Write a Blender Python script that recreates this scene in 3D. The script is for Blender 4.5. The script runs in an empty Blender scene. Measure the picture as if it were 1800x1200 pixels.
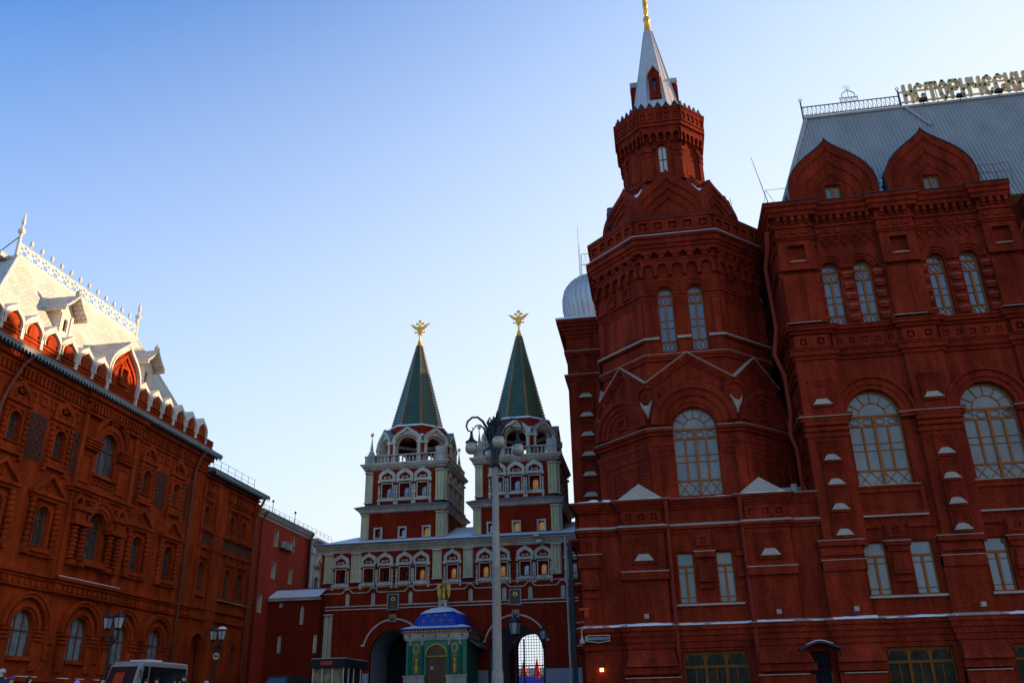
import bpy, bmesh, math, random
from mathutils import Vector, Matrix
from mathutils.geometry import tessellate_polygon, delaunay_2d_cdt
random.seed(7)
PI = math.pi
R = math.radians
sc = bpy.context.scene
COL = sc.collection

# ------------------------------------------------------------------ camera
F_PX = 1510.0
PITCH, ROLL, YAW = R(23.2), R(-1.2), R(9.0)
def rotz(v, a):
    return Vector((v.x*math.cos(a)-v.y*math.sin(a), v.x*math.sin(a)+v.y*math.cos(a), v.z))
_f = Vector((0, math.cos(PITCH), math.sin(PITCH)))
_u = Vector((0, -math.sin(PITCH), math.cos(PITCH)))
_x = Vector((1, 0, 0))
_X = _x*math.cos(ROLL) + _u*math.sin(ROLL)
_U = -_x*math.sin(ROLL) + _u*math.cos(ROLL)
fw, rt, up = rotz(_f, YAW), rotz(_X, YAW), rotz(_U, YAW)
cd = bpy.data.cameras.new('camera')
cam = bpy.data.objects.new('camera', cd); COL.objects.link(cam)
m = Matrix(((rt.x, up.x, -fw.x, 0), (rt.y, up.y, -fw.y, 0), (rt.z, up.z, -fw.z, 0), (0, 0, 0, 1)))
cam.matrix_world = m
cd.sensor_width = 36; cd.lens = F_PX/1800*36
cd.clip_start = 0.1; cd.clip_end = 6000
sc.camera = cam

# ------------------------------------------------------------------ light
SUN_EL, SUN_AZ = R(12.5), R(31.0)          # azimuth measured from +X towards +Y
w = bpy.data.worlds.new('World'); sc.world = w; w.use_nodes = True
nt = w.node_tree; nt.nodes.clear()
sky = nt.nodes.new('ShaderNodeTexSky'); sky.sky_type = 'NISHITA'; sky.sun_disc = False
sky.sun_elevation = SUN_EL; sky.sun_rotation = PI/2 - SUN_AZ
sky.altitude = 200; sky.air_density = 1.0; sky.dust_density = 1.0; sky.ozone_density = 5.0
bg = nt.nodes.new('ShaderNodeBackground'); bg.inputs[1].default_value = 0.15
wo = nt.nodes.new('ShaderNodeOutputWorld')
# pale winter haze: thickens towards the horizon and towards the low sun
geo = nt.nodes.new('ShaderNodeTexCoord')
def mth(op, a, b=None, c=None):
    n = nt.nodes.new('ShaderNodeMath'); n.operation = op
    for i, v in enumerate((a, b, c)):
        if v is None: continue
        if isinstance(v, (int, float)): n.inputs[i].default_value = v
        else: nt.links.new(v, n.inputs[i])
    return n.outputs[0]
nrmz = nt.nodes.new('ShaderNodeVectorMath'); nrmz.operation = 'NORMALIZE'; nt.links.new(geo.outputs['Generated'], nrmz.inputs[0])
sepz = nt.nodes.new('ShaderNodeSeparateXYZ'); nt.links.new(nrmz.outputs[0], sepz.inputs[0])
dotn = nt.nodes.new('ShaderNodeVectorMath'); dotn.operation = 'DOT_PRODUCT'; nt.links.new(nrmz.outputs[0], dotn.inputs[0])
dotn.inputs[1].default_value = (math.cos(SUN_EL)*math.cos(SUN_AZ), math.cos(SUN_EL)*math.sin(SUN_AZ), math.sin(SUN_EL))
elev = mth('ARCSINE', sepz.outputs[2]); sang = mth('ARCCOSINE', dotn.outputs['Value'])
hz = mth('ADD', mth('MULTIPLY', mth('SUBTRACT', R(38), elev), .026*180/PI), mth('MULTIPLY', mth('SUBTRACT', R(96), sang), .0150*180/PI))
hzc = nt.nodes.new('ShaderNodeClamp'); nt.links.new(hz, hzc.inputs[0])
mixh = nt.nodes.new('ShaderNodeMix'); mixh.data_type = 'RGBA'; nt.links.new(hzc.outputs[0], mixh.inputs[0])
tint = nt.nodes.new('ShaderNodeVectorMath'); tint.operation = 'MULTIPLY'; tint.inputs[1].default_value = (0.97, 1.0, 1.06)
nt.links.new(sky.outputs[0], tint.inputs[0]); nt.links.new(tint.outputs[0], mixh.inputs[6]); mixh.inputs[7].default_value = (2.05, 2.3, 2.5, 1)
nt.links.new(mixh.outputs[2], bg.inputs[0]); nt.links.new(bg.outputs[0], wo.inputs[0])
sd = bpy.data.lights.new('sun', 'SUN'); sd.energy = 3.2; sd.angle = R(0.5); sd.color = (1.0, 0.70, 0.40)
so = bpy.data.objects.new('sun', sd); COL.objects.link(so)
sdir = Vector((math.cos(SUN_EL)*math.cos(SUN_AZ), math.cos(SUN_EL)*math.sin(SUN_AZ), math.sin(SUN_EL)))
so.rotation_euler = sdir.to_track_quat('Z', 'Y').to_euler(); so.location = sdir*200
sc.view_settings.view_transform = 'Standard'; sc.view_settings.look = 'None'
sc.view_settings.exposure = 1.5; sc.view_settings.gamma = 1.0
sc.render.engine = 'CYCLES'

# ------------------------------------------------------------------ materials
def mat(name, col, rough=0.8, metal=0.0, var=0.25, scale=0.6, bump=0.0, brick=None, spec=0.3, emit=None, tile=None, wave=None, grime=0.0, fine=0.0, coat=0.0):
    mt = bpy.data.materials.new(name); mt.use_nodes = True
    t = mt.node_tree; N = t.nodes; L = t.links
    b = N['Principled BSDF']
    b.inputs['Roughness'].default_value = rough; b.inputs['Metallic'].default_value = metal
    b.inputs['Specular IOR Level'].default_value = spec
    b.inputs['Coat Weight'].default_value = coat
    tc = N.new('ShaderNodeNewGeometry')
    n1 = N.new('ShaderNodeTexNoise'); n1.inputs['Scale'].default_value = scale; n1.inputs['Detail'].default_value = 6
    n1.inputs['Roughness'].default_value = 0.65
    mp = N.new('ShaderNodeMapping'); mp.inputs['Scale'].default_value = (1, 1, 0.55)
    L.new(tc.outputs['Position'], mp.inputs[0]); L.new(mp.outputs[0], n1.inputs['Vector'])
    r1 = N.new('ShaderNodeMapRange'); r1.inputs[1].default_value = 0.3; r1.inputs[2].default_value = 0.7
    r1.inputs[3].default_value = 1-var; r1.inputs[4].default_value = 1+var*0.7
    L.new(n1.outputs[0], r1.inputs[0])
    base = N.new('ShaderNodeVectorMath'); base.operation = 'SCALE'; base.inputs[0].default_value = col[:3]
    L.new(r1.outputs[0], base.inputs['Scale'])
    out = base.outputs[0]; hgt = None
    if fine:
        n2 = N.new('ShaderNodeTexNoise'); n2.inputs['Scale'].default_value = 9; n2.inputs['Detail'].default_value = 3
        L.new(tc.outputs['Position'], n2.inputs['Vector'])
        r2 = N.new('ShaderNodeMapRange'); r2.inputs[1].default_value = .3; r2.inputs[2].default_value = .7
        r2.inputs[3].default_value = 1-fine; r2.inputs[4].default_value = 1+fine
        L.new(n2.outputs[0], r2.inputs[0])
        v2 = N.new('ShaderNodeVectorMath'); v2.operation = 'SCALE'
        L.new(out, v2.inputs[0]); L.new(r2.outputs[0], v2.inputs['Scale']); out = v2.outputs[0]
    if grime:
        n4 = N.new('ShaderNodeTexNoise'); n4.inputs['Scale'].default_value = 1.0; n4.inputs['Detail'].default_value = 5; n4.inputs['Roughness'].default_value = .7
        m4 = N.new('ShaderNodeMapping'); m4.inputs['Scale'].default_value = (1.5, 1.5, .22)
        L.new(tc.outputs['Position'], m4.inputs[0]); L.new(m4.outputs[0], n4.inputs['Vector'])
        r4 = N.new('ShaderNodeMapRange'); r4.inputs[1].default_value = .38; r4.inputs[2].default_value = .62; r4.inputs[3].default_value = 1-grime; r4.inputs[4].default_value = 1+grime*.35
        L.new(n4.outputs[0], r4.inputs[0]); v4 = N.new('ShaderNodeVectorMath'); v4.operation = 'SCALE'
        L.new(out, v4.inputs[0]); L.new(r4.outputs[0], v4.inputs['Scale']); out = v4.outputs[0]
    if brick or tile:
        sx = N.new('ShaderNodeSeparateXYZ'); L.new(tc.outputs['Position'], sx.inputs[0])
        ad = N.new('ShaderNodeMath'); ad.operation = 'ADD'; L.new(sx.outputs[0], ad.inputs[0]); L.new(sx.outputs[1], ad.inputs[1])
        cb = N.new('ShaderNodeCombineXYZ'); L.new(ad.outputs[0], cb.inputs[0]); L.new(sx.outputs[2], cb.inputs[1])
        bt = N.new('ShaderNodeTexBrick')
        bw, bh, mor, dark = brick or tile
        bt.inputs['Scale'].default_value = 1.0; bt.inputs['Brick Width'].default_value = bw; bt.inputs['Row Height'].default_value = bh
        bt.inputs['Mortar Size'].default_value = mor; bt.inputs['Mortar Smooth'].default_value = 0.3
        bt.inputs['Color1'].default_value = (1, 1, 1, 1); bt.inputs['Color2'].default_value = (0.78, 0.78, 0.78, 1)
        bt.inputs['Mortar'].default_value = (dark, dark, dark, 1)
        L.new(cb.outputs[0], bt.inputs['Vector'])
        mx = N.new('ShaderNodeVectorMath'); mx.operation = 'MULTIPLY'
        L.new(out, mx.inputs[0]); L.new(bt.outputs['Color'], mx.inputs[1]); out = mx.outputs[0]
        hgt = bt.outputs['Color']
    L.new(out, b.inputs['Base Color'])
    if bump:
        bp = N.new('ShaderNodeBump'); bp.inputs['Strength'].default_value = bump; bp.inputs['Distance'].default_value = 0.02
        if hgt is None:
            n3 = N.new('ShaderNodeTexNoise'); n3.inputs['Scale'].default_value = 14; n3.inputs['Detail'].default_value = 4
            L.new(tc.outputs['Position'], n3.inputs['Vector']); hgt = n3.outputs[0]
        L.new(hgt, bp.inputs['Height']); L.new(bp.outputs[0], b.inputs['Normal'])
    if emit:
        b.inputs['Emission Color'].default_value = (*emit[0], 1); b.inputs['Emission Strength'].default_value = emit[1]
    return mt

M = {}
M['brick'] = mat('dark_red_brick', (0.305, 0.029, 0.0095), 0.9, spec=0.06, var=0.34, fine=0.14, grime=0.38, brick=(0.30, 0.11, 0.022, 0.55), bump=0.5)
M['brick_trim'] = mat('dark_red_moulded_brick', (0.31, 0.029, 0.0095), 0.9, spec=0.06, var=0.36, fine=0.14, grime=0.34, brick=(0.30, 0.11, 0.02, 0.55), bump=0.5)
M['obrick'] = mat('orange_red_brick', (0.41, 0.052, 0.010), 0.9, spec=0.06, var=0.42, fine=0.14, grime=0.28, brick=(0.28, 0.09, 0.014, 0.66), bump=0.5)
M['obrick_trim'] = mat('orange_red_moulded_brick', (0.41, 0.052, 0.010), 0.9, spec=0.06, var=0.42, fine=0.14, grime=0.28, brick=(0.28, 0.09, 0.014, 0.7), bump=0.5)
M['obrick_dark'] = mat('dark_patterned_brick', (0.13, 0.035, 0.02), 0.9, var=0.3, fine=0.2, brick=(0.20, 0.20, 0.03, 0.45), bump=0.5)
M['gate_red'] = mat('gate_red_limewash', (0.25, 0.021, 0.006), 0.9, spec=0.06, var=0.25, fine=0.1, grime=0.25, bump=0.1)
M['plaster_red'] = mat('flat_red_plaster', (0.40, 0.042, 0.018), 0.9, spec=0.08, var=0.15, fine=0.05)
M['wall_red'] = mat('old_red_wall', (0.20, 0.018, 0.006), 0.9, spec=0.08, var=0.2, fine=0.08, brick=(0.3, 0.1, 0.012, 0.8), bump=0.2)
M['white'] = mat('white_limestone', (0.58, 0.49, 0.35), 0.85, spec=.1, var=0.2, fine=0.08, grime=0.25, bump=0.1)
M['white_dirty'] = mat('weathered_white_stone', (0.42, 0.36, 0.29), 0.85, spec=.1, var=0.3, fine=0.12, grime=0.3)
M['yellow'] = mat('pale_yellow_paint', (0.66, 0.60, 0.12), 0.8, var=0.2)
M['sill'] = mat('zinc_sill', (0.38, 0.285, 0.205), 0.8, spec=.1, metal=0.0, var=0.2)
M['snow'] = mat('snow', (0.74, 0.68, 0.66), 0.7, var=0.05, scale=2, bump=0.3)
M['zinc'] = mat('zinc_roof', (0.37, 0.32, 0.275), 0.6, metal=0.1, var=0.16, fine=0.05)
M['zinc_pale'] = mat('pale_zinc_spire', (0.50, 0.45, 0.40), 0.6, metal=0.05, var=0.2, fine=0.06)
M['silver'] = mat('silver_roof', (0.46, 0.41, 0.36), 0.5, metal=0.5, var=0.2)
M['shingle'] = mat('pale_metal_shingles', (0.60, 0.555, 0.48), 0.8, metal=0.0, var=0.22, fine=0.1, tile=(0.42, 0.24, 0.022, 0.42), bump=0.7)
M['shingle_trim'] = mat('pale_metal_trim', (0.66, 0.58, 0.48), 0.8, metal=0.0, var=0.2, bump=0.2)
M['eave'] = mat('grey_green_eave', (0.13, 0.15, 0.15), 0.7, var=0.2)
M['eave_lace'] = mat('pale_lace_valance', (0.22, 0.24, 0.23), 0.7, var=0.25)
M['green_tile'] = mat('green_glazed_tile', (0.022, 0.072, 0.022), 0.5, var=0.4, fine=0.55, tile=(0.30, 0.26, 0.035, 0.40), bump=0.5, spec=0.5)
M['rib'] = mat('brown_tile_rib', (0.34, 0.15, 0.05), 0.5, var=0.4, fine=0.3)
M['gold'] = mat('gilding', (0.95, 0.43, 0.05), 0.42, metal=0.6, var=0.15, scale=4)
M['gold_dull'] = mat('dull_gilding', (0.50, 0.28, 0.05), 0.45, metal=0.8, var=0.3, scale=6)
M['wood'] = mat('varnished_window_wood', (0.33, 0.09, 0.014), 0.6, spec=.12, var=0.2)
M['wood_low'] = mat('low_window_wood', (0.20, 0.062, 0.012), 0.7, spec=.08, var=0.25)  # darker wood colour for the ground-floor window frames
M['wood_dark'] = mat('dark_window_wood', (0.16, 0.06, 0.028), 0.6, var=0.2)
M['glass'] = mat('curtained_glass', (0.16, 0.145, 0.11), 0.12, var=0.45, scale=0.55, spec=0.5, coat=0.15)
M['glass_blue'] = mat('tall_window_glass', (0.095, 0.11, 0.12), 0.08, var=0.4, scale=1.2, spec=0.7, coat=0.3)
M['glass_dark'] = mat('dark_window_glass', (0.035, 0.05, 0.055), 0.07, var=0.5, scale=1.1, spec=1.0, coat=0.7)
M['glass_shop'] = mat('dark_shop_glass', (0.022, 0.018, 0.008), 0.35, var=0.9, scale=2.5, spec=0.12)
M['glass_black'] = mat('black_window_glass', (0.015, 0.016, 0.018), 0.1, var=0.3, spec=0.8)
M['curtain'] = mat('blue_grey_curtained_glass', (0.20, 0.26, 0.28), 0.15, var=0.5, scale=3.0, spec=0.9, coat=0.5)
M['glass_sunset'] = mat('sunset_glow_glass', (0.5, 0.28, 0.06), 0.3, emit=((1.0, 0.45, 0.09), 0.055), var=0.5, scale=2.5)  # faint emission imitates sunset light showing through the panes
M['iron'] = mat('black_cast_iron', (0.022, 0.026, 0.028), 0.5, metal=0.3, var=0.2)
M['iron_blue'] = mat('blue_black_ironwork', (0.03, 0.045, 0.07), 0.5, metal=0.2, var=0.2)
M['pipe_red'] = mat('painted_red_pipe', (0.20, 0.022, 0.010), 0.7, spec=.1, var=0.2)
M['pipe_brown'] = mat('brown_downpipe', (0.20, 0.06, 0.03), 0.7, spec=.1, var=0.2)
M['pole'] = mat('weathered_pale_pole', (0.27, 0.215, 0.165), 0.75, var=0.3, fine=0.15)
M['globe'] = mat('milky_lamp_glass', (0.33, 0.27, 0.19), 0.25, var=0.15, spec=0.6, coat=0.5)
M['lantern_glass'] = mat('frosted_lantern_glass', (0.42, 0.39, 0.34), 0.4, var=0.1)
M['blue_dome'] = mat('blue_painted_dome', (0.012, 0.055, 0.38), 0.45, var=0.25)
M['green_paint'] = mat('green_painted_wall', (0.07, 0.26, 0.125), 0.7, var=0.15)
M['green_dark'] = mat('dark_green_column', (0.018, 0.14, 0.085), 0.5, var=0.2)
M['bronze'] = mat('bronze_door', (0.12, 0.065, 0.03), 0.45, metal=0.5, var=0.4, scale=3, fine=0.3)
M['grey'] = mat('grey_stone_base', (0.33, 0.33, 0.34), 0.85, var=0.15)
M['tunnel'] = mat('grey_archway_lining', (0.36, 0.37, 0.39), 0.85, var=0.15)
M['black'] = mat('black', (0.01, 0.01, 0.011), 0.9, var=0.1)
M['asphalt'] = mat('snowy_asphalt', (0.16, 0.16, 0.17), 0.9, var=0.5, scale=0.3, bump=0.2)
M['skin'] = mat('skin', (0.55, 0.32, 0.22), 0.6, var=0.05)
M['bus'] = mat('white_bus_paint', (0.27, 0.25, 0.24), 0.4, var=0.1, spec=0.3, coat=0.1)
M['bus_glass'] = mat('dark_bus_glass', (0.012, 0.016, 0.02), 0.08, var=0.3, spec=1.0)
M['rubber'] = mat('rubber', (0.02, 0.02, 0.02), 0.9, var=0.1)
M['red_flag'] = mat('bright_red_cloth', (0.75, 0.03, 0.02), 0.7, var=0.15)
M['blue_board'] = mat('blue_board', (0.04, 0.10, 0.45), 0.6, var=0.1)
M['cream'] = mat('cream_white_paint', (0.56, 0.51, 0.44), 0.8, var=0.12)
M['letter'] = mat('pale_gold_letter_face', (0.60, 0.44, 0.20), 0.6, metal=0.0, var=0.2)
M['kiosk'] = mat('dark_kiosk_panel', (0.022, 0.024, 0.022), 0.8, spec=.05, var=0.2)
M['kiosk_goods'] = mat('shelf_goods', (0.22, 0.17, 0.07), 0.7, var=0.8, scale=4.0)
M['beige'] = mat('beige_hotel_stone', (0.40, 0.33, 0.26), 0.85, var=0.15)
def cloth(name, c): return mat(name, c, 0.9, var=0.2, scale=5)

# ------------------------------------------------------------------ geometry helpers
class Fr:
    """facade frame: u along the wall, z up, d outwards"""
    def __init__(s, ox, oy, ux, uy):
        s.o = Vector((ox, oy, 0)); l = math.hypot(ux, uy); s.u = Vector((ux/l, uy/l, 0)); s.n = Vector((s.u.y, -s.u.x, 0))
    def __call__(s, u, z, d=0.0):
        return s.o + s.u*u + s.n*d + Vector((0, 0, z))

class MB:
    def __init__(s): s.v = []; s.f = []
    def add(s, vs, fs):
        b = len(s.v); s.v.extend([Vector(v) for v in vs]); s.f.extend([tuple(b+i for i in f) for f in fs]); return s
    def box(s, F, u0, u1, z0, z1, d0, d1):
        p = [F(u, z, d) for u in (u0, u1) for z in (z0, z1) for d in (d0, d1)]
        return s.add(p, [(0,1,3,2),(4,6,7,5),(0,4,5,1),(2,3,7,6),(0,2,6,4),(1,5,7,3)])
    def slab(s, F, outer, holes=(), d0=0.0, d1=0.1, back=False, sides=True, hback=None):
        """plate whose outline (u,z) may have holes; front at d1, edges run back to d0"""
        loops = [[Vector((a, b, 0)) for a, b in outer]] + [[Vector((a, b, 0)) for a, b in h] for h in holes]
        flat = [p for l in loops for p in l]
        if holes:
            ed = []; b0 = 0
            for l in loops:
                ed += [(b0+k, b0+(k+1) % len(l)) for k in range(len(l))]; b0 += len(l)
            cv, _, tr = delaunay_2d_cdt([p.xy for p in flat], ed, [], 0, 1e-5)[:3]
            def inside(q, l):
                r = False
                for k in range(len(l)):
                    a, b = l[k], l[k-1]
                    if (a.y > q.y) != (b.y > q.y) and q.x < (b.x-a.x)*(q.y-a.y)/(b.y-a.y)+a.x: r = not r
                return r
            keep = []
            for f in tr:
                q = (cv[f[0]]+cv[f[1]]+cv[f[2]])/3
                if inside(q, loops[0]) and not any(inside(q, l) for l in loops[1:]): keep.append(tuple(f))
            tr = keep
        else:
            cv, tr = flat, tessellate_polygon(loops)
        s.add([F(p.x, p.y, d1) for p in cv], tr)
        if back: s.add([F(p.x, p.y, d0) for p in cv], tr)
        for i, l in enumerate(loops):
            if i == 0 and not sides: continue
            dd = d0 if (i == 0 or hback is None) else hback
            n = len(l)
            s.add([F(p.x, p.y, d1) for p in l]+[F(p.x, p.y, dd) for p in l], [(k, (k+1) % n, (k+1) % n+n, k+n) for k in range(n)])
        return s
    def ring(s, F, a, b, d0, d1, closed=False):
        """strip between two polylines a (outer) and b (inner) of equal length"""
        n = len(a)
        vs = [F(*p, d1) for p in a]+[F(*p, d1) for p in b]+[F(*p, d0) for p in a]+[F(*p, d0) for p in b]
        fs = []
        m = n if closed else n-1
        for k in range(m):
            j = (k+1) % n
            fs += [(k, j, n+j, n+k), (k, 2*n+k, 2*n+j, j), (n+k, n+j, 3*n+j, 3*n+k)]
        if not closed: fs += [(0, n, 3*n, 2*n), (n-1, 3*n-1, 4*n-1, 2*n-1)]
        return s.add(vs, fs)
    def sweep(s, path, prof, closed=False, cap=True):
        """profile of (offset outwards, z) carried along a plan path; outwards is the right-hand side"""
        P = [Vector((p[0], p[1])) for p in path]
        n = len(P); N = []
        for i in range(n):
            if closed or 0 < i < n-1:
                e0 = (P[i]-P[i-1]).normalized(); e1 = (P[(i+1) % n]-P[i]).normalized()
            elif i == 0: e0 = e1 = (P[1]-P[0]).normalized()
            else: e0 = e1 = (P[-1]-P[-2]).normalized()
            n0 = Vector((e0.y, -e0.x)); n1 = Vector((e1.y, -e1.x)); mm = (n0+n1)
            if mm.length < 1e-6: mm = n0
            mm.normalize(); c = max(0.3, mm.dot(n0)); N.append(mm/c)
        k = len(prof); vs = []
        for i in range(n):
            for o, z in prof:
                q = P[i]+N[i]*o; vs.append((q.x, q.y, z))
        fs = []
        for i in range(n if closed else n-1):
            j = (i+1) % n
            for t in range(k-1): fs.append((i*k+t, j*k+t, j*k+t+1, i*k+t+1))
        if cap and not closed: fs += [tuple(range(k)), tuple((n-1)*k+t for t in range(k))]
        return s.add(vs, fs)
    def tube(s, pts, r, n=8, cap=True):
        pts = [Vector(p) for p in pts]; rr = r if isinstance(r, (list, tuple)) else [r]*len(pts)
        b = len(s.v); prev = None
        for i, p in enumerate(pts):
            a = pts[min(i+1, len(pts)-1)]-pts[max(i-1, 0)]; a.normalize()
            if prev is None:
                x = a.orthogonal().normalized()
            else:
                x = (prev - a*prev.dot(a)); x.normalize()
            prev = x; y = a.cross(x)
            for k in range(n):
                t = 2*PI*k/n; s.v.append(p+(x*math.cos(t)+y*math.sin(t))*rr[i])
        for i in range(len(pts)-1):
            for k in range(n):
                j = (k+1) % n; s.f.append((b+i*n+k, b+i*n+j, b+(i+1)*n+j, b+(i+1)*n+k))
        if cap:
            s.f.append(tuple(b+k for k in range(n))); s.f.append(tuple(b+(len(pts)-1)*n+k for k in range(n)))
        return s
    def lathe(s, c, prof, n=16, rot=0.0, sx=1.0, sy=1.0):
        b = len(s.v)
        for r, z in prof:
            for k in range(n):
                t = 2*PI*k/n+rot; s.v.append(Vector((c[0]+r*sx*math.cos(t), c[1]+r*sy*math.sin(t), c[2]+z)))
        for i in range(len(prof)-1):
            for k in range(n):
                j = (k+1) % n; s.f.append((b+i*n+k, b+i*n+j, b+(i+1)*n+j, b+(i+1)*n+k))
        s.f.append(tuple(b+k for k in range(n))); s.f.append(tuple(b+(len(prof)-1)*n+k for k in range(n)))
        return s
    def ball(s, c, r, n=12, m=8, sz=1.0):
        return s.lathe(c, [(max(1e-4, r*math.sin(PI*i/m)), -r*sz*math.cos(PI*i/m)) for i in range(m+1)], n)
    def build(s, name, material, parent=None, smooth=False, **tags):
        me = bpy.data.meshes.new(name)
        org = Vector((0, 0, 0))
        q = parent
        while q is not None: org = org+q.location; q = q.parent
        if parent is None and 'at' in tags: org = Vector(tags.pop('at'))
        me.from_pydata([tuple(v-org) for v in s.v], [], s.f); me.validate(clean_customdata=False)
        bm = bmesh.new(); bm.from_mesh(me); bmesh.ops.recalc_face_normals(bm, faces=bm.faces); bm.to_mesh(me); bm.free()
        me.materials.append(M[material] if isinstance(material, str) else material)
        if smooth:
            for p in me.polygons: p.use_smooth = True
        o = bpy.data.objects.new(name, me); COL.objects.link(o)
        if parent is not None: o.parent = parent
        else: o.location = org
        for k, v in tags.items(): o[k] = v
        return o

def thing(name, label, cat, loc=(0, 0, 0), group=None):
    o = bpy.data.objects.new(name, None); COL.objects.link(o); o.location = loc; o.empty_display_size = 0.5
    o['label'] = label; o['category'] = cat
    if group: o['group'] = group
    return o
def copy_thing(o, loc, label, rz=None):
    c = o.copy(); COL.objects.link(c); c.location = loc; c['label'] = label
    if rz is not None: c.rotation_euler = (0, 0, rz)
    for ch in list(o.children):
        k = ch.copy(); COL.objects.link(k); k.parent = c
        for g in ch.children:
            h = g.copy(); COL.objects.link(h); h.parent = k
    return c

def arc(cx, cz, r, a0, a1, n=14):
    return [(cx+r*math.cos(a0+(a1-a0)*i/n), cz+r*math.sin(a0+(a1-a0)*i/n)) for i in range(n+1)]
def rect(u0, u1, z0, z1): return [(u0, z0), (u1, z0), (u1, z1), (u0, z1)]
def archhole(cx, z0, w, zs, n=14):
    """opening with sill z0, spring line zs and a round head"""
    return [(cx-w/2, z0), (cx+w/2, z0)] + arc(cx, zs, w/2, 0, PI, n)
OG = [(0.465, 0), (0.49, .1), (0.5, .22), (0.5, .34), (0.475, .46), (0.42, .57), (0.345, .665), (0.26, .745), (0.165, .82), (0.08, .89), (0.025, .95), (0.0, 1.0)]
def ogee(cx, z0, w, h):
    r = [(cx+x*w, z0+y*h) for x, y in OG]; l = [(cx-x*w, z0+y*h) for x, y in reversed(OG[:-1])]
    return r+l
def ogee_gable(mb, F, cx, z0, w, h, d, steps=3, dstep=0.14, inset=0.13, back=0.4):
    """nested ogee mouldings stepping inwards"""
    cur = ogee(cx, z0, w, h)
    for k in range(steps):
        f = 1-inset*(k+1)
        nxt = ogee(cx, z0, w*f, h*f)
        mb.ring(F, cur, nxt, d-back, d-dstep*k, False); cur = nxt
    mb.slab(F, cur, (), d-back, d-dstep*steps, sides=False)
def plan(F, pts):
    return [tuple(F(u, 0, d).xy) for u, d in pts]
def pier_path(F, u0, u1, piers, base=0.0):
    pts = [(u0, base)]
    for a, b, d in piers:
        if a > u0+1e-6: pts += [(a, base), (a, d)]
        else: pts = [(u0, d)]
        if b < u1-1e-6: pts += [(b, d), (b, base)]
        else: pts += [(b, d)]
    if not piers or piers[-1][1] < u1-1e-6: pts.append((u1, base))
    return plan(F, pts)
def bars(mb, F, us, zs, u0, u1, z0, z1, d0, d1, t=0.05, tz=None):
    for u in us: mb.box(F, u-t/2, u+t/2, z0, z1, d0, d1)
    for z in zs: mb.box(F, u0, u1, z-(tz or t)/2, z+(tz or t)/2, d0-0.004, d1-0.004)

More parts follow.
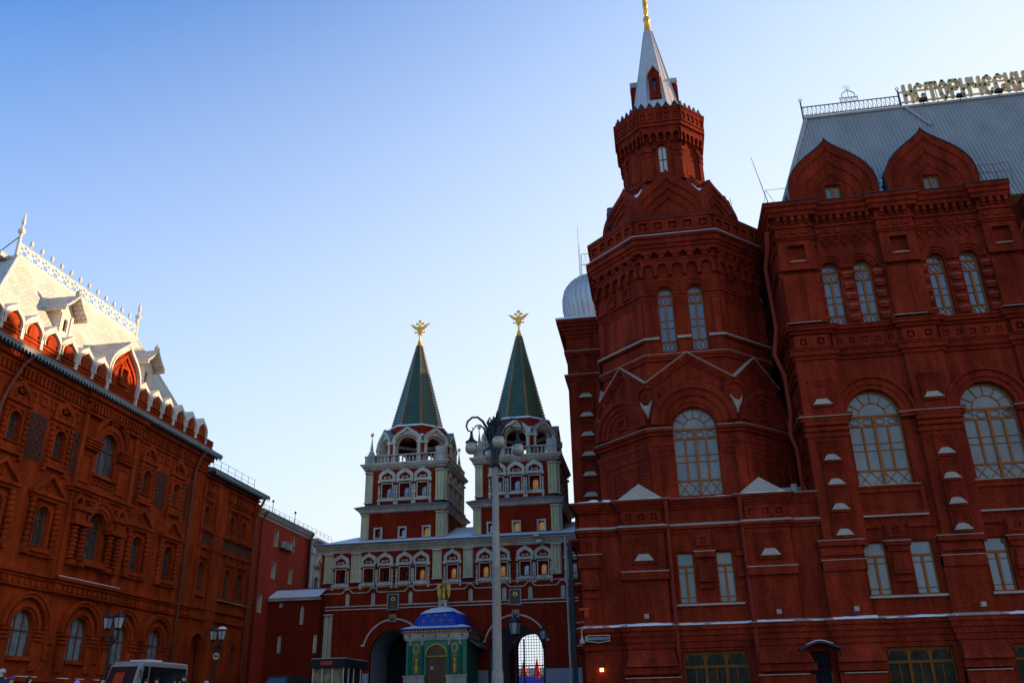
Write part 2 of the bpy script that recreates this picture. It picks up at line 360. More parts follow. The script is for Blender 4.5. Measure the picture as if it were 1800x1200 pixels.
def window(parent, F, cx, z0, w, zs, kind='plain', dep=-0.3, frame='wood', glass='glass', label=None, head=True):
    """window = frame mesh, with its pane as a sub-part. zs is the spring line (round head) or the top"""
    t = 0.07; mb = MB()
    out = archhole(cx, z0, w, zs) if head else rect(cx-w/2, cx+w/2, z0, zs)
    inn = archhole(cx, z0+t, w-2*t, zs) if head else rect(cx-w/2+t, cx+w/2-t, z0+t, zs-t)
    mb.ring(F, out, inn, dep-0.02, dep+0.06, True)
    l, r = cx-w/2+t, cx+w/2-t; d0, d1 = dep, dep+0.05
    H = zs-z0
    if kind == 'fan':
        mb.box(F, l, r, zs-0.10, zs+0.03, d0, d1+0.03)
        rr = w/2-t
        mb.ring(F, arc(cx, zs, rr*0.56, 0, PI), arc(cx, zs, rr*0.52, 0, PI), d0, d1)
        for a in (30, 60, 90, 120, 150):
            c, s_ = math.cos(R(a)), math.sin(R(a)); p, q = rr*0.54, rr
            mb.ring(F, [(cx+c*p-s_*.025, zs+s_*p+c*.025), (cx+c*q-s_*.025, zs+s_*q+c*.025)], [(cx+c*p+s_*.025, zs+s_*p-c*.025), (cx+c*q+s_*.025, zs+s_*q-c*.025)], d0, d1)
        z1, z2 = zs-0.62, z0+0.95
        mb.box(F, l, r, z1-0.04, z1+0.04, d0-.003, d1+0.02); mb.box(F, l, r, z2-0.05, z2+0.05, d0-.003, d1+0.02)
        mb.box(F, cx-0.07, cx+0.07, z0, zs-0.1, d0+.003, d1+0.05)
        q = (r-l)/4
        for k in (1, 3): mb.box(F, l+k*q-.055, l+k*q+.055, z2+.05, z1-.04, d0+.002, d1+0.02)
        for k in range(4):
            a, b = l+k*q+.05, l+(k+1)*q-.05
            for zz in (z2+(z1-z2)*.44, z2+(z1-z2)*.6): mb.box(F, a, b, zz-.02, zz+.02, d0, d1)
            uc = (a+b)/2; e = [(uc+math.cos(2*PI*j/12)*(b-a)*.48, zs-.36+math.sin(2*PI*j/12)*.2) for j in range(12)]
            e2 = [(uc+math.cos(2*PI*j/12)*(b-a)*.42, zs-.36+math.sin(2*PI*j/12)*.165) for j in range(12)]
            mb.ring(F, e, e2, d0, d1, True)
        for k in range(4):
            a, b = l+k*q, l+(k+1)*q
            for (p0, p1) in (((a, z0+.05), (b, z2-.05)), ((a, z2-.05), (b, z0+.05))):
                mb.ring(F, [p0, p1], [(p0[0]+.05, p0[1]), (p1[0]+.05, p1[1])], d0, d1-.01)
    elif kind == 'narrow':
        mb.box(F, l, r, zs-0.12, zs+0.02, d0, d1+0.02)
        mb.box(F, cx-.025, cx+.025, zs, zs+w/2-t, d0, d1)
        z1 = zs-0.72; z2 = z0+0.78
        mb.box(F, l, r, z1-.05, z1+.05, d0, d1+.02); mb.box(F, l, r, z2-.04, z2+.04, d0, d1+.02)
        mb.box(F, cx-.07, cx+.07, z2, z1, d0+.003, d1+.04)
        for a, b in ((l, cx-.07), (cx+.07, r)):
            for f in (.36, .56): zz = z2+(z1-z2)*f; mb.box(F, a, b, zz-.018, zz+.018, d0, d1)
        for za, zb in ((z0+t, z2), (z1, zs-.12)):
            for k in range(3):
                q = (r-l)/3; a = l+k*q
                mb.ring(F, [(a, za), (a+q, zb)], [(a+.04, za), (a+q+.04, zb)], d0, d1-.01)
                mb.ring(F, [(a+q, za), (a, zb)], [(a+q+.04, za), (a+.04, zb)], d0, d1-.012)
    elif kind == 'casement':
        z1 = zs-H*.27
        mb.box(F, l, r, z1-.06, z1+.06, d0, d1+.03); mb.box(F, cx-.06, cx+.06, z0, z1, d0+.003, d1+.04)
        for f in (.14, .60): zz = z0+(z1-z0)*(f+.02); zz = z0+H*.12 if f < .5 else z1-H*.13; mb.box(F, l, r, zz-.025, zz+.025, d0, d1)
    elif kind == 'shop':
        n = 3; zt = zs-0.08
        mb.box(F, l, r, zs-.16, zs-t, d0, d1+.02)
        for k in (1, 2): u = l+(r-l)*k/3; mb.box(F, u-.08, u+.08, z0, zs-.1, d0+.003, d1+.04)
        zz = zs-(zs-z0)*.30; mb.box(F, l, r, zz-.07, zz+.07, d0, d1+.03)
        for k in range(3):
            a = l+(r-l)*k/3+.08; b = l+(r-l)*(k+1)/3-.08; wd = (b-a)/2
            o = [(a, zz), (a, zs-.16)]+[(b, zs-.16), (b, zz)]
            c2 = arc((a+b)/2, zz+.35, wd-.06, PI, 0, 8)
            outl = [(a, zz+.07), (a, zs-.18)]+[(b, zs-.18), (b, zz+.07), ]
            mb.slab(F, [(a, zs-.17), (a, zz+.35)]+[(p[0], min(p[1], zs-.2)) for p in c2]+[(b, zz+.35), (b, zs-.17)], (), d0, d1)
            mb.box(F, (a+b)/2-.03, (a+b)/2+.03, z0, zz, d0, d1)
    elif kind == 'duma':
        z1 = zs-H*.18
        mb.box(F, l, r, zs-.15, zs-.07, d0, d1+.02)
        for u in ([cx] if w < 1.3 else [cx-w/6, cx+w/6]): mb.box(F, u-.035, u+.035, z0, zs+w*.42, d0+.003, d1+.01)
        if H > 1.9: mb.box(F, l, r, z0+H*.38-.02, z0+H*.38+.02, d0, d1)
    elif kind == 'pair':
        mb.box(F, cx-.07, cx+.07, z0, zs-.02, d0+.003, d1+.03)
    elif kind == 'cross':
        mb.box(F, cx-.03, cx+.03, z0, zs+(w/2-t if head else -t), d0, d1)
        mb.box(F, l, r, z0+H*.55, z0+H*.55+.05, d0+.003, d1)
    elif kind == 'lattice':
        n = 4
        for k in range(-1, n+2):
            a = l+(r-l)*k/n
            for sg in (1, -1):
                p0 = (a, z0+t); p1 = (a+sg*(r-l)*.75, zs+w*.3)
                c0 = max(l, min(r, p1[0]))
                if abs(p1[0]-p0[0]) > 1e-6:
                    tt = (c0-p0[0])/(p1[0]-p0[0]); p1 = (c0, p0[1]+(p1[1]-p0[1])*tt)
                if p1[1]-p0[1] > .05 and l-.01 <= p0[0] <= r+.01:
                    mb.ring(F, [p0, p1], [(p0[0]+.03, p0[1]), (p1[0]+.03, p1[1])], d0, d0+.02+.004*sg)
    o = mb.build('window', frame, parent)
    if label: o['label'] = label
    pb = MB(); g = archhole(cx, z0+.03, w-.06, zs) if head else rect(cx-w/2+.03, cx+w/2-.03, z0+.03, zs-.03)
    pb.slab(F, g, (), dep-.03, dep-.005, back=True)
    pb.build('pane', glass, o)
    return o

def snow_strip(parent, path, z, d0, d1, seed=1, gaps=0.12, hmax=.12, step=.3, name='ledge_snow'):
    """lumpy, partly melted snow lying on a ledge: back edge at offset d0, front edge about d1"""
    rnd = random.Random(seed); mb = MB()
    for F, L in seg_frames(path):
        if L < .5: continue
        n = max(2, int(L/step)); h = .6; cur = []
        def flush(c):
            if len(c) < 2: return
            vs = []
            for u, hh, dd in c: vs += [F(u, z+.002, d0), F(u, z+hh, d0), F(u, z+hh*.95, (d0+dd)/2), F(u, z+hh*.45, dd-.01), F(u, z-.02, dd)]
            m = len(c); mb.add(vs, [(i*5+k, (i+1)*5+k, (i+1)*5+k+1, i*5+k+1) for i in range(m-1) for k in range(4)]+[(0, 1, 2, 3, 4), tuple((m-1)*5+k for k in range(5))])
        for k in range(n+1):
            h = max(.12, min(1, h+rnd.uniform(-.3, .3)))
            if rnd.random() < gaps and len(cur) > 2: flush(cur); cur = []; continue
            cur.append((L*k/n, hmax*h, d1+rnd.uniform(-.05, .03)-(.08 if h < .3 else 0)))
        flush(cur)
    return mb.build(name, 'snow', parent)
# ------------------------------------------------------------------ shared ornament helpers
def seg_frames(path, closed=False):
    n = len(path)
    for i in range(n if closed else n-1):
        a, b = path[i], path[(i+1) % n]
        L = math.hypot(b[0]-a[0], b[1]-a[1])
        if L > 0.05: yield Fr(a[0], a[1], b[0]-a[0], b[1]-a[1]), L
def dentils(mb, path, z0, z1, dep, w, step, base=0.0, closed=False, minl=0.5):
    for F, L in seg_frames(path, closed):
        if L < minl: continue
        n = max(1, int(L/step)); s0 = (L-(n-1)*step)/2
        for k in range(n):
            u = s0+k*step; mb.box(F, u-w/2, u+w/2, z0, z1, base-.02, base+dep)
def scallop(mb, F, u0, u1, z0, z1, n, d0, d1, fill=0.74):
    """band whose lower edge is a row of small round arches"""
    p = (u1-u0)/n; r = p*fill/2; pts = [(u0, z1), (u0, z0)]
    for k in range(n):
        c = u0+p*(k+.5); zc = z0+(z1-z0)*.25
        pts += [(c-r, z0), (c-r, zc)]+[q for q in arc(c, zc, r, PI, 0, 6)][1:-1]+[(c+r, zc), (c+r, z0)]
    pts += [(u1, z0), (u1, z1)]
    mb.slab(F, pts, (), d0, d1)
def panelled(mb, F, u0, u1, z0, z1, n, sz, d0, d1, szz=None):
    p = (u1-u0)/n; zc = (z0+z1)/2; szz = szz or sz
    hs = [rect(u0+p*(k+.5)-sz/2, u0+p*(k+.5)+sz/2, zc-szz/2, zc+szz/2) for k in range(n)]
    mb.slab(F, rect(u0, u1, z0, z1), hs, d0, d1)
    for k in range(n):
        c = u0+p*(k+.5); mb.box(F, c-sz*.28, c+sz*.28, zc-szz*.28, zc+szz*.28, d0-.01, d0+(d1-d0)*.55)
def tapered(mb, F, c, w0, w1, z0, z1, d0, db, dt):
    """block sloping outwards towards its foot; w0 foot width, w1 head width"""
    v = [F(c-w0/2, z0, db), F(c+w0/2, z0, db), F(c+w1/2, z1, dt), F(c-w1/2, z1, dt), F(c-w0/2, z0, d0), F(c+w0/2, z0, d0), F(c+w1/2, z1, d0), F(c-w1/2, z1, d0)]
    mb.add(v, [(0,1,2,3),(4,7,6,5),(0,4,5,1),(2,6,7,3),(1,5,6,2),(0,3,7,4)])
def sunk_panel(mb, F, c, z0, w, h, d, n=3):
    """stepped square recess drawn as nested proud frames"""
    for k in range(n):
        f = k*.11
        mb.ring(F, rect(c-w/2+f, c+w/2-f, z0+f, z0+h-f), rect(c-w/2+f+.09, c+w/2-f-.09, z0+f+.09, z0+h-f-.09), d-.02, d+.12-.035*k, True)
    mb.box(F, c-w/2-.06, c+w/2+.06, z0+h+.0, z0+h+.06, d-.02, d+.17)
def small_sill(parent, F, c, z0, w, h, d, name='sill'):
    mb = MB()
    tapered(mb, F, c, w, w*.55, z0, z0+h, d-.02, d+.16, d+.02)
    mb.box(F, c-w/2-.03, c+w/2+.03, z0-.05, z0-.002, d-.02, d+.18)
    return mb.build(name, 'sill', parent)
def cornice(parent, path, prof, material, name='cornice', closed=False, cap=True):
    return MB().sweep(path, prof, closed, cap).build(name, material, parent)
def steps(z0, z1, o0, o1, n):
    """profile of n overhanging steps from (o0,z0) to (o1,z1)"""
    p = [(0, z0)]
    for k in range(n):
        o = o0+(o1-o0)*k/max(1, n-1); za = z0+(z1-z0)*k/n; zb = z0+(z1-z0)*(k+1)/n
        p += [(o, za), (o, zb)]
    p.append((0, z1+.02)); return p
def downpipe(parent, pts, r=.1, material='pipe_red'):
    mb = MB().tube(pts, r, 10)
    for a, b in zip(pts[:-1], pts[1:]):
        a, b = Vector(a), Vector(b)
        if abs(a.z-b.z) > 2:
            n = int(abs(a.z-b.z)/1.8)
            for k in range(1, n):
                q = a.lerp(b, k/n); dv = (b-a).normalized()*.05
                mb.tube([q-dv, q+dv], r*1.28, 10)
    mb.build('downpipe', material, parent, smooth=True)

# ================================================================== THE BRICK MUSEUM (right)
FM = Fr(0, 50, 1, 0)
mus = thing('museum_building', 'huge dark red brick museum with octagonal spired tower and ribbed grey mansard roof', 'museum', (9, 50, 0))
B, T = 'brick', 'brick_trim'
# --- right wing wall
WL, WR = 9.2, 23.35
bays = [13.1, 19.3]
piers_up = [(9.2, 11.45, .3), (15.35, 17.5, .3), (21.4, 23.35, .3)]
holes = []
for c in bays:
    holes.append(archhole(c, 11.1, 2.95, 15.27))
    for o in (-.93, .98): holes.append(archhole(c+o, 20.9, 1.02, 24.72))
    for o in (-1.3, 1.12): holes.append(rect(c+o-.58, c+o+.58, 5.25, 8.05))
    holes.append(rect(c-1.65, c+1.65, 0.2, 2.65))
mb = MB().slab(FM, rect(WL, WR, 0, 28.6), holes, -.42, 0, sides=False)
mb.slab(Fr(WL, 60, 0, -1), rect(0, 10, 0, 28.6), (), -.4, 0, sides=False)
mb.box(FM, WL+.35, 44, -.5, 28.6, -45, -.6)
mb.build('wall', B, mus)
for c in bays:
    window(mus, FM, c, 11.1, 2.95, 15.27, 'fan', -.36)
    for o in (-.93, .98): window(mus, FM, c+o, 20.9, 1.02, 24.72, 'narrow', -.33, glass='glass_blue')
    for o in (-1.3, 1.12): window(mus, FM, c+o, 5.25, 1.16, 8.05, 'casement', -.3, glass='glass' if (c < 14 and o < 0) else 'glass_blue', head=False)
    window(mus, FM, c, 0.2, 3.3, 2.65, 'shop', -.32, 'wood_low', glass='glass_shop', head=False)
# --- piers of the right wing
for i, (a, b, d) in enumerate(piers_up):
    c = (a+b)/2; w_ = b-a
    mb = MB()
    mb.box(FM, a, b, 21.15, 24.45, -.02, d-.06); mb.box(FM, a+.05, c-.16, 21.15, 24.45, 0, d); mb.box(FM, c+.16, b-.05, 21.15, 24.45, 0, d)
    mb.slab(FM, rect(a, b, 24.8, 27.0), [rect(c-.52, c+.52, 25.35, 26.5)], .1, d)
    mb.ring(FM, rect(c-.62, c+.62, 25.25, 26.6), rect(c-.52, c+.52, 25.35, 26.5), d-.01, d+.05, True)
    mb.box(FM, a, b, 26.9, 28.5, -.02, d); mb.build('upper_pilaster', T, mus); mb = MB()
    mb.box(FM, a, b, 17.7, 19.0, -.02, d); mb.box(FM, a, b, 15.2, 17.7, -.02, d)
    mb.box(FM, a-.02, b+.02, 7.8, 15.25, -.02, d-.04)
    mb.box(FM, c-.62, c+.62, 8.2, 13.85, 0, d+.02)
    for z in (14.0, 14.35, 14.68): mb.box(FM, a-.1, b+.1, z, z+.22, 0, d+.06+.05*(z-14)/.3)
    mb.box(FM, a-.3, b-.38, .2, 7.8, -.02, d+.0); a, b, c = a-.1, b-.45, c-.27; w_ = b-a
    cu = c+.27
    sunk_panel(mb, FM, cu, 15.8, 1.25, 1.55, d)
    for k in range(4): sunk_panel(mb, FM, cu, 8.28+1.4*k, 1.05, 1.22, d+.02)
    # 1st floor bulge
    tapered(mb, FM, c, w_+.3, w_+.15, 7.35, 7.8, 0, d+.18, d)
    mb.box(FM, a-.25, b+.25, 7.86, 8.14, 0, d+.2); mb.box(FM, a-.2, b+.2, 6.55, 7.1, 0, d+.16)
    tapered(mb, FM, c, w_+.55, w_+.3, 1.95, 2.8, 0, d+.55, d+.1)
    mb.box(FM, a-.25, b+.25, 1.55, 1.93, 0, d+.35); mb.box(FM, a-.2, b+.2, -.3, 1.4, 0, d+.2)
    p = mb.build('pilaster', T, mus)
    small_sill(p, FM, cu, 15.98, 1.0, .32, d)
    for k in range(4): small_sill(p, FM, cu, 8.46+1.4*k, .88, .32, d+.02)
    small_sill(p, FM, cu, 25.42, .9, .1, d-.15)
    MB().box(FM, a-.28, b+.28, 8.145, 8.18, 0, d+.22).box(FM, a-.22, b+.22, 7.105, 7.14, 0, d+.18).box(FM, a-.05, b+.05, 21.16, 21.2, 0, d+.12).build('ledge_snow', 'sill', p)
# --- arches, side blocks, zigzag
for c in bays:
    mb = MB()
    mb.ring(FM, arc(c, 15.27, 1.78, 0, PI, 24), arc(c, 15.27, 1.49, 0, PI, 24), -.02, .10)
    mb.ring(FM, arc(c, 15.27, 2.12, 0, PI, 24), arc(c, 15.27, 1.78, 0, PI, 24), -.02, .20)
    mb.ring(FM, arc(c, 15.27, 2.28, 0, PI, 24), arc(c, 15.27, 2.12, 0, PI, 24), -.02, .37)
    mb.build('arch_moulding', T, mus)
    for o in (-.93, .98):
        mb = MB(); cc = c+o
        mb.ring(FM, arc(cc, 24.72, .66, 0, PI, 14), arc(cc, 24.72, .52, 0, PI, 14), -.02, .08)
        mb.ring(FM, arc(cc, 24.72, .86, 0, PI, 14), arc(cc, 24.72, .66, 0, PI, 14), -.02, .16)
        mb.ring(FM, arc(cc, 24.72, .96, 0, PI, 14), arc(cc, 24.72, .86, 0, PI, 14), -.02, .24)
        mb.build('arch_moulding', T, mus)
    for cc, hw_ in ((c-1.77, .2), (c+.02, .27), (c+1.8, .25)):
        mb = MB(); sn = MB()
        for k in range(5):
            z = 21.15+k*.72; mb.box(FM, cc-hw_, cc+hw_, z, z+.34, 0, .15); sn.box(FM, cc-hw_-.02, cc+hw_+.02, z+.343, z+.365, 0, .17)
            mb.box(FM, cc-hw_*.65, cc+hw_*.65, z+.385, z+.56, 0, .08)
        sn.build('ledge_snow', 'sill', mb.build('side_blocks', T, mus))
    mb = MB(); z0, z1 = 26.25, 26.85; n = 7; a, b = c-2.0, c+2.0; pw = (b-a)/n
    up_ = []; dn = []
    for k in range(n):
        up_ += [(a+k*pw, z0+.16), (a+(k+.5)*pw, z1+.16)]; dn += [(a+k*pw, z0), (a+(k+.5)*pw, z1)]
    up_.append((b, z0+.16)); dn.append((b, z0))
    mb.ring(FM, up_, dn, -.02, .12); mb.box(FM, a-.2, b+.2, 26.95, 27.12, 0, .14)
    mb.build('zigzag_band', T, mus)
    # recessed panel under the big window, its sill
    mb = MB().ring(FM, rect(c-1.85, c+1.85, 9.45, 10.95), rect(c-1.62, c+1.62, 9.68, 10.72), -.02, .14, True)
    mb.box(FM, c-1.75, c+1.75, 10.96, 11.08, -.3, .2); mb.build('apron_panel', T, mus)
    MB().box(FM, c-1.8, c+1.8, 9.36, 9.44, 0, .24).box(FM, c-1.7, c+1.7, 11.084, 11.12, -.3, .22).build('ledge_snow', 'sill', mus)
    mb = MB(); cc = c-.09
    mb.box(FM, cc-.58, cc+.58, 8.1, 9.0, 0, .1); panelled(mb, FM, cc-.5, cc+.5, 8.25, 8.9, 1, .34, .1, .2)
    mb.box(FM, cc-.66, cc+.66, 7.78, 8.02, 0, .26); mb.box(FM, cc-.55, cc+.55, 7.5, 7.76, 0, .18)
    tapered(mb, FM, cc, .98, .66, 6.5, 7.3, 0, .26, .08); mb.box(FM, cc-.48, cc+.48, 6.3, 6.48, 0, .24); mb.box(FM, cc-.52, cc+.52, 5.9, 6.15, 0, .16)
    mb.box(FM, c-2.1, cc-.68, 8.75, 8.98, 0, .16); mb.box(FM, cc+.68, c+2.1, 8.75, 8.98, 0, .16)
    mb.build('window_pier', T, mus)
    MB().box(FM, cc-.7, cc+.7, 8.023, 8.06, 0, .28).box(FM, c-2.05, c+1.95, 5.08, 5.2, -.1, .2).build('window_sill', 'sill', mus)
# --- cornices of the right wing, carried round the corner pier
def rpath(ex=0.0, piers=piers_up, y=58):
    return [(WL, y)]+pier_path(FM, WL, WR, piers)
side = [(WL, 58.0)]
P0 = rpath()
cornice(mus, P0, [(0, 18.7), (.12, 18.75), (.12, 18.9), (.28, 18.98), (.28, 19.25), (.36, 19.28), (.36, 19.34), (0, 19.4)], T)
cornice(mus, P0, [(0, 20.38), (.14, 20.42), (.14, 20.52), (.34, 20.6), (.34, 20.75), (.42, 20.78), (.42, 20.86), (0, 20.9)], T)
cornice(mus, P0, [(0, 26.85), (.1, 26.87), (.1, 26.98), (.2, 27.0), (.2, 27.12), (0, 27.16)], T)
cornice(mus, P0, [(0, 28.45), (.32, 28.5), (.32, 28.75), (.44, 28.8), (.44, 29.08), (.56, 29.14), (.56, 29.38), (0, 29.4)], T)
cornice(mus, P0, [(0, 29.4), (.60, 29.405), (.60, 29.46), (0, 29.53)], 'iron', 'roof_edge')
mb = MB(); dentils(mb, P0, 28.16, 28.47, .3, .22, .44); dentils(mb, P0, 27.98, 28.16, .2, .14, .44); mb.sweep(P0, [(0, 27.74), (.12, 27.76), (.12, 27.9), (0, 27.94)])
dentils(mb, P0, 27.3, 27.55, .1, .3, .62); mb.build('corbel_table', T, mus)
mb = MB()
for F, L in seg_frames(P0[1:]):
    if L > 1.5:
        n = 2 if L < 3 else 5
        panelled(mb, F, .1, L-.1, 19.5, 20.3, n, .34 if n == 5 else .4, 0, .1)
mb.build('frieze', T, mus)
PI_ = [(9.05, 58)]+[(9.05, 49.7), (11.75, 49.7), (11.75, 50.0)]
for pa in ([(WL-.1, 58.0), (WL-.1, 49.7), (11.6, 49.7), (11.6, 50)], [(14.6, 50), (14.6, 49.85), (15.3, 49.7), (17.55, 49.7), (17.8, 49.85), (17.8, 50)], [(20.8, 50), (20.8, 49.85), (21.4, 49.7), (23.4, 49.7), (23.4, 50)]):
    cornice(mus, pa, [(0, 14.9), (.14, 14.93), (.14, 15.02), (.24, 15.35), (.24, 15.16), (0, 15.2)], T)
    cornice(mus, pa, [(.0, 15.19), (.27, 15.165), (.27, 15.2), (0, 15.32)], 'sill', 'ledge_snow')
# --- left face of the right wing
FS = Fr(WL, 60, 0, -1)
mb = MB()
for z in (14.2, 14.6, 17.6, 18.0, 24.5, 24.85, 26.2, 12.8, 10.6): mb.box(FS, 0, 10, z, z+.2, 0, .12)
for k in range(5): sunk_panel(mb, FS, 8.6, 9.0+1.5*k, 1.0, 1.2, .02)
mb.box(FS, 7.6, 9.9, 20.9, 27, 0, .12); mb.build('side_wall_bands', T, mus)

# --- low wing front
LL = -4.2
lp = [(LL, LL+1.05, .14), (-1.82, .58, .3), (5.06, 7.48, .3)]
lh = [rect(1.65-.46, 1.65+.46, 5.2, 7.95), rect(3.8-.46, 3.8+.46, 5.2, 7.95), rect(1.05, 4.45, .1, 2.72), rect(7.5, 8.62, -.4, 2.55)]
mb = MB().slab(FM, rect(LL, WL, -.4, 10.9), lh, -.4, 0, sides=False)
mb.slab(Fr(LL, 64, 0, -1), rect(0, 14, -.4, 10.9), (), -.4, 0, sides=False)
mb.box(FM, LL+.05, WL+.5, -.5, 10.95, -12, -.5)
mb.build('wall', B, mus)
window(mus, FM, 1.65, 5.2, .92, 7.95, 'casement', -.3, head=False); window(mus, FM, 3.8, 5.2, .92, 7.95, 'casement', -.3, head=False)
window(mus, FM, 2.75, .1, 3.4, 2.72, 'shop', -.3, 'wood_low', glass='glass_shop', head=False)
# side entrance with its iron canopy
dr = MB().box(FM, 7.55, 8.57, -.4, 1.75, -.36, -.28).box(FM, 7.55, 8.57, 1.85, 2.5, -.36, -.30)
for k in range(4): dr.box(FM, 7.57, 8.55, 1.9+.15*k, 1.96+.15*k, -.3, -.26)
do = dr.build('door', 'black', mus); MB().box(FM, 8.58, 8.63, -.4, 1.6, -.34, -.05).build('door_frame', 'wood', do)
cp = MB(); cv = [(7.0, 2.55), (7.4, 2.72), (7.8, 2.86), (8.05, 2.9), (8.3, 2.86), (8.7, 2.72), (9.1, 2.55)]
cp.ring(FM, [(a, b+.12) for a, b in cv], cv, 0, 1.0)
for u in (7.08, 9.02): cp.box(FM, u-.04, u+.04, 1.4, 2.5, .0, .08); cp.tube([FM(u, 1.55, .05), FM(u, 2.0, .5), FM(u, 2.5, .95)], .03); cp.tube([FM(u, 2.5, .05), FM(u, 2.5, .98)], .03)
cpo = cp.build('canopy', 'iron', mus)
MB().ring(FM, [(a, b+.15) for a, b in cv[1:-1]], [(a, b+.121) for a, b in cv[1:-1]], .05, 1.02).build('snow', 'snow', cpo)
# piers of the low wing
for i, (a, b, d) in enumerate(lp[1:]):
    c = (a+b)/2; mb = MB()
    mb.box(FM, a, b, -.3, 10.4, -.02, d)
    panelled(mb, FM, a+.1, b-.1, 9.62, 10.32, 3, .36, d, d+.12)
    sunk_panel(mb, FM, c, 7.35, 1.45, 1.42, d, 4)
    mb.box(FM, a-.12, b+.12, 6.5, 6.92, 0, d+.24)
    tapered(mb, FM, c, 2.75, 2.4, 1.98, 2.8, 0, d+.6, d+.1); mb.box(FM, a-.3, b+.3, 1.6, 1.95, 0, d+.4); mb.box(FM, a-.2, b+.2, -.3, 1.4, 0, d+.2)
    p = mb.build('pilaster', T, mus)
    small_sill(p, FM, c, 7.58, 1.02, .34, d)
    MB().box(FM, a-.14, b+.14, 6.923, 6.97, 0, d+.27).build('ledge_snow', 'sill', p)
    # zinc roofs standing over the piers
    mb = MB(); mb.add([FM(c-1.35, 11.02, .2), FM(c+1.35, 11.02, .2), FM(c, 12.12, -.5), FM(c-1.35, 11.02, -2.0), FM(c+1.35, 11.02, -2.0), FM(c, 12.12, -2.0)], [(0,1,2),(0,2,5,3),(1,4,5,2),(0,3,4,1),(3,5,4)])
    mb.box(FM, c-1.4, c+1.4, 10.97, 11.03, -.1, .3)
    mb.build('pier_roof', 'sill', mus)
c = LL+.52; mb = MB()
mb.box(FM, LL, LL+1.05, 3.9, 9.2, -.02, .14); panelled(mb, FM, c-.42, c+.42, 8.1, 8.9, 1, .34, .14, .22)
mb.box(FM, c-.66, c+.66, 7.3, 7.72, 0, .34); mb.box(FM, c-.6, c+.6, 7.72, 8.0, 0, .26)
tapered(mb, FM, c, 1.02, .68, 6.25, 7.15, 0, .38, .18); mb.box(FM, c-.54, c+.54, 6.1, 6.23, 0, .4); mb.box(FM, c-.5, c+.5, 5.65, 5.95, 0, .28)
p = mb.build('corner_pilaster', T, mus); MB().box(FM, c-.68, c+.68, 8.003, 8.05, 0, .3).build('ledge_snow', 'sill', p)
mb = MB(); cc = 2.72
mb.box(FM, cc-.5, cc+.5, 8.0, 9.1, 0, .12); panelled(mb, FM, cc-.4, cc+.4, 8.25, 8.85, 1, .3, .12, .22)
mb.box(FM, cc-.56, cc+.56, 7.62, 7.92, 0, .28); tapered(mb, FM, cc, .9, .6, 6.5, 7.4, 0, .28, .08); mb.box(FM, cc-.45, cc+.45, 6.3, 6.48, 0, .26); mb.box(FM, cc-.45, cc+.45, 5.95, 6.2, 0, .14)
mb.ring(FM, rect(.95, 2.2, 8.0, 9.1), rect(1.05, 2.1, 8.1, 9.0), 0, .06, True); mb.ring(FM, rect(3.25, 4.6, 8.0, 9.1), rect(3.35, 4.5, 8.1, 9.0), 0, .06, True)
for cc in (.85, 4.62): tapered(mb, FM, cc, .4, .3, 6.5, 7.4, 0, .2, .06); mb.box(FM, cc-.2, cc+.2, 7.62, 7.92, 0, .2); mb.box(FM, cc-.2, cc+.2, 5.95, 6.2, 0, .1)
mb.build('window_pier', T, mus)
MB().box(FM, .75, 4.62, 5.05, 5.15, -.1, .2).box(FM, 2.12, 3.32, 7.923, 7.97, 0, .3).build('window_sill', 'sill', mus)
PL = [(LL, 63.0)]+pier_path(FM, LL, WL, lp)
cornice(mus, PL, [(0, 9.05), (.1, 9.08), (.1, 9.2), (.24, 9.24), (.24, 9.4), (0, 9.45)], T)
cornice(mus, PL, [(0, 9.44), (.27, 9.405), (.27, 9.45), (0, 9.58)], 'sill', 'ledge_snow')
cornice(mus, PL, steps(10.38, 10.9, .1, .42, 4), T)
cornice(mus, PL, [(0, 10.9), (.48, 10.905), (.48, 10.94), (-.6, 11.0)], 'sill', 'roof_edge')
snow_strip(mus, PL[1:], 10.945, -.5, .46, 9, .06, .1, name='roof_snow')
mb = MB(); mb.box(FM, LL-.2, WL+.3, 10.9, 11.0, -12, -.3); mb.build('low_roof', 'snow', mus)
mb = MB(); random.seed(3)
for k in range(26):
    x = random.uniform(-3.9, -1.9); y = random.uniform(.3, 1.6); r_ = random.uniform(.15, .4)
    mb.ball(FM(x, 11.02, -y+.3), r_, 7, 4, .5)
mb.build('snow_heap', 'snow', mus)
mb = MB(); mb.box(FM, 7.3, 9.2, 11.0, 11.75, -2.2, -2.0); mb.box(FM, 8.2, 8.5, 11.0, 11.85, -1.95, -1.6); mb.build('roof_upstand', 'white_dirty', mus)
# ground storey bands and snowy base ledge, all along
gp = sorted(lp+[(8.95, 11.2, .3), (15.0, 17.2, .3), (21.1, 23.35, .3)])
PG = [(LL, 63.0)]+pier_path(FM, LL, WR, gp)
cornice(mus, PG, [(0, 2.86), (.06, 2.9), (.06, 3.2), (.16, 3.22), (.16, 3.5), (.26, 3.52), (.26, 3.78), (.36, 3.8), (.36, 4.02), (0, 4.1)], T)
sn = []
cornice(mus, PG, [(0, 4.03), (.40, 4.03), (.41, 4.06), (0, 4.2)], 'sill', 'ledge_sheet')
snow_strip(mus, PG[1:], 4.07, .0, .43, 4, .05, .15)
for a, b in ((-2.1, .85), (4.8, 7.4), (9.1, 11.2), (15.1, 17.2)): MB().box(FM, a, b, 1.41, 1.45, .3, .62).build('ledge_snow', 'sill', mus)
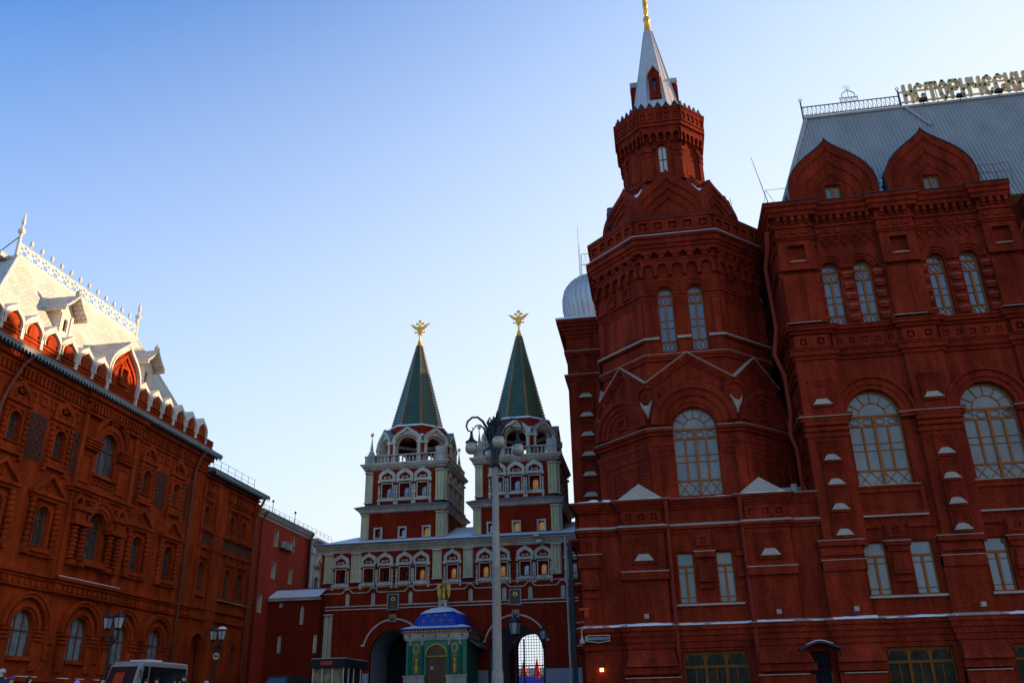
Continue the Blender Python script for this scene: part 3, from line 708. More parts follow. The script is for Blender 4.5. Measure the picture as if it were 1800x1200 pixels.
# downpipes
for u in (.83, 4.93): downpipe(mus, [FM(u, 11.0, .62), FM(u, 10.6, .6), FM(u, 9.9, .32), FM(u, 4.6, .32), FM(u, 4.2, .55), FM(u, 3.4, .5), FM(u, -.3, .4)], .12)
downpipe(mus, [(8.62, 49.2, 27.4), (8.6, 49.6, 26.6), (8.45, 50.6, 25.5), (8.55, 50.6, 21.3), (8.1, 50.0, 19.4), (8.55, 50.3, 18.1), (8.6, 50.5, 15.8), (8.35, 50.2, 14.4), (8.62, 50.4, 13.6), (8.62, 50.4, 11.1)], .13)
downpipe(mus, [(23.75, 49.5, 26.6), (23.5, 49.9, 26.0), (23.55, 49.95, 17)], .13)
# next projecting tower at the right edge
FT = Fr(24.2, 48.6, 1, 0)
mb = MB(); mb.box(FT, 0, 8, -.4, 28.6, -8, 0); mb.build('wall', B, mus)
mb = MB(); PT = [(24.2, 56), (24.2, 48.6), (32.2, 48.6), (32.2, 56)]
for z in (4, 9.4, 15.2, 19.2, 20.6, 26.6): mb.sweep(PT, [(0, z-.3), (.2, z-.2), (.2, z), (0, z+.05)])
mb.build('cornice', T, mus)
# --- mansard roof with standing ribs
RB = [Vector((9.9, 50.9, 29.3)), Vector((44, 50.9, 29.3)), Vector((44, 54.2, 39.15)), Vector((13.45, 54.2, 39.15))]
mb = MB().add([RB[0], RB[1], RB[2], RB[3], Vector((9.9, 60.5, 29.3)), Vector((13.45, 57.2, 39.15)), Vector((44, 57.2, 39.15)), Vector((44, 60.5, 29.3))], [(0,1,2,3), (0,3,5,4), (3,2,6,5), (5,6,7,4)])
mb.build('mansard_roof', 'zinc', mus)
sl = (RB[3]-RB[0]); mb = MB(); nrm = Vector((0, -9.45, 3.3)).normalized()
x = 10.15
while x < 32:
    bt_ = Vector((x, 50.9, 29.3)); tp = Vector((x, 54.2, 39.15))
    if x < 13.45:
        f = (x-9.9)/(13.45-9.9); tp = bt_.lerp(tp, f)
    mb.add([bt_-Vector((.035, 0, 0)), bt_+Vector((.035, 0, 0)), bt_+nrm*.09, tp-Vector((.035, 0, 0)), tp+Vector((.035, 0, 0)), tp+nrm*.09], [(0,2,5,3), (1,4,5,2), (3,5,4)])
    x += .25
mb.build('roof_ribs', 'zinc', mus)
mb = MB(); mb.tube([RB[3]+Vector((-.1, -.05, .05)), RB[2]+Vector((0, -.05, .05))], .13, 6); mb.tube([RB[0], RB[3]], .16, 5)
q0 = Vector((20.3, 54.1, 39.1)); q1 = Vector((21.45, 53.42, 36.85)); mb.tube([q0+nrm*.05, q1+nrm*.05], .13, 4)
mb.build('roof_flashing', 'zinc', mus)
for c in (13.35, 19.42):
    mb = MB(); z0 = 29.3
    cur = ogee(c, z0, 5.5, 5.25)
    ds = [(.0, .06), (-.12, .1), (-.24, .1), (-.36, .12)]
    for k, (dd, ins) in enumerate(ds[:3]):
        f = [.87, .68, .50][k]; nx = ogee(c, z0, 5.5*f, 5.25*f+(0 if k else 0)); mb.ring(FM, cur, nx, -1.7 if k == 0 else -.7, -.2-.08*k); cur = nx
    mb.slab(FM, cur, [rect(c-.47, c+.47, 29.75, 31.0)], -.8, -.42, sides=False)
    g = mb.build('ogee_gable', T, mus)
    # zinc hood following the gable back into the roof
    o = ogee(c, z0, 5.6, 5.35); mb = MB(); mb.ring(FM, o, ogee(c, z0, 5.5, 5.25), -3.2, -.16); mb.build('gable_hood', 'iron', mus)
    MB().ring(FM, rect(c-.66, c+.66, 29.55, 31.25), rect(c-.5, c+.5, 29.72, 31.05), -.6, -.34, True).build('window_surround', T, g)
    window(mus, FM, c, 29.75, .94, 31.0, 'pair', -.60, glass='glass', head=False)
mb = MB(); random.seed(5)
for k in range(14): mb.ball(Vector((16.4+random.uniform(-.35, .35), 50.9+random.uniform(0, .5), 29.9+k*.13)), random.uniform(.14, .34)*(1-k*.035), 7, 5, 1.2)
mb.build('snow_heap', 'snow', mus)
mb = MB()
for a, b in ((21.6, 24.3),):
    for z in (30.9, 31.5): mb.tube([(a, 50.6, z), (b, 50.6, z)], .015, 4)
    for x in (21.6, 22.5, 23.4, 24.3): mb.tube([(x, 50.6, 29.9), (x, 50.6, 31.5)], .015, 4)
mb.build('roof_railing', 'iron', mus)
# ridge cresting
mb = MB(); y = 54.2
for z in (39.42, 40.2): mb.tube([(13.35, y, z+.04), (20.1, y, z+.04)], .045, 5)
n = 22
for k in range(n+1):
    x = 13.4+(20.05-13.4)*k/n; mb.tube([(x, y, 39.42), (x, y, 40.22)], .022, 4)
    if k < n: mb.tube([(x, y, 40.22), (x+.29, y, 39.5)], .012, 4); mb.ball(Vector((x+.17, y, 39.55)), .05, 5, 4)
for x in (13.3, 20.1): mb.tube([(x, y, 39.1), (x, y, 40.75)], .055, 5); mb.ring(Fr(x, y, 1, 0), [(math.cos(t)*.13, 40.88+math.sin(t)*.13) for t in [PI*2*i/10 for i in range(10)]], [(math.cos(t)*.09, 40.88+math.sin(t)*.09) for t in [PI*2*i/10 for i in range(10)]], -.02, .02, True)
cx_ = 16.7
for x in (cx_-.6, cx_-.2, cx_+.2, cx_+.6): mb.tube([(x, y, 40.2), (x, y, 40.72)], .025, 4)
mb.tube([(cx_-.65, y, 40.65), (cx_+.65, y, 40.65)], .035, 5)
FC = Fr(cx_, y, 1, 0)
for k in (-.4, 0, .4): mb.ring(FC, [(k+math.cos(t)*.14, 40.43+math.sin(t)*.14) for t in [PI*2*i/10 for i in range(10)]], [(k+math.cos(t)*.11, 40.43+math.sin(t)*.11) for t in [PI*2*i/10 for i in range(10)]], -.01, .01, True)
mb.ring(FC, ogee(0, 40.65, .95, .72), ogee(0, 40.65, .87, .66), -.02, .02); mb.tube([(cx_, y, 40.65), (cx_, y, 41.6)], .02, 4)
for k in range(8): t = PI*k/4; mb.tube([FC(math.cos(t)*.1, 41.55+math.sin(t)*.1), FC(math.cos(t)*.26, 41.55+math.sin(t)*.26)], .012, 4)
mb.build('ridge_cresting', 'iron_blue', mus)
# ------------------------------------------------------------------ museum: octagonal corner tower
TX, TY = 2.95, 56.4
def octa(cx, cy, f, b):
    return [(cx-f, cy-b), (cx+f, cy-b), (cx+b, cy-f), (cx+b, cy+f), (cx+f, cy+b), (cx-f, cy+b), (cx-b, cy+f), (cx-b, cy-f)]
def facets(pts):
    for i in range(8):
        a, b = pts[i], pts[(i+1) % 8]; yield i, Fr(a[0], a[1], b[0]-a[0], b[1]-a[1]), math.hypot(b[0]-a[0], b[1]-a[1])
VIS = (6, 7, 0, 1, 2)
# lower stage
O1 = octa(TX, TY, 2.75, 5.9)
for i, F, L in facets(O1):
    if i not in VIS: continue
    r_ = min(2.5, L/2-.04); c = L/2; hs = []
    if i == 0: hs = [archhole(c, 11.25, 2.6, 15.35)]
    out = [(0, 10.9), (L, 10.9), (L, 15.6)]+arc(c, 15.6, r_, 0, PI, 20)+[(0, 15.6)]
    MB().slab(F, out, hs, -.9, 0, hback=-.42).build('wall', B, mus)
    mb = MB()
    ri = 1.33 if i == 0 else r_*.58
    k1, k2, k3 = ri+(r_-ri)*.35, ri+(r_-ri)*.72, r_
    zc = 15.42 if i == 0 else 15.6
    mb.ring(F, arc(c, 15.6, k3+.04, 0, PI, 24), arc(c, 15.6, k2, 0, PI, 24), -.9, .30)
    mb.ring(F, arc(c, 15.6, k2, 0, PI, 24), arc(c, 15.6, k1, 0, PI, 24), -.02, .17)
    mb.ring(F, arc(c, 15.6, k1, 0, PI, 24), arc(c, 15.6, ri, 0, PI, 24), -.02, .07)
    if i != 0:
        mb.slab(F, [(c-.5, 15.9), (c+.5, 15.9), (c+.5, 16.7), (c-.5, 16.7)], [rect(c-.32, c+.32, 16.05, 16.5)], 0, .08)
        mb.ring(F, rect(c-1.1, c+1.1, 11.6, 13.4), rect(c-.98, c+.98, 11.72, 13.28), 0, .06, True)
    mb.box(F, .0, .55, 10.9, 14.0, -.02, .1); mb.box(F, L-.55, L, 10.9, 14.0, -.02, .1)
    mb.build('arch_moulding', T, mus)
    if i == 0: window(mus, F, c, 11.25, 2.6, 15.35, 'fan', -.36)
    # gabled layer above, set back
def arch_cut_path(o, f=1.33):
    a, b = o[0], o[1]; c = ((a[0]+b[0])/2, a[1])
    return [o[6], o[7], o[0], (c[0]-f, c[1])], [(c[0]+f, c[1]), o[1], o[2], o[3]]
for pa in arch_cut_path(O1):
    cornice(mus, pa, steps(13.7, 14.55, .05, .16, 3), T, 'moulding')
    cornice(mus, pa, [(0, 14.9), (.16, 14.95), (.16, 15.1), (.32, 15.15), (.32, 15.32), (0, 15.36)], T)
    cornice(mus, pa, [(0, 15.34), (.35, 15.33), (.35, 15.365), (0, 15.44)], 'sill', 'ledge_snow')
O2 = octa(TX, TY, 2.6, 5.42)
mb = MB().sweep(O2, [(-.3, 15.0), (0, 15.0), (0, 17.0), (-.3, 17.02), (-1.5, 18.9)], True); mb.build('wall', B, mus)
for i in (7, 0, 1, 2):
    p = Vector((*O2[i], 0)); d = (p-Vector((TX, TY, 0))).normalized()
    Fk = Fr(p.x, p.y, -d.y, d.x); g = MB()
    g.ring(Fk, archhole(0, 16.2, 1.5, 17.55), archhole(0, 16.2, 1.2, 17.55), -.6, .22, True); g.slab(Fk, archhole(0, 16.2, 1.2, 17.55), (), -.3, .1, sides=False)
    g.ring(Fk, archhole(0, 16.6, .7, 17.5), archhole(0, 16.6, .5, 17.5), .08, .16, True)
    g.build('round_gable', T, mus)
    s_ = MB(); s_.slab(Fk, [(-.42, 17.3), (-.27, 16.85), (-.11, 16.35), (-.03, 15.75), (.03, 15.7), (.1, 16.3), (.25, 16.8), (.38, 17.25), (.16, 16.95), (-.18, 17.0)], (), -.2, .32, back=True); s_.build('snow', 'sill', mus)
O3 = octa(TX, TY, 2.6, 5.46)
for i, F, L in facets(O3):
    if i not in VIS: continue
    c = L/2; ap = 20.25 if i == 0 else 20.1; zb = 18.45
    mb = MB(); mb.slab(F, [(0, 17.0), (L, 17.0), (L, zb), (c, ap), (0, zb)], (), -.9, 0)
    for k, (t, d_) in enumerate(((0, .28), (.18, .2), (.36, .12))):
        mb.ring(F, [(-.05, zb-t), (c, ap-t+.02), (L+.05, zb-t)], [(-.05, zb-t-.17), (c, ap-t-.17), (L+.05, zb-t-.17)], -.5 if k == 0 else -.02, d_)
    mb.build('pointed_gable', T, mus)
    MB().ring(F, [(-.05, zb+.06), (c, ap+.08), (L+.05, zb+.05)], [(-.05, zb+.005), (c, ap+.025), (L+.05, zb+.005)], -.85, .31).build('snow', 'sill', mus)
# tall middle stage
O4 = octa(TX, TY, 2.45, 5.4)
for i, F, L in facets(O4):
    if i not in VIS: continue
    hs = [archhole(u, 20.55, .98, 24.62) for u in (1.5, 3.42)] if i == 0 else []
    MB().slab(F, rect(0, L, 18.0, 30.0), hs, -.5, 0).build('wall', B, mus)
    if i == 0:
        for u in (1.5, 3.42): window(mus, F, u, 20.55, .98, 24.62, 'narrow', -.33, glass='glass_blue')
        mb = MB()
        for u in (1.5, 3.42):
            for a, b_, d_ in ((.62, .5, .07), (.82, .62, .14), (.95, .82, .22)): mb.ring(F, arc(u, 24.62, a, 0, PI, 14), arc(u, 24.62, b_, 0, PI, 14), -.02, d_)
        mb.build('arch_moulding', T, mus)
        for a, b_, q in ((-.02, .92, -.1), (2.02, 2.9, 0), (4.0, L+.02, -.1)): MB().box(F, a, b_, 20.2, 21.35, q, .16).build('window_pier', T, mus)
    MB().box(F, 0, .5, 21.5, 24.0, -.02, .1).build('corner_strip', T, mus); mb = MB().box(F, L-.5, L, 21.5, 24.0, -.02, .1)
    if i in (7, 1, 6, 2):
        for u in (L*.32, L*.68): sunk_panel(mb, F, u, 24.75, .8, .8, 0, 2)
    mb.build('corner_strip', T, mus)
    mb = MB(); n = 5; DZ = -.2
    scallop(mb, F, .12, L-.12, 26.35+DZ, 27.1+DZ, n, 0, .24)
    for k in range(n+1):
        u = .12+(L-.24)*k/n
        mb.box(F, max(.02, u-.1), min(L-.02, u+.1), 25.8, 26.3, 0, .3)
    for k in range(n):
        u = .12+(L-.24)*(k+.5)/n; mb.box(F, u-.2, u+.2, 27.05, 27.32, .1, .36); mb.box(F, u-.36, u+.36, 27.32, 27.55, .1, .42)
    mb.box(F, 0, L, 26.9, 27.05, 0, .28); mb.build('corbel_table', T, mus)
    mb = MB(); panelled(mb, F, .0, L, 28.95, 29.92, 5, .52, .25, .42); mb.build('frieze', T, mus)
def apath(o, gaps):
    a = o[0]; return [[o[6], o[7], o[0], (a[0]+gaps[0], a[1])], [(a[0]+gaps[1], a[1]), (a[0]+gaps[2], a[1])], [(a[0]+gaps[3], a[1]), o[1], o[2], o[3]]]
for pa in apath(O4, (.98, 2.02, 2.9, 3.94)):
    cornice(mus, pa, steps(23.85, 24.4, .04, .14, 3), T, 'moulding'); cornice(mus, pa, [(0, 24.4), (.22, 24.44), (.22, 24.58), (0, 24.62)], T)
for pa in apath(O4, (.92, 2.02, 2.9, 4.0)):
    cornice(mus, pa, [(0, 21.2), (.2, 21.22), (.2, 21.34), (0, 21.36)], T); cornice(mus, pa, [(0, 21.34), (.3, 21.32), (.3, 21.4), (.0, 21.6)], 'sill', 'ledge_snow')
VP = [O4[6], O4[7], O4[0], O4[1], O4[2], O4[3]]
cornice(mus, VP, [(0, 19.9), (.12, 19.92), (.12, 20.1), (.2, 20.12), (.2, 20.3), (0, 20.34)], T); cornice(mus, VP, [(0, 20.3), (.23, 20.31), (.23, 20.34), (0, 20.36)], 'sill', 'ledge_snow')
cornice(mus, O4, [(0, 27.52), (.3, 27.54), (.3, 27.76), (.42, 27.8), (.42, 28.0), (.55, 28.04), (.55, 28.38), (.66, 28.42), (.66, 28.62), (.4, 28.74), (0, 28.75)], T, closed=True)
cornice(mus, O4, [(.3, 28.72), (.69, 28.63), (.69, 28.665), (.3, 28.82)], 'snow', 'ledge_snow', closed=True)
cornice(mus, O4, [(.2, 28.8), (.24, 29.92), (.48, 29.94), (.48, 30.14), (.2, 30.18), (-1.5, 30.2), (-3.2, 30.8)], T, 'parapet', closed=True)
cornice(mus, O4, [(.40, 30.145), (.52, 30.15), (.52, 30.2), (.1, 30.24)], 'iron', 'roof_edge', closed=True)
# ogee gables
O5 = octa(TX, TY, 2.35, 4.15)
MB().sweep(O5, [(-.6, 30.0), (-.6, 31.6), (-1.2, 33.4), (-1.9, 35.0)], True).build('wall', B, mus)
for i, F, L in facets(O5):
    if i not in VIS: continue
    h = 4.35 if i % 2 == 0 else 4.0
    F0 = F; F = (lambda u, z, d=0.0, F0=F0, kk=(.2 if i % 2 else .0): F0(u, z, d-max(0, z-31.2)*kk))
    mb = MB(); ogee_gable(mb, F, L/2, 30.1, L*(1.06 if i % 2 == 0 else 1.42), h+.3, .25+.12*(i % 2), 3, .12, .15, 1.1); g = mb.build('ogee_gable', T, mus)
    s_ = MB(); s_.ring(F, ogee(L/2, 30.1, L*1.06, h+.36), ogee(L/2, 30.1, L*1.045, h+.31), -1.1, .2); s_.build('gable_hood', 'iron', g)
for i in (6, 7, 0, 1, 2):
    p = Vector((*O5[i], 0)); d = (p-Vector((TX, TY, 0))).normalized(); q = Vector((TX, TY, 0))+d*3.75
    Fk = Fr(q.x, q.y, -d.y, d.x); mb = MB(); ogee_gable(mb, Fk, 0, 32.5, 2.0, 2.3, .0, 2, .08, .2, 1.2); mb.build('ogee_gable', T, mus)
    q2 = Vector((TX, TY, 0))+d*4.35; Fs = Fr(q2.x, q2.y, -d.y, d.x)
    s_ = MB(); s_.slab(Fs, [(-.55, 33.55), (-.3, 33.2), (-.08, 32.6), (.02, 32.3), (.1, 32.7), (.28, 33.15), (.5, 33.5), (.2, 33.25), (-.15, 33.2)], (), -.7, .12, back=True); s_.build('snow', 'snow', mus)
# turret
O6 = octa(TX, TY, 1.3, 2.8)
for i, F, L in facets(O6):
    c = L/2; hs = [archhole(c, 35.6, .68, 37.65)] if i == 0 else []
    MB().slab(F, rect(0, L, 33, 39), hs, -.3, 0).build('wall', B, mus)
    mb = MB()
    if i == 0: window(mus, F, c, 35.6, .68, 37.65, 'cross', -.2, glass='cream', frame='wood_dark')
    for a, b_, d_ in ((.62, .42, .08), (.72, .62, .15)): mb.ring(F, arc(c, 37.6, a, 0, PI, 12), arc(c, 37.6, b_, 0, PI, 12), -.02, d_)
    if i != 0: mb.ring(F, archhole(c, 35.3, 1.2, 37.6), archhole(c, 35.3, .95, 37.6), 0, .06, True)
    for s0, s1 in ((-.05, c-.72), (c+.72, L+.05)):
        mb.box(F, s0, s1, 35.0, 37.3, -.02, .12); mb.box(F, s0, s1, 37.3, 37.6, -.02, .2); mb.box(F, s0, s1, 36.9, 37.1, -.02, .17)
    mb.build('arch_moulding', T, mus)
    mb = MB()
    e = .16; scallop(mb, F, -e*.4, L+e*.4, 38.45, 39.2, 5, 0, .34)
    for k in range(6):
        u = L*k/5; mb.box(F, u-.07, u+.07, 38.1, 38.5, 0, .3)
    mb.build('corbel_table', T, mus)
cornice(mus, O6, [(0, 34.8), (.2, 34.82), (.2, 35.1), (.0, 35.2)], T, closed=True)
cornice(mus, O6, [(0, 39.1), (.36, 39.12), (.36, 39.3), (.5, 39.34), (.5, 39.6), (.3, 39.62)], T, closed=True)
O7 = octa(TX, TY, 1.52, 3.22)
for i, F, L in facets(O7):
    mb = MB(); mb.slab(F, rect(0, L, 39.6, 40.8), (), -.4, 0); panelled(mb, F, .02, L-.02, 39.68, 40.6, 5, .36, 0, .1, .62); mb.build('frieze', T, mus)
    mb = MB(); n = 5; pts = [(0, 41.0)]
    for k in range(n): pts += [((k+.5)*L/n, 41.55), ((k+1)*L/n, 41.0)]
    mb.slab(F, pts[:-1]+[(L, 41.0), (L, 40.9), (0, 40.9)], (), -.12, .02, back=True); mb.build('zigzag_parapet', 'iron', mus)
cornice(mus, O7, [(0, 40.6), (.14, 40.62), (.14, 40.78), (.2, 40.8), (.2, 40.92), (-.6, 41.0), (-1.4, 41.1)], T, closed=True)
def spire_at(z, z0=41.0, z1=51.1, b0=2.0, b1=.32): t = (z-z0)/(z1-z0); return b0+(b1-b0)*t
mb = MB(); bs = [octa(TX, TY, spire_at(z)*.43, spire_at(z)) for z in (41.0, 51.1)]
mb.add([(x, y, 41.0) for x, y in bs[0]]+[(x, y, 51.1) for x, y in bs[1]], [(k, (k+1) % 8, (k+1) % 8+8, k+8) for k in range(8)]+[tuple(range(8, 16))])
sp = mb.build('spire', 'zinc_pale', mus)
mb = MB()
for k in range(8):
    a = Vector((*bs[0][k], 41.0)); b_ = Vector((*bs[1][k], 51.1)); mb.tube([a, b_], [.07, .04], 5)
    a2 = (Vector((*bs[0][k], 41.0))+Vector((*bs[0][(k+1) % 8], 41.0)))/2; b2 = (Vector((*bs[1][k], 51.1))+Vector((*bs[1][(k+1) % 8], 51.1)))/2
    mb.tube([a2, b2], .018, 4)
mb.build('seam', 'zinc_pale', sp)
for k, (F) in enumerate((Fr(TX-.5, TY, 1, 0), Fr(TX, TY-.5, 0, 1), Fr(TX, TY+.5, 0, -1))):
    d0 = spire_at(43.2)-.9; d1 = spire_at(43.2)+.12; c = .5
    mb = MB(); mb.slab(F, [(c-.36, 43.2), (c+.36, 43.2), (c+.36, 45.2), (c+.44, 45.4), (c, 46.1), (c-.44, 45.4), (c-.36, 45.2)], [archhole(c, 43.75, .26, 44.85, 8)], d0-.3, d1, hback=d1-.2)
    mb.box(F, c-.46, c+.46, 43.0, 43.35, d0, d1+.1)
    for s_ in (-1, 1): mb.box(F, c+s_*.33-.1, c+s_*.33+.1, 43.35, 45.15, d1-.02, d1+.08)
    do = mb.build('dormer', T, mus)
    MB().slab(F, archhole(c, 43.7, .3, 44.85, 8), (), d1-.25, d1-.19).build('pane', 'glass_black', do)
    MB().ring(F, [(c-.5, 45.38), (c, 46.2), (c+.5, 45.38)], [(c-.46, 45.32), (c, 46.1), (c+.46, 45.32)], d0-.5, d1+.1).build('dormer_roof', 'sill', do)
mb = MB().lathe((TX, TY, 51.1), [(.34, 0), (.30, .1), (.2, 1.2), (.28, 1.25), (.3, 1.4), (.24, 1.6), (.05, 1.75)], 12); mb.build('spire_cap', 'gold', mus, smooth=True)
mb = MB().lathe((TX, TY, 52.8), [(.06, 0), (.16, .2), (.24, .5), (.18, .9), (.28, 1.2), (.2, 1.6), (.26, 1.9), (.1, 2.3), (.16, 2.6), (.02, 3.0)], 9, sx=.8)
mb.box(Fr(TX, TY, 0, 1), -.5, .5, 53.8, 54.3, -.06, .06); mb.build('gilded_finial', 'gold', mus, smooth=False)
# --- rear block with ribbed silver dome
BX, BYY = -5.72, 64.5
FB = Fr(BX, BYY, 1, 0)
mb = MB(); mb.box(FB, 0, 12, -.4, 29.0, -60, 0); mb.build('wall', B, mus)
PB = [(BX, 100), (BX, BYY), (6, BYY)]
for z, t in ((11.45, .5), (24.55, .25), (26.6, .2), (8.3, .3), (5.6, .3), (4.05, .5)):
    cornice(mus, PB, [(0, z-.5), (t*.5, z-.45), (t*.5, z-.25), (t, z-.2), (t, z), (0, z+.05)], T)
    cornice(mus, PB, [(0, z+.0), (t+.03, z+.01), (t+.03, z+.05), (0, z+.15)], 'sill', 'ledge_snow')
cornice(mus, PB, steps(27.8, 29.25, .1, .7, 5), T)
cornice(mus, PB, [(0, 29.25), (.75, 29.26), (.75, 29.42), (-3, 29.7)], 'snow', 'roof_snow')
mb = MB(); mb.box(FB, .25, 2.5, 13.7, 24, 0, .22)
for k in range(6): sunk_panel(mb, FB, 1.35, 14.55+1.58*k, 1.3, 1.35, .22)
p = mb.build('pilaster', T, mus)
for a in (.75, 1.65):
    for z in (25.2, 25.85): MB().ring(FB, rect(a-.2, a+.2, z, z+.4), rect(a-.1, a+.1, z+.1, z+.3), 0, .1, True).build('square_ornament', T, mus)
for k in range(6): small_sill(p, FB, 1.35, 14.7+1.58*k, 1.05, .32, .22)
# high rear hall that carries the silver dome
MB().box(Fr(-7.2, 83, 1, 0), 0, 14, 20, 38, -16, 0).build('rear_hall', B, mus)
DX, DY = -3.13, 90.6
pr_ = [(4.3, 38.2), (4.55, 40.2), (4.85, 41.3), (5.05, 42.5), (5.04, 43.6), (4.85, 44.5), (4.4, 45.1), (3.7, 45.45), (.02, 45.55)]
dm = MB().lathe((DX, DY, 0), pr_, 44).build('dome', 'silver', mus, smooth=True)
mb = MB()
for k in range(44):
    t = 2*PI*k/44; mb.tube([(DX+r_*math.cos(t), DY+r_*math.sin(t), z) for r_, z in pr_[:-1]], .13, 4, cap=False)
mb.build('dome_rib', 'silver', dm, kind='stuff')
mb = MB()
for z in (46.4, 47.7, 49.1): mb.tube([(-5.7, 89.2, z), (-.7, 89.2, z)], .035, 4)
for x in (-5.7, -4.4, -3.1, -1.8): mb.tube([(x, 89.2, 44.9), (x, 89.2, 49.1)], .045, 4)
for k in range(12): x = -5.7+k*.4; mb.tube([(x, 89.2, 46.4), (x+.66, 89.2, 49.1)], .015, 3); mb.tube([(x+.66, 89.2, 46.4), (x, 89.2, 49.1)], .015, 3)
mb.build('roof_railing', 'iron', mus)

def antenna(x, y, z0, z1, label, lean=(0, 0), arms=()):
    t = thing('antenna', label, 'antenna', (x, y, z0))
    MB().tube([(x, y, z0-.3), (x+lean[0], y+lean[1], z1)], [.035, .015], 5).build('mast', 'iron', t)
    for a in arms: MB().tube([Vector(p) for p in a], .015, 4).build('brace', 'iron', t)
antenna(-5.85, 89.2, 45.2, 50.5, 'short thick antenna mast beside the railing over the silver dome')
antenna(-6.0, 90, 46.0, 53.5, 'hair-thin tallest whip antenna rising behind the silver dome')
antenna(9.35, 50.6, 30.0, 34.0, 'thin whip antenna leaning over the left corner of the grey mansard roof', (-.75, 0), [[(9.2, 50.6, 31.3), (10.6, 50.6, 31.3)], [(9.2, 50.6, 31.3), (8.9, 50.6, 30.0)], [(9.2, 50.6, 31.3), (9.8, 50.6, 30.0)]])
antenna(7.6, 54.5, 30.8, 33.4, 'short thin rod on the parapet right of the spired corner tower', (-.2, 0))

# ------------------------------------------------------------------ rooftop letters
SY = 54.2
sg = thing('rooftop_sign', 'row of pale gold Old Russian capitals on a rail above the grey ridge', 'sign', (20.3, SY, 39.3))
FSg = Fr(0, SY, 1, 0)
mb = MB()
for z in (39.72, 40.62): mb.box(FSg, 20.25, 34.5, z-.05, z+.05, -.16, -.06)
for x in (20.2, 22.0, 22.7, 24.6, 28.0, 31.0): mb.tube([(x, SY+.12, 39.1), (x, SY+.12, 40.7)], .04, 5)
for x in (20.9, 24.0, 27.5): mb.tube([(x+.4, SY+.1, 40.6), (x, SY-.9, 38.9), ], .02, 4)
mb.build('support_rail', 'letter', sg)
def stroke(mb, pts, t=.13):
    for (a, b) in zip(pts[:-1], pts[1:]):
        a2, b2 = Vector(a), Vector(b); d = (b2-a2)
        if d.length < 1e-4: continue
        d.normalize(); a2 -= d*t*.45; b2 += d*t*.45; n = Vector((-d.y, d.x))*t
        q = [a2+n, b2+n, b2-n, a2-n]; mb.add([FSg(p.x, p.y, .0) for p in q]+[FSg(p.x, p.y, .22) for p in q], [(0,1,2,3), (4,7,6,5), (0,4,5,1), (1,5,6,2), (2,6,7,3), (3,7,4,0)])
Z0, Z1 = 39.5, 41.0; H = Z1-Z0
G = {  # strokes in a unit cell
 'I': [[(0, 0), (0, 1)], [(1, 0), (1, 1)], [(0, .34), (1, .62)]],
 'S': [[(1, .35), (.95, .14), (.5, .0), (.1, .14), (0, .45), (.05, .8), (.5, 1.0), (1, .82)], [(1, .35), (.8, .35)]],
 'T': [[(.5, 0), (.5, .97)], [(-.15, .72), (-.15, .97), (1.15, .97), (1.15, .72)]],
 'O': [[(.5, 1.02), (.05, .72), (.05, .28), (.5, -.02), (.95, .28), (.95, .72), (.5, 1.02)]],
 'R': [[(0, 0), (0, .97), (.9, .97), (1, .78), (.85, .5), (0, .45)]],
 'C': [[(0, 1), (0, .62), (.3, .5), (1, .5)], [(1, 1), (1, 0)]],
 'E': [[(1, .25), (.7, .0), (.2, .06), (0, .45), (.15, .88), (.6, 1.0), (1, .78)], [(0, .5), (.7, .5)]],
 'K': [[(0, 0), (0, 1)], [(1, 1), (.75, .6), (.1, .5), (.75, .4), (1, 0)]],
}
x = 20.5
for ch in ['I', 'S', 'T', 'O', 'R', 'I', 'C', 'E', 'S', 'K', 'I', 'I']:
    wd = .47 if ch not in 'TSE' else .5; mb = MB()
    if ch == 'T': x += .1
    for s_ in G[ch]: stroke(mb, [(x+a*wd, Z0+b_*H) for a, b_ in s_], .10)
    mb.build('letter', 'letter', sg); x += wd+(.27 if ch != 'T' else .3)
fl = thing('roof_floodlight', 'leftmost of the small black floodlights on the grey ridge under the gold letters', 'floodlight', (21.55, 53.9, 39.2), 'floodlights along the roof ridge')
MB().box(Fr(21.55, 53.9, 1, 0), -.25, .25, 39.32, 39.55, -.1, .2).build('lamp_housing', 'iron', fl); MB().tube([(21.55, 53.95, 39.1), (21.55, 53.95, 39.35)], .03, 5).build('bracket', 'iron', fl)
for k, (xx, lb) in enumerate(((24.05, 'second black floodlight from the left on the grey ridge, under the R-shaped letter'), (26.6, 'third black floodlight from the left on the grey ridge, near the picture edge'))):
    copy_thing(fl, (xx, 53.9, 39.2), lb)

# ------------------------------------------------------------------ small fittings on the museum front
fx = thing('wall_floodlight', 'small grey box floodlight above the snowy ledge, left of the drainpipes', 'floodlight', (-.72, 49.4, 4.3), 'box floodlights on the snowy ledge')
MB().box(Fr(-.72, 49.4, 1, 0), -.12, .12, 4.42, 4.66, -.05, .16).build('lamp_housing', 'sill', fx); MB().box(Fr(-.72, 49.4, 1, 0), -.03, .03, 4.2, 4.43, -.02, .04).build('bracket', 'iron', fx)
for xx, lb in ((6.25, 'small grey box floodlight above the snowy ledge, between second drainpipe and iron canopy'), (10.2, 'small grey box floodlight above the snowy ledge, just right of the iron canopy'), (16.45, 'small grey box floodlight above the snowy ledge, rightmost of the four')):
    copy_thing(fx, (xx, 49.35, 4.3), lb)
st = thing('street_sign', 'dark oval-ended street name plate with cream letters low on the museum corner', 'street sign', (-3.4, 49.4, 3.4))
FST = Fr(-3.4, 49.42, 1, 0)
oc_ = [(-.62, 3.3), (.62, 3.3), (.62, 3.66), (-.62, 3.66)]
MB().slab(FST, [(-.62, 3.34), (-.25, 3.3), (0, 3.24), (.25, 3.3), (.62, 3.34), (.62, 3.66), (-.62, 3.66)], (), -.06, .04).build('plate', 'iron', st)
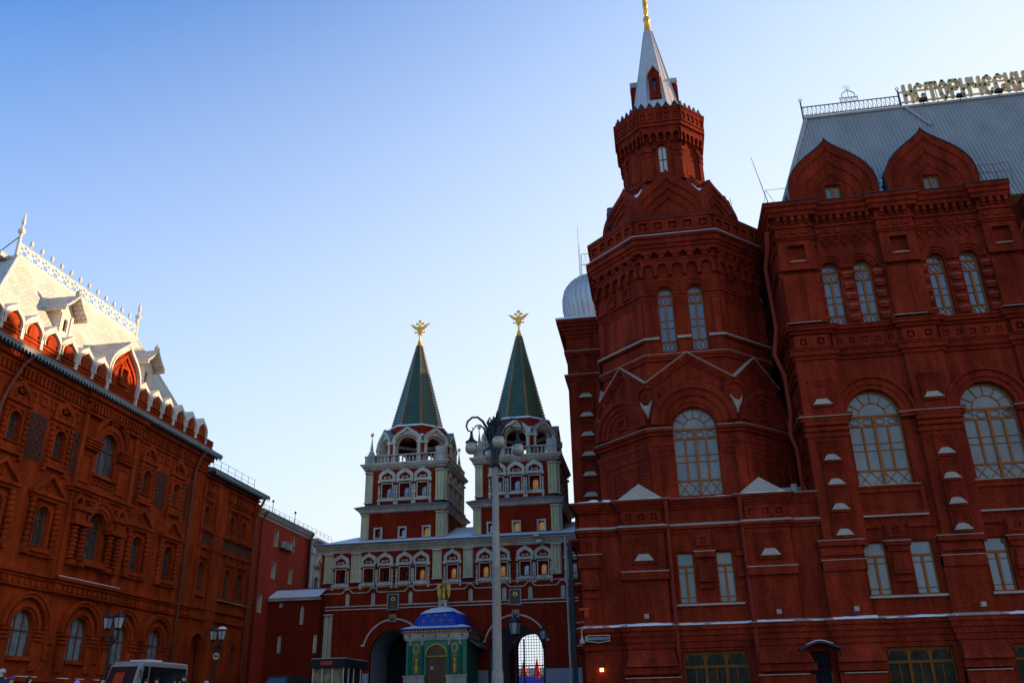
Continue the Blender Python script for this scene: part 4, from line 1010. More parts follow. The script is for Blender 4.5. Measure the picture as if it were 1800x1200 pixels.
MB().ring(FST, [(-.62, 3.34), (-.25, 3.3), (0, 3.24), (.25, 3.3), (.62, 3.34), (.62, 3.66), (-.62, 3.66)], [(-.59, 3.37), (-.25, 3.33), (0, 3.27), (.25, 3.33), (.59, 3.37), (.59, 3.63), (-.59, 3.63)], .03, .05, True).build('border', 'letter', st)
tc_ = bpy.data.curves.new('lettering', 'FONT'); tc_.body = 'МАНЕЖНАЯ'; tc_.size = .24; tc_.extrude = .006; tc_.align_x = 'CENTER'; tc_.align_y = 'CENTER'
to = bpy.data.objects.new('lettering', tc_); COL.objects.link(to); bpy.context.view_layer.update()
me_ = bpy.data.meshes.new_from_object(to); bpy.data.objects.remove(to)
lo = bpy.data.objects.new('lettering', me_); COL.objects.link(lo); me_.materials.append(M['cream']); lo.parent = st
lo.location = Vector((-3.4, 49.365, 3.475))-st.location; lo.rotation_euler = (PI/2, 0, 0); lo.scale = (.78, .78, .78)
cb = thing('security_camera', 'small red boxed camera on the museum corner above the street name plate', 'security camera', (-4.15, 49.6, 4.9))
FX = Fr(-4.15, 49.6, 1, 0)
MB().box(FX, -.22, .32, 4.95, 5.1, -.1, .35).build('camera_hood', 'plaster_red', cb); MB().box(FX, .05, .3, 4.6, 4.95, 0, .3).build('camera_body', 'plaster_red', cb); MB().tube([FX(-.1, 4.95, .1), FX(-.2, 4.3, -.1)], .03, 5).build('bracket', 'pipe_red', cb)
bl = thing('bell_lamp', 'small white bell-shaped lamp on a curved bracket at the museum corner', 'lamp', (-4.3, 49.6, 3.5))
MB().lathe((-4.3, 49.4, 3.25), [(.14, 0), (.13, .15), (.06, .3), (.02, .42)], 10).build('shade', 'white_dirty', bl)
MB().tube([(-4.3, 49.4, 3.66), (-4.3, 49.4, 3.95), (-4.15, 49.5, 4.1), (-4.1, 49.8, 4.0)], .03, 5).build('bracket', 'white_dirty', bl)
wb = thing('junction_box', 'small white box next to the street name plate', 'box', (-4.05, 49.7, 3.4)); MB().box(Fr(-4.1, 49.7, 1, 0), -.03, .2, 3.35, 3.62, -.1, .25).build('box_body', 'white_dirty', wb); MB().box(Fr(-4.1, 49.7, 1, 0), .02, .15, 3.4, 3.57, .25, .27).build('lid', 'white', wb)
ol = thing('wall_lamp', 'small glowing orange lamp low on the museum wall near its corner', 'wall lamp', (-3.35, 49.9, 1.9))
MB().box(Fr(-3.35, 49.9, 1, 0), -.1, .1, 1.82, 2.0, 0, .14).build('lamp_glass', mat('orange_lamp', (.9, .3, .08), .4, emit=((1, .38, .12), 1.6)), ol); MB().box(Fr(-3.35, 49.9, 1, 0), -.12, .12, 2.0, 2.03, -.05, .16).build('lamp_cap', 'iron', ol)
# ================================================================== THE TWO-TOWERED GATE
FG = Fr(0, 80, 1, 0)
gate = thing('gateway', 'red and white two-towered city gate with green tiled tent roofs and two deep archways', 'gate', (-19, 80, 0))
GL, GR = -31.6, -5.8
A = [(-24.2, 2.2, 4.8), (-12.9, 2.45, 4.6)]
gw = [-29.6, -26.85, -25.27, -23.35, -21.75, -18.72, -15.65, -14.05, -11.85, -10.2, -7.4]
slots = [-28.85, -26.35, -22.75, -19.85, -17.05, -13.9, -11.5, -8.5]
h = [archhole(c, 11.4, .52, 12.1, 8) for c in gw]
rec = [rect(c-.44, c+.44, 11.3, 12.55) for c in gw]
arch_notch = []
pts = [(GL, -.4)]
for c, r_, zs in A: pts += [(c-r_, -.4)]+arc(c, zs, r_, PI, 0, 24)+[(c+r_, -.4)]
pts += [(GR, -.4), (GR, 14.3), (GL, 14.3)]
sh = [archhole(c, 9.28, .44, 10.2, 8) for c in slots]
mb = MB().slab(FG, pts, rec+sh, -.35, 0, sides=False)
mb.slab(FG, [(GL+.1, 9), (GR, 9), (GR, 13.5), (GL+.1, 13.5)], [archhole(c, 11.42, .5, 12.1, 8) for c in gw], -.7, -.35, sides=False)
mb.slab(Fr(GL, 92, 0, -1), rect(0, 12, -.4, 14.3), (), -.3, 0, sides=False)
mb.slab(FG, [(GL, 14.3), (GL, -.4), (GR, -.4), (GR, 14.3)], [archhole(-12.95, -.38, 3.1, 5.7, 16)], -11.6, -11.3)
mb.build('wall', 'gate_red', gate)
# vaulted passages
for c, r_, zs in A:
    mb = MB(); prof = [(c-r_, -.4)]+arc(c, zs, r_, PI, 0, 24)+[(c+r_, -.4)]
    a = [FG(u, z, -.34) for u, z in prof]; b_ = [FG(u, z, -11.3) for u, z in prof]; n = len(prof)
    mb.add(a+b_, [(k, k+1, n+k+1, n+k) for k in range(n-1)])
    mb.build('passage_lining', 'tunnel', gate)
    MB().ring(FG, [(p, q) for p, q in arc(c, 5.02, 2.97, R(14), R(166), 28)], arc(c, 5.02, 2.83, R(14), R(166), 28), -.02, .09).box(FG, c-3.05, c-2.7, 5.62, 5.76, 0, .1).box(FG, c+2.7, c+3.05, 5.62, 5.76, 0, .1).build('arch_moulding', 'white', gate)
    MB().ring(FG, arc(c, 5.02, 3.45, R(5), R(175), 28), arc(c, 5.02, 3.3, R(5), R(175), 28), -.02, .07).build('outer_arch_moulding', 'gate_red', gate)
MB().slab(FG, [(-26.3, -.4), (-22.1, -.4), (-22.1, 4.8)]+arc(-24.2, 4.8, 2.1, 0, PI, 12), (), -5.2, -5.0, back=True).build('gate_leaf', 'black', gate)
# iron grille in the open archway
mb = MB(); d_ = -11.0; c = -12.95; hw = 1.5
for k in range(12):
    u = c-hw+2*hw*k/11; zt = 5.7+math.sqrt(max(0, hw*hw-(u-c)**2)); mb.box(FG, u-.022, u+.022, -.3, zt, d_-.03, d_)
z = .1
while z < 7.1:
    w_ = hw if z < 5.7 else math.sqrt(max(.01, hw*hw-(z-5.7)**2)); mb.box(FG, c-w_, c+w_, z-.022, z+.022, d_-.025, d_+.004); z += .28
mb.box(FG, c-hw, c+hw, 4.0, 4.12, d_-.05, d_+.03); mb.box(FG, c-.95, c-.8, -.3, 6.6, d_, d_+.1)
mb.build('grille', 'iron', gate)
# windows with carved surrounds
def carved_window(parent, F, c, z0, lit, k=1.0, d=0.0, cols=True, glass='glass_black', red=True):
    mb = MB(); W = .9*k
    def bx(u0, u1, a, b, d0, d1): mb.box(F, c+u0*k, c+u1*k, z0+a*k, z0+b*k, d0, d1)
    mb.ring(F, rect(c-.56*k, c+.56*k, z0-.1*k, z0+1.36*k), rect(c-.47*k, c+.47*k, z0-.01*k, z0+1.27*k), -.02, d+.12, True)
    if cols:
        for s_ in (-1, 1):
            cc = s_*.74
            mb.lathe(F(c+cc*k, z0-.22*k, d+.12), [(.1*k, 0), (.07*k, .12*k), (.1*k, .3*k), (.07*k, .45*k), (.12*k, .62*k), (.12*k, .72*k), (.07*k, .88*k), (.1*k, 1.05*k), (.07*k, 1.2*k), (.12*k, 1.36*k)], 7)
            bx(cc-.14, cc+.14, -.34, -.22, -.02, d+.24); bx(cc-.14, cc+.14, 1.36, 1.46, -.02, d+.24)
            bx(cc-.1, cc+.1, -.62, -.34, -.02, d+.16)
    bx(-.9, .9, 1.46, 1.56, -.02, d+.26); bx(-.86, .86, 1.56, 1.7, -.02, d+.2)
    bx(-.86, .86, -.34, -.12, -.02, d+.2)
    # ogee head
    o = ogee(c, z0+1.7*k, 1.62*k, 1.05*k); i_ = ogee(c, z0+1.7*k, 1.05*k, .66*k)
    mb.ring(F, o, i_, -.02, d+.2)
    mb.ring(F, [(c-.3*k, z0+1.74*k), (c-.3*k, z0+2.0*k), (c, z0+1.9*k), (c+.3*k, z0+2.0*k), (c+.3*k, z0+1.74*k)], [(c-.22*k, z0+1.74*k), (c-.22*k, z0+1.9*k), (c, z0+1.82*k), (c+.22*k, z0+1.9*k), (c+.22*k, z0+1.74*k)], -.02, d+.12)
    mb.lathe(F(c, z0+2.72*k, d+.1), [(.05*k, 0), (.07*k, .07*k), (.01, .24*k)], 6)
    o_ = mb.build('window', 'white', parent)
    gm = MB().slab(F, archhole(c, z0+.1, .54*k, z0+.8*k, 8), (), d-.75, d-.68, back=True)
    gm.build('pane', 'glass_sunset' if lit else glass, o_)
    lt = MB()
    for q in range(-2, 5):
        for sg_ in (1, -1):
            a0 = c-.26*k+q*.15*k
            p0 = (a0, z0+.1); p1 = (a0+sg_*.5*k, z0+1.05*k)
            lo_, hi_ = c-.25*k, c+.25*k
            if not (lo_ <= p0[0] <= hi_): continue
            tt = min(1, (hi_-p0[0])/(p1[0]-p0[0]) if sg_ > 0 else (lo_-p0[0])/(p1[0]-p0[0]))
            if tt > .05:
                p1 = (p0[0]+(p1[0]-p0[0])*tt, p0[1]+(p1[1]-p0[1])*tt); lt.ring(F, [p0, p1], [(p0[0]+.025, p0[1]), (p1[0]+.025, p1[1])], d-.67, d-.65+.003*sg_)
    lt.build('lattice', 'iron', o_)
    return o_
for k, c in enumerate(gw): carved_window(gate, FG, c, 11.3, k in (4, 5, 6, 7, 9), glass='glass_dark' if k == 8 else 'glass_black')
# slots, string courses, pilasters
for c in slots: MB().slab(FG, archhole(c, 9.28, .42, 10.18, 8), (), -.33, -.15, sides=False).build('loophole', 'white', gate)
mb = MB()
mb.box(FG, GL, GR, 14.12, 14.22, 0, .1); mb.box(FG, GL, GR, 10.84, 10.92, 0, .09)
for seg in ((GL, -24.9), (-23.75, -13.4), (-12.3, GR)):
    mb.box(FG, seg[0], seg[1], 9.14, 9.24, 0, .09); mb.box(FG, seg[0], seg[1], 8.86, 8.95, 0, .12)
up_ = []; lo_ = []; x = GL
for c in slots:
    for a, dz in ((-.62, 0), (-.42, .1), (-.3, .28), (-.12, .42), (.12, .42), (.3, .28), (.42, .1), (.62, 0)): up_.append((c+a, 10.42+dz)); lo_.append((c+a*.9, 10.34+dz*.97))
up_ = [(GL, 10.42)]+up_+[(GR, 10.42)]; lo_ = [(GL, 10.34)]+lo_+[(GR, 10.34)]
mb.ring(FG, up_, lo_, -.02, .09); mb.build('string_course', 'white', gate)
def pilaster(F, u0, u1, z0, z1, d, n, parent, name='pilaster'):
    o = MB(); w_ = (u1-u0)/n
    o.box(F, u0, u1, z0, z1, -.02, d*.4)
    for k in range(n):
        cc = u0+w_*(k+.5); o.tube([F(cc, z0+.05, d*.4), F(cc, z1-.12, d*.4)], w_*.36, 8)
    o.box(F, u0-.03, u1+.03, z1-.12, z1, -.02, d+.1); o.box(F, u0-.03, u1+.03, z0, z0+.08, -.02, d+.1)
    ob = o.build(name, 'white', parent)
    if n > 1:
        y = MB()
        for k in range(1, n): cc = u0+w_*k; y.box(F, cc-w_*.13, cc+w_*.13, z0+.1, z1-.13, d*.4-.01, d*.4+.05)
        y.box(F, u0+.0, u0+.05, z0+.1, z1-.13, d*.4, d*.4+.04); y.build('stripe', 'yellow', ob)
    return ob
for u0, u1 in ((-31.25, -30.4), (-28.6, -27.6), (-20.62, -19.75), (-17.68, -16.75), (-9.42, -8.5)): pilaster(FG, u0, u1, 11.3, 14.06, .3, 3, gate)
pilaster(FG, -31.0, -30.15, -.4, 8.52, .4, 2, gate)
PGc = [(GL, 92), (GL, 80), (GR, 80)]
cornice(gate, PGc, [(0, 14.25), (.1, 14.27), (.1, 14.35), (.3, 14.5), (.3, 14.62), (.55, 14.66), (.55, 14.78), (0, 14.8)], 'white')
cornice(gate, PGc, [(0, 14.78), (.68, 14.79), (.7, 14.86), (.64, 14.9), (-.3, 15.15)], 'eave', 'eave_gutter')
mb = MB(); mb.add([(GL-.5, 79.5, 14.9), (GR+.5, 79.5, 14.9), (GR, 86, 17.2), (GL+5, 86, 17.2), (GL-.5, 92, 14.9), (GR, 92, 14.9)], [(0,1,2,3), (0,3,4), (3,2,5,4)]); mb.build('main_roof', 'snow', gate)
for a, b_ in ((-27.75, -26.45), (-21.95, -15.4), (-10.4, GR)): MB().box(FG, a, b_, -.4, 3.3, 0, .08).build('stone_base', 'grey', gate)
# icon panels: generic haloed figures
for c in (-24.35, -12.85):
    for (z0, w_, hgt) in ((8.72, 1.12, 1.45), (7.66, .66, .66)):
        f = MB().ring(FG, rect(c-w_/2, c+w_/2, z0, z0+hgt), rect(c-w_/2+.09, c+w_/2-.09, z0+.09, z0+hgt-.09), -.01, .2, True); f.slab(FG, rect(c-w_/2+.09, c+w_/2-.09, z0+.09, z0+hgt-.09), (), 0, .08, sides=False)
        p = f.build('icon_panel', 'white_dirty', gate)
        MB().slab(FG, rect(c-w_/2+.1, c+w_/2-.1, z0+.1, z0+hgt-.1), (), .07, .1, sides=False).build('background', 'green_tile', p)
        s_ = w_/1.12; hz = z0+hgt*.68
        MB().ring(FG, [(c+math.cos(t)*.2*s_, hz+math.sin(t)*.2*s_) for t in [PI*2*i/14 for i in range(14)]], [(c+math.cos(t)*.12*s_, hz+math.sin(t)*.12*s_) for t in [PI*2*i/14 for i in range(14)]], .09, .12, True).build('halo', 'gold', p)
        q = MB(); q.slab(FG, [(c-.3*s_, z0+.12), (c+.3*s_, z0+.12), (c+.26*s_, hz-.35*s_), (c+.1*s_, hz-.14*s_), (c-.1*s_, hz-.14*s_), (c-.26*s_, hz-.35*s_)], (), .09, .125); q.slab(FG, [(c+math.cos(t)*.11*s_, hz+math.sin(t)*.12*s_) for t in [PI*2*i/10 for i in range(10)]], (), .09, .13)
        q.build('figure', 'wood_dark', p)

def star_pinnacle(parent, x, y, z, hgt=3.4, s=.5):
    mb = MB(); F = Fr(x-s/2, y-s/2, 1, 0)
    mb.box(Fr(x, y, 1, 0), -s, s, z-.1, z+hgt*.22, -s, s); mb.box(Fr(x, y, 1, 0), -s*1.1, s*1.1, z+hgt*.22, z+hgt*.27, -s*1.1, s*1.1)
    mb.lathe((x, y, z+hgt*.27), [(s*.95, 0), (s*.5, hgt*.16), (s*.32, hgt*.2), (s*.35, hgt*.24), (s*.18, hgt*.42), (s*.12, hgt*.5), (.03, hgt*.62)], 8)
    o = mb.build('pinnacle', 'white_dirty', parent)
    st_ = MB(); FF = Fr(x, y, 1, 0); zc = z+hgt*.97
    st_.tube([(x, y, z+hgt*.85), (x, y, zc)], .025, 5)
    for k in range(8):
        t = PI*k/4+PI/8; a = (math.cos(t), math.sin(t)); b_ = (-a[1], a[0])
        st_.add([FF(a[0]*.32, zc+a[1]*.32, 0), FF(b_[0]*.07, zc+b_[1]*.07, .0), FF(-b_[0]*.07, zc-b_[1]*.07, 0), FF(a[0]*.05, zc+a[1]*.05, .06), FF(a[0]*.05, zc+a[1]*.05, -.06)], [(0,1,3), (0,3,2), (0,2,4), (0,4,1)])
    st_.build('star', 'gold_dull', o)

def eagle(parent, x, y, z):
    F = Fr(x, y, 1, 0); mb = MB()
    body = [(0, 0), (.22, .12), (.3, .4), (.22, .75), (.16, .95), (-.16, .95), (-.22, .75), (-.3, .4), (-.22, .12)]
    mb.slab(F, body, (), -.12, .12, back=True); mb.ball(F(0, z*0+.45, 0), .01, 4, 3)
    def mir(p): return [(-a, b_) for a, b_ in p]
    wing = [(.12, .5), (.3, .45), (.5, .62), (.6, .6), (.68, .78), (.82, .85), (.88, 1.0), (1.15, 1.22), (.85, 1.18), (.6, 1.06), (.42, .92), (.2, .88)]
    neck = [(.02, .9), (.16, .85), (.2, 1.1), (.34, 1.22), (.5, 1.2), (.42, 1.34), (.3, 1.38), (.18, 1.32), (.06, 1.12)]
    leg = [(.14, .25), (.3, .16), (.52, .18), (.6, .1), (.64, .3), (.5, .27), (.3, .27), (.2, .36)]
    for p, t in ((wing, .07), (neck, .09), (leg, .06)):
        for q in (p, mir(p)): mb.slab(F, q, (), -t, t, back=True)
    tail = [(-.12, .1), (.12, .1), (.25, -.18), (.08, -.12), (0, -.25), (-.08, -.12), (-.25, -.18)]
    mb.slab(F, tail, (), -.05, .05, back=True)
    crown = [(-.14, 1.42), (.14, 1.42), (.22, 1.66), (.1, 1.6), (.0, 1.74), (-.1, 1.6), (-.22, 1.66)]
    mb.slab(F, crown, (), -.1, .1, back=True)
    for k in mb.v: k.z += z+.28
    mb.lathe((x, y, z-.1), [(.05, 0), (.05, .25)], 6)
    mb.lathe((x, y, z+.38), [(.05, 0), (.2, .15), (.24, .35), (.15, .6), (.05, .75)], 10)
    return mb.build('double_headed_eagle', 'gold', parent)

for ti, (cx_, label) in enumerate(((-23.98, ''), (-12.76, ''))):
    hwid = 4.2
    F1 = Fr(0, 81, 1, 0); F1s = Fr(cx_+hwid, 81, 0, 1)
    wn = [cx_-2.45, cx_, cx_+2.4]
    mb = MB().slab(F1, rect(cx_-hwid, cx_+hwid, 14.5, 18.2), [archhole(c, 15.62, .56, 16.15, 8) for c in wn], -.5, 0, sides=False)
    mb.slab(F1s, rect(0, 8.6, 14.5, 18.2), (), -.4, 0); mb.slab(Fr(cx_-hwid, 89.6, 0, -1), rect(0, 8.6, 14.5, 18.2), (), -.4, 0, sides=False); mb.slab(Fr(cx_+hwid, 89.6, -1, 0), rect(0, 8.4, 14.5, 18.2), (), -.4, 0, sides=False)
    mb.build('tower_base', 'gate_red', gate)
    for k, c in enumerate(wn):
        o = MB().ring(F1, rect(c-.44, c+.44, 15.48, 16.6), [(c-.28, 15.62), (c+.28, 15.62), (c+.28, 16.15)]+[(c+.2, 16.35), (c-.2, 16.35)]+[(c-.28, 16.15)][:0] if False else rect(c-.28, c+.28, 15.62, 16.44), -.02, .1, True)
        w_ = o.build('window', 'white', gate)
        MB().slab(F1, archhole(c, 15.6, .56, 16.15, 8), (), -.46, -.4, back=True).build('pane', 'glass_sunset' if (ti == 1 and k > 0) or (ti == 0 and k == 2) else 'glass_dark', w_)
    for a, b_ in ((cx_-4.2, cx_-3.4), (cx_+3.35, cx_+4.2)): pilaster(F1, a, b_, 15.4, 17.9, .22, 3, gate)
    for a in (0.05, 7.8): pilaster(F1s, a, a+.8, 15.4, 17.9, .22, 3, gate)
    pb = [(cx_-hwid, 81), (cx_+hwid, 81), (cx_+hwid, 89.6), (cx_-hwid, 89.6)]
    cornice(gate, pb, [(0, 18.0), (.15, 18.05), (.3, 18.2), (.3, 18.3), (.5, 18.34), (.5, 18.46), (0, 18.5)], 'white', closed=True)
    cornice(gate, pb, [(0, 18.44), (.62, 18.45), (.64, 18.53), (-.35, 18.9)], 'eave', 'eave_gutter', closed=True)
    mb = MB(); dentils(mb, pb+[pb[0]], 18.06, 18.2, .26, .1, .22); mb.build('dentils', 'white', gate)
    # second storey
    h2 = 4.08; y2 = 81.4; F2 = Fr(0, y2, 1, 0); F2s = Fr(cx_+h2, y2, 0, 1)
    wc = [cx_-1.82, cx_, cx_+1.82]
    rc = [rect(c-.5, c+.5, 19.55, 20.98) for c in wc]
    mb = MB().slab(F2, rect(cx_-h2, cx_+h2, 18.2, 22.5), rc, -.3, 0, sides=False)
    mb.slab(F2, rect(cx_-h2+.1, cx_+h2-.1, 19, 22), [archhole(c, 19.7, .6, 20.45, 8) for c in wc], -.6, -.3, sides=False)
    mb.slab(F2s, rect(0, 8.2, 18.2, 22.5), (), -.4, 0); mb.slab(Fr(cx_-h2, y2+8.2, 0, -1), rect(0, 8.2, 18.2, 22.5), (), -.4, 0, sides=False); mb.slab(Fr(cx_+h2, y2+8.2, -1, 0), rect(0, 8.16, 18.2, 22.5), (), -.4, 0, sides=False)
    mb.build('tower_body', 'gate_red', gate)
    for k, c in enumerate(wc): carved_window(gate, F2, c, 19.58, ti == 1 and k == 2, 1.08, glass='curtain')
    for a in (1.9, 4.1, 6.3): carved_window(gate, F2s, a, 19.58, False, .98)
    for a, b_ in ((cx_-4.08, cx_-3.3), (cx_+3.15, cx_+4.08)): pilaster(F2, a, b_, 19.05, 22.2, .25, 3, gate)
    for a in (0.03, 7.4): pilaster(F2s, a, a+.78, 19.05, 22.2, .25, 3, gate)
    pc = [(cx_-h2, y2), (cx_+h2, y2), (cx_+h2, y2+8.2), (cx_-h2, y2+8.2)]
    cornice(gate, pc, [(0, 22.4), (.15, 22.5), (.15, 22.66), (.38, 22.72), (.38, 22.85), (.52, 22.9), (.52, 23.02), (-.6, 23.06)], 'white', closed=True)
    mb = MB(); dentils(mb, pc+[pc[0]], 22.52, 22.66, .3, .1, .2); mb.build('dentils', 'white', gate)
    MB().slab(F2, rect(cx_-.01, cx_+.01, 23, 23.01), (), -.1, 0).box(F2, cx_-h2, cx_+h2, 22.6, 23.05, -8.2, 0).build('terrace', 'white_dirty', gate)
    # balustrade
    mb = MB()
    for Fq, L in ((Fr(cx_-h2, y2, 1, 0), 2*h2), (F2s, 8.2)):
        mb.box(Fq, 0, L, 23.05, 23.2, -.25, .05); mb.box(Fq, 0, L, 23.86, 24.0, -.25, .05)
        n = int(L/.36)
        for k in range(1, n):
            u = L*k/n; mb.lathe(Fq(u, 23.2, -.1), [(.09, 0), (.06, .1), (.11, .33), (.06, .56), (.09, .66)], 6)
    mb.build('balustrade', 'white_dirty', gate)
    for (px, py) in ((cx_-h2+.35, y2+.35), (cx_+h2-.35, y2+7.8), (cx_-h2+.35, y2+7.8)): star_pinnacle(gate, px, py, 23.0)
    mb = MB(); mb.add([F2s(0, 23.0, .02), F2s(.9, 23.0, .02), F2s(.9, 24.2, .02), F2s(.0, 24.6, .02), F2s(0, 23.0, -1.0), F2s(.9, 23.0, -1.0), F2s(.9, 24.2, -1.0), F2s(0, 24.6, -1.0)], [(0,1,2,3), (4,7,6,5), (0,3,7,4), (3,2,6,7), (1,5,6,2)]); mb.build('corner_block', 'white_dirty', gate)
    # open arcade
    cy = 85.5; OA = octa(cx_, cy, 1.6, 3.75)
    for i, F, L in facets(OA):
        c = L/2; aw = min(1.75, L-1.2)
        og = [(a, b_) for a, b_ in ogee(c, 24.55, L*.995, 2.5) if b_ > 25.35]; aw = L-1.15
        hole = archhole(c, 23.02, aw, 24.9, 12)
        MB().slab(F, [(0.01, 23.0), (L-.01, 23.0), (L-.01, 25.35)]+og+[(.01, 25.35)], [hole], -.5, 0, back=True).build('arcade_pier', 'white', gate)
        MB().ring(F, arc(c, 24.9, aw/2+.2, 0, PI, 14), arc(c, 24.9, aw/2+.09, 0, PI, 14), -.02, .05).build('arcade_arch_line', 'gate_red', gate)
        ai = [(c+(a-c)*.86, 24.55+(b_-24.55)*.86) for a, b_ in og]
        MB().ring(F, og, ai, -.02, .2).build('ogee_arch', 'white', gate)
        if i in (0, 1, 2, 6, 7):
            s_ = MB(); s_.ring(F, [(a, b_+.06) for a, b_ in og], [(a, b_+.005) for a, b_ in og], -.6, .22); s_.build('arcade_hood', 'eave', gate)
    mb = MB(); rd_ = MB()
    for k in range(8):
        a = Vector((*OA[k], 0)); d = (a-Vector((cx_, cy, 0))).normalized(); Fk = Fr(a.x, a.y, -d.y, d.x)
        for s_ in (-.34, .34): MB().lathe(Fk(s_, 23.0, .0), [(.2, 0), (.17, .2), (.15, 2.0), (.2, 2.15), (.24, 2.3), (.24, 2.5)], 8).build('column', 'white', gate)
        MB().box(Fk, -.55, .55, 25.1, 25.32, -.3, .2).build('impost_block', 'white', gate); MB().box(Fk, -.17, .17, 23.6, 25.05, -.2, .1).build('red_pier_face', 'gate_red', gate)
    OD = octa(cx_, cy, 1.3, 3.05); mb = MB().sweep(OD, [(-.1, 25.6), (0, 26.2), (0, 27.35), (-.5, 27.45)], True); mb.build('drum', 'gate_red', gate)
    cornice(gate, octa(cx_, cy, 1.25, 3.0), [(.0, 27.2), (.2, 27.25), (.15, 27.4), (-.4, 27.55)], 'snow', 'snow_ring', closed=True)
    mb = MB(); mb.sweep(OA, [(-.5, 25.85), (-.6, 26.3), (-1.2, 26.5)], True); mb.build('arcade_roof', 'snow', gate)
    zt = 37.5+.15*ti
    o0, o1 = octa(cx_, cy, 1.09, 2.63), octa(cx_, cy, .13, .30)
    mb = MB().add([(x, y, 27.3) for x, y in o0]+[(x, y, zt) for x, y in o1], [(k, (k+1) % 8, (k+1) % 8+8, k+8) for k in range(8)]+[tuple(range(8, 16))])
    tn = mb.build('tent_roof', 'green_tile', gate)
    for k in range(8):
        mb = MB(); a = Vector((*o0[k], 27.3)); b_ = Vector((*o1[k], zt)); n = 34
        for j in range(n): q = a.lerp(b_, (j+.5)/n); rr = .14-.06*j/n; mb.ball(q, rr, 6, 4, 1.1)
        mb.build('tile_rib', 'rib', tn)
    mb = MB().lathe((cx_, cy, zt-.05), [(.36, 0), (.33, .05), (.06, 1.0), (.1, 1.05), (.12, 1.12), (.04, 1.2), (.03, 1.5)], 10); mb.build('spire_cap', 'gold', gate, smooth=True)
    eagle(gate, cx_, cy, zt+1.15)

# ------------------------------------------------------------------ chapel in front of the gate
CX = -18.92
ch = thing('chapel', 'small green chapel with starred blue dome and gilded angel, between the two archways', 'chapel', (CX, 77.4, 0))
FCp = Fr(CX, 75, 1, 0); HW = 2.62
mb = MB().slab(FCp, rect(-HW, HW, -.4, 5.62), [archhole(0, -.38, 1.75, 4.35, 14)], -.3, 0, sides=False)
mb.slab(Fr(CX+HW, 75, 0, 1), rect(0, 4.95, -.4, 5.62), (), -.3, 0, sides=False); mb.slab(Fr(CX-HW, 79.95, 0, -1), rect(0, 4.95, -.4, 5.62), (), -.3, 0, sides=False)
mb.build('wall', 'green_paint', ch)
dr = MB().slab(FCp, rect(-.87, .87, -.4, 4.3), (), -.3, -.22)
for s_ in (-1, 1):
    for k in range(4): dr.ring(FCp, rect(s_*.43-.34, s_*.43+.34, .2+k*1.0, 1.05+k*1.0), rect(s_*.43-.28, s_*.43+.28, .26+k*1.0, .99+k*1.0), -.22, -.18, True)
d_ = dr.build('door', 'bronze', ch)
MB().box(FCp, -.52, -.27, 3.28, 3.52, -.2, -.15).build('notice', 'white', d_)
MB().slab(FCp, [(-.87, 4.32), (.87, 4.32)]+arc(0, 4.35, .86, 0, PI, 14), (), -.25, -.15).build('lunette', 'bronze', ch)
mb = MB().ring(FCp, arc(0, 4.35, .96, 0, PI, 16), arc(0, 4.35, .87, 0, PI, 16), -.3, .06); mb.box(FCp, -.9, .9, 4.28, 4.36, -.3, -.1); mb.build('arch_moulding', 'gold_dull', ch)
for k, u in enumerate((-2.25, -1.2, 1.15, 2.1)):
    MB().lathe(FCp(u, 2.85, .12), [(.17, 0), (.15, .1), (.14, 2.2), (.13, 2.35)], 10).build('column', 'green_dark', ch)
    MB().lathe(FCp(u, 5.2, .12), [(.14, 0), (.1, .1), (.2, .4)], 8).build('capital', 'white', ch)
for u in (-1.72, 1.62):
    f = MB(); zb = 2.95
    f.lathe(FCp(u, zb, .1), [(.2, 0), (.24, .3), (.2, .7), (.26, 1.05), (.2, 1.2), (.09, 1.26), (.12, 1.36), (.11, 1.5), (.02, 1.58)], 10, sy=.6)
    f.build('gilded_relief_figure', 'gold_dull', ch)
    MB().ring(FCp, [(u+math.cos(t)*.3, 4.95+math.sin(t)*.38) for t in [PI*2*i/14 for i in range(14)]], [(u+math.cos(t)*.2, 4.95+math.sin(t)*.28) for t in [PI*2*i/14 for i in range(14)]], -.01, .1, True).build('oval_medallion', 'gold_dull', ch)
for a, b_ in ((-HW-.12, -.95), (.95, HW+.05)): MB().box(FCp, a, b_, -.4, 2.68, 0, .34).box(FCp, a-.06, b_+.06, 2.68, 2.82, 0, .4).build('plinth', 'white', ch)
pcn = [(CX-HW, 79.9), (CX-HW, 75), (CX+HW, 75), (CX+HW, 79.9)]
cornice(ch, pcn, [(0, 5.58), (.12, 5.6), (.12, 5.74), (.2, 5.76), (.2, 6.12), (.3, 6.16), (.3, 6.22), (0, 6.25)], 'white')
for k in range(5): u = -HW+.35+k*(2*HW-.7)/4; MB().ball(FCp(u, 5.95, .22), .1, 8, 5).build('rosette', 'eave', ch)
mb = MB()
for F, L in seg_frames(pcn):
    n = int(L/.23)
    for k in range(n+1): mb.ball(F(L*k/n, 6.32, .36), .1, 7, 5, 1.2)
mb.build('gilded_bead_row', 'gold', ch)
cornice(ch, pcn, [(.0, 6.4), (.5, 6.41), (.52, 6.52), (-.5, 6.78)], 'blue_dome', 'eave')
cornice(ch, pcn, [(.1, 6.60), (.40, 6.56), (.3, 6.62), (-.4, 6.84)], 'snow', 'snow')
DC = (CX, 77.4)
od = lambda r_: octa(DC[0], DC[1], r_*.72, r_)
mb = MB(); prof = [(2.28, 6.78), (2.26, 7.0), (2.12, 7.35), (1.82, 7.75), (1.4, 8.1), (.9, 8.34), (.3, 8.46)]
vs = []; 
for r_, z in prof: vs += [(x, y, z) for x, y in octa(DC[0], DC[1], r_*.72, r_)]
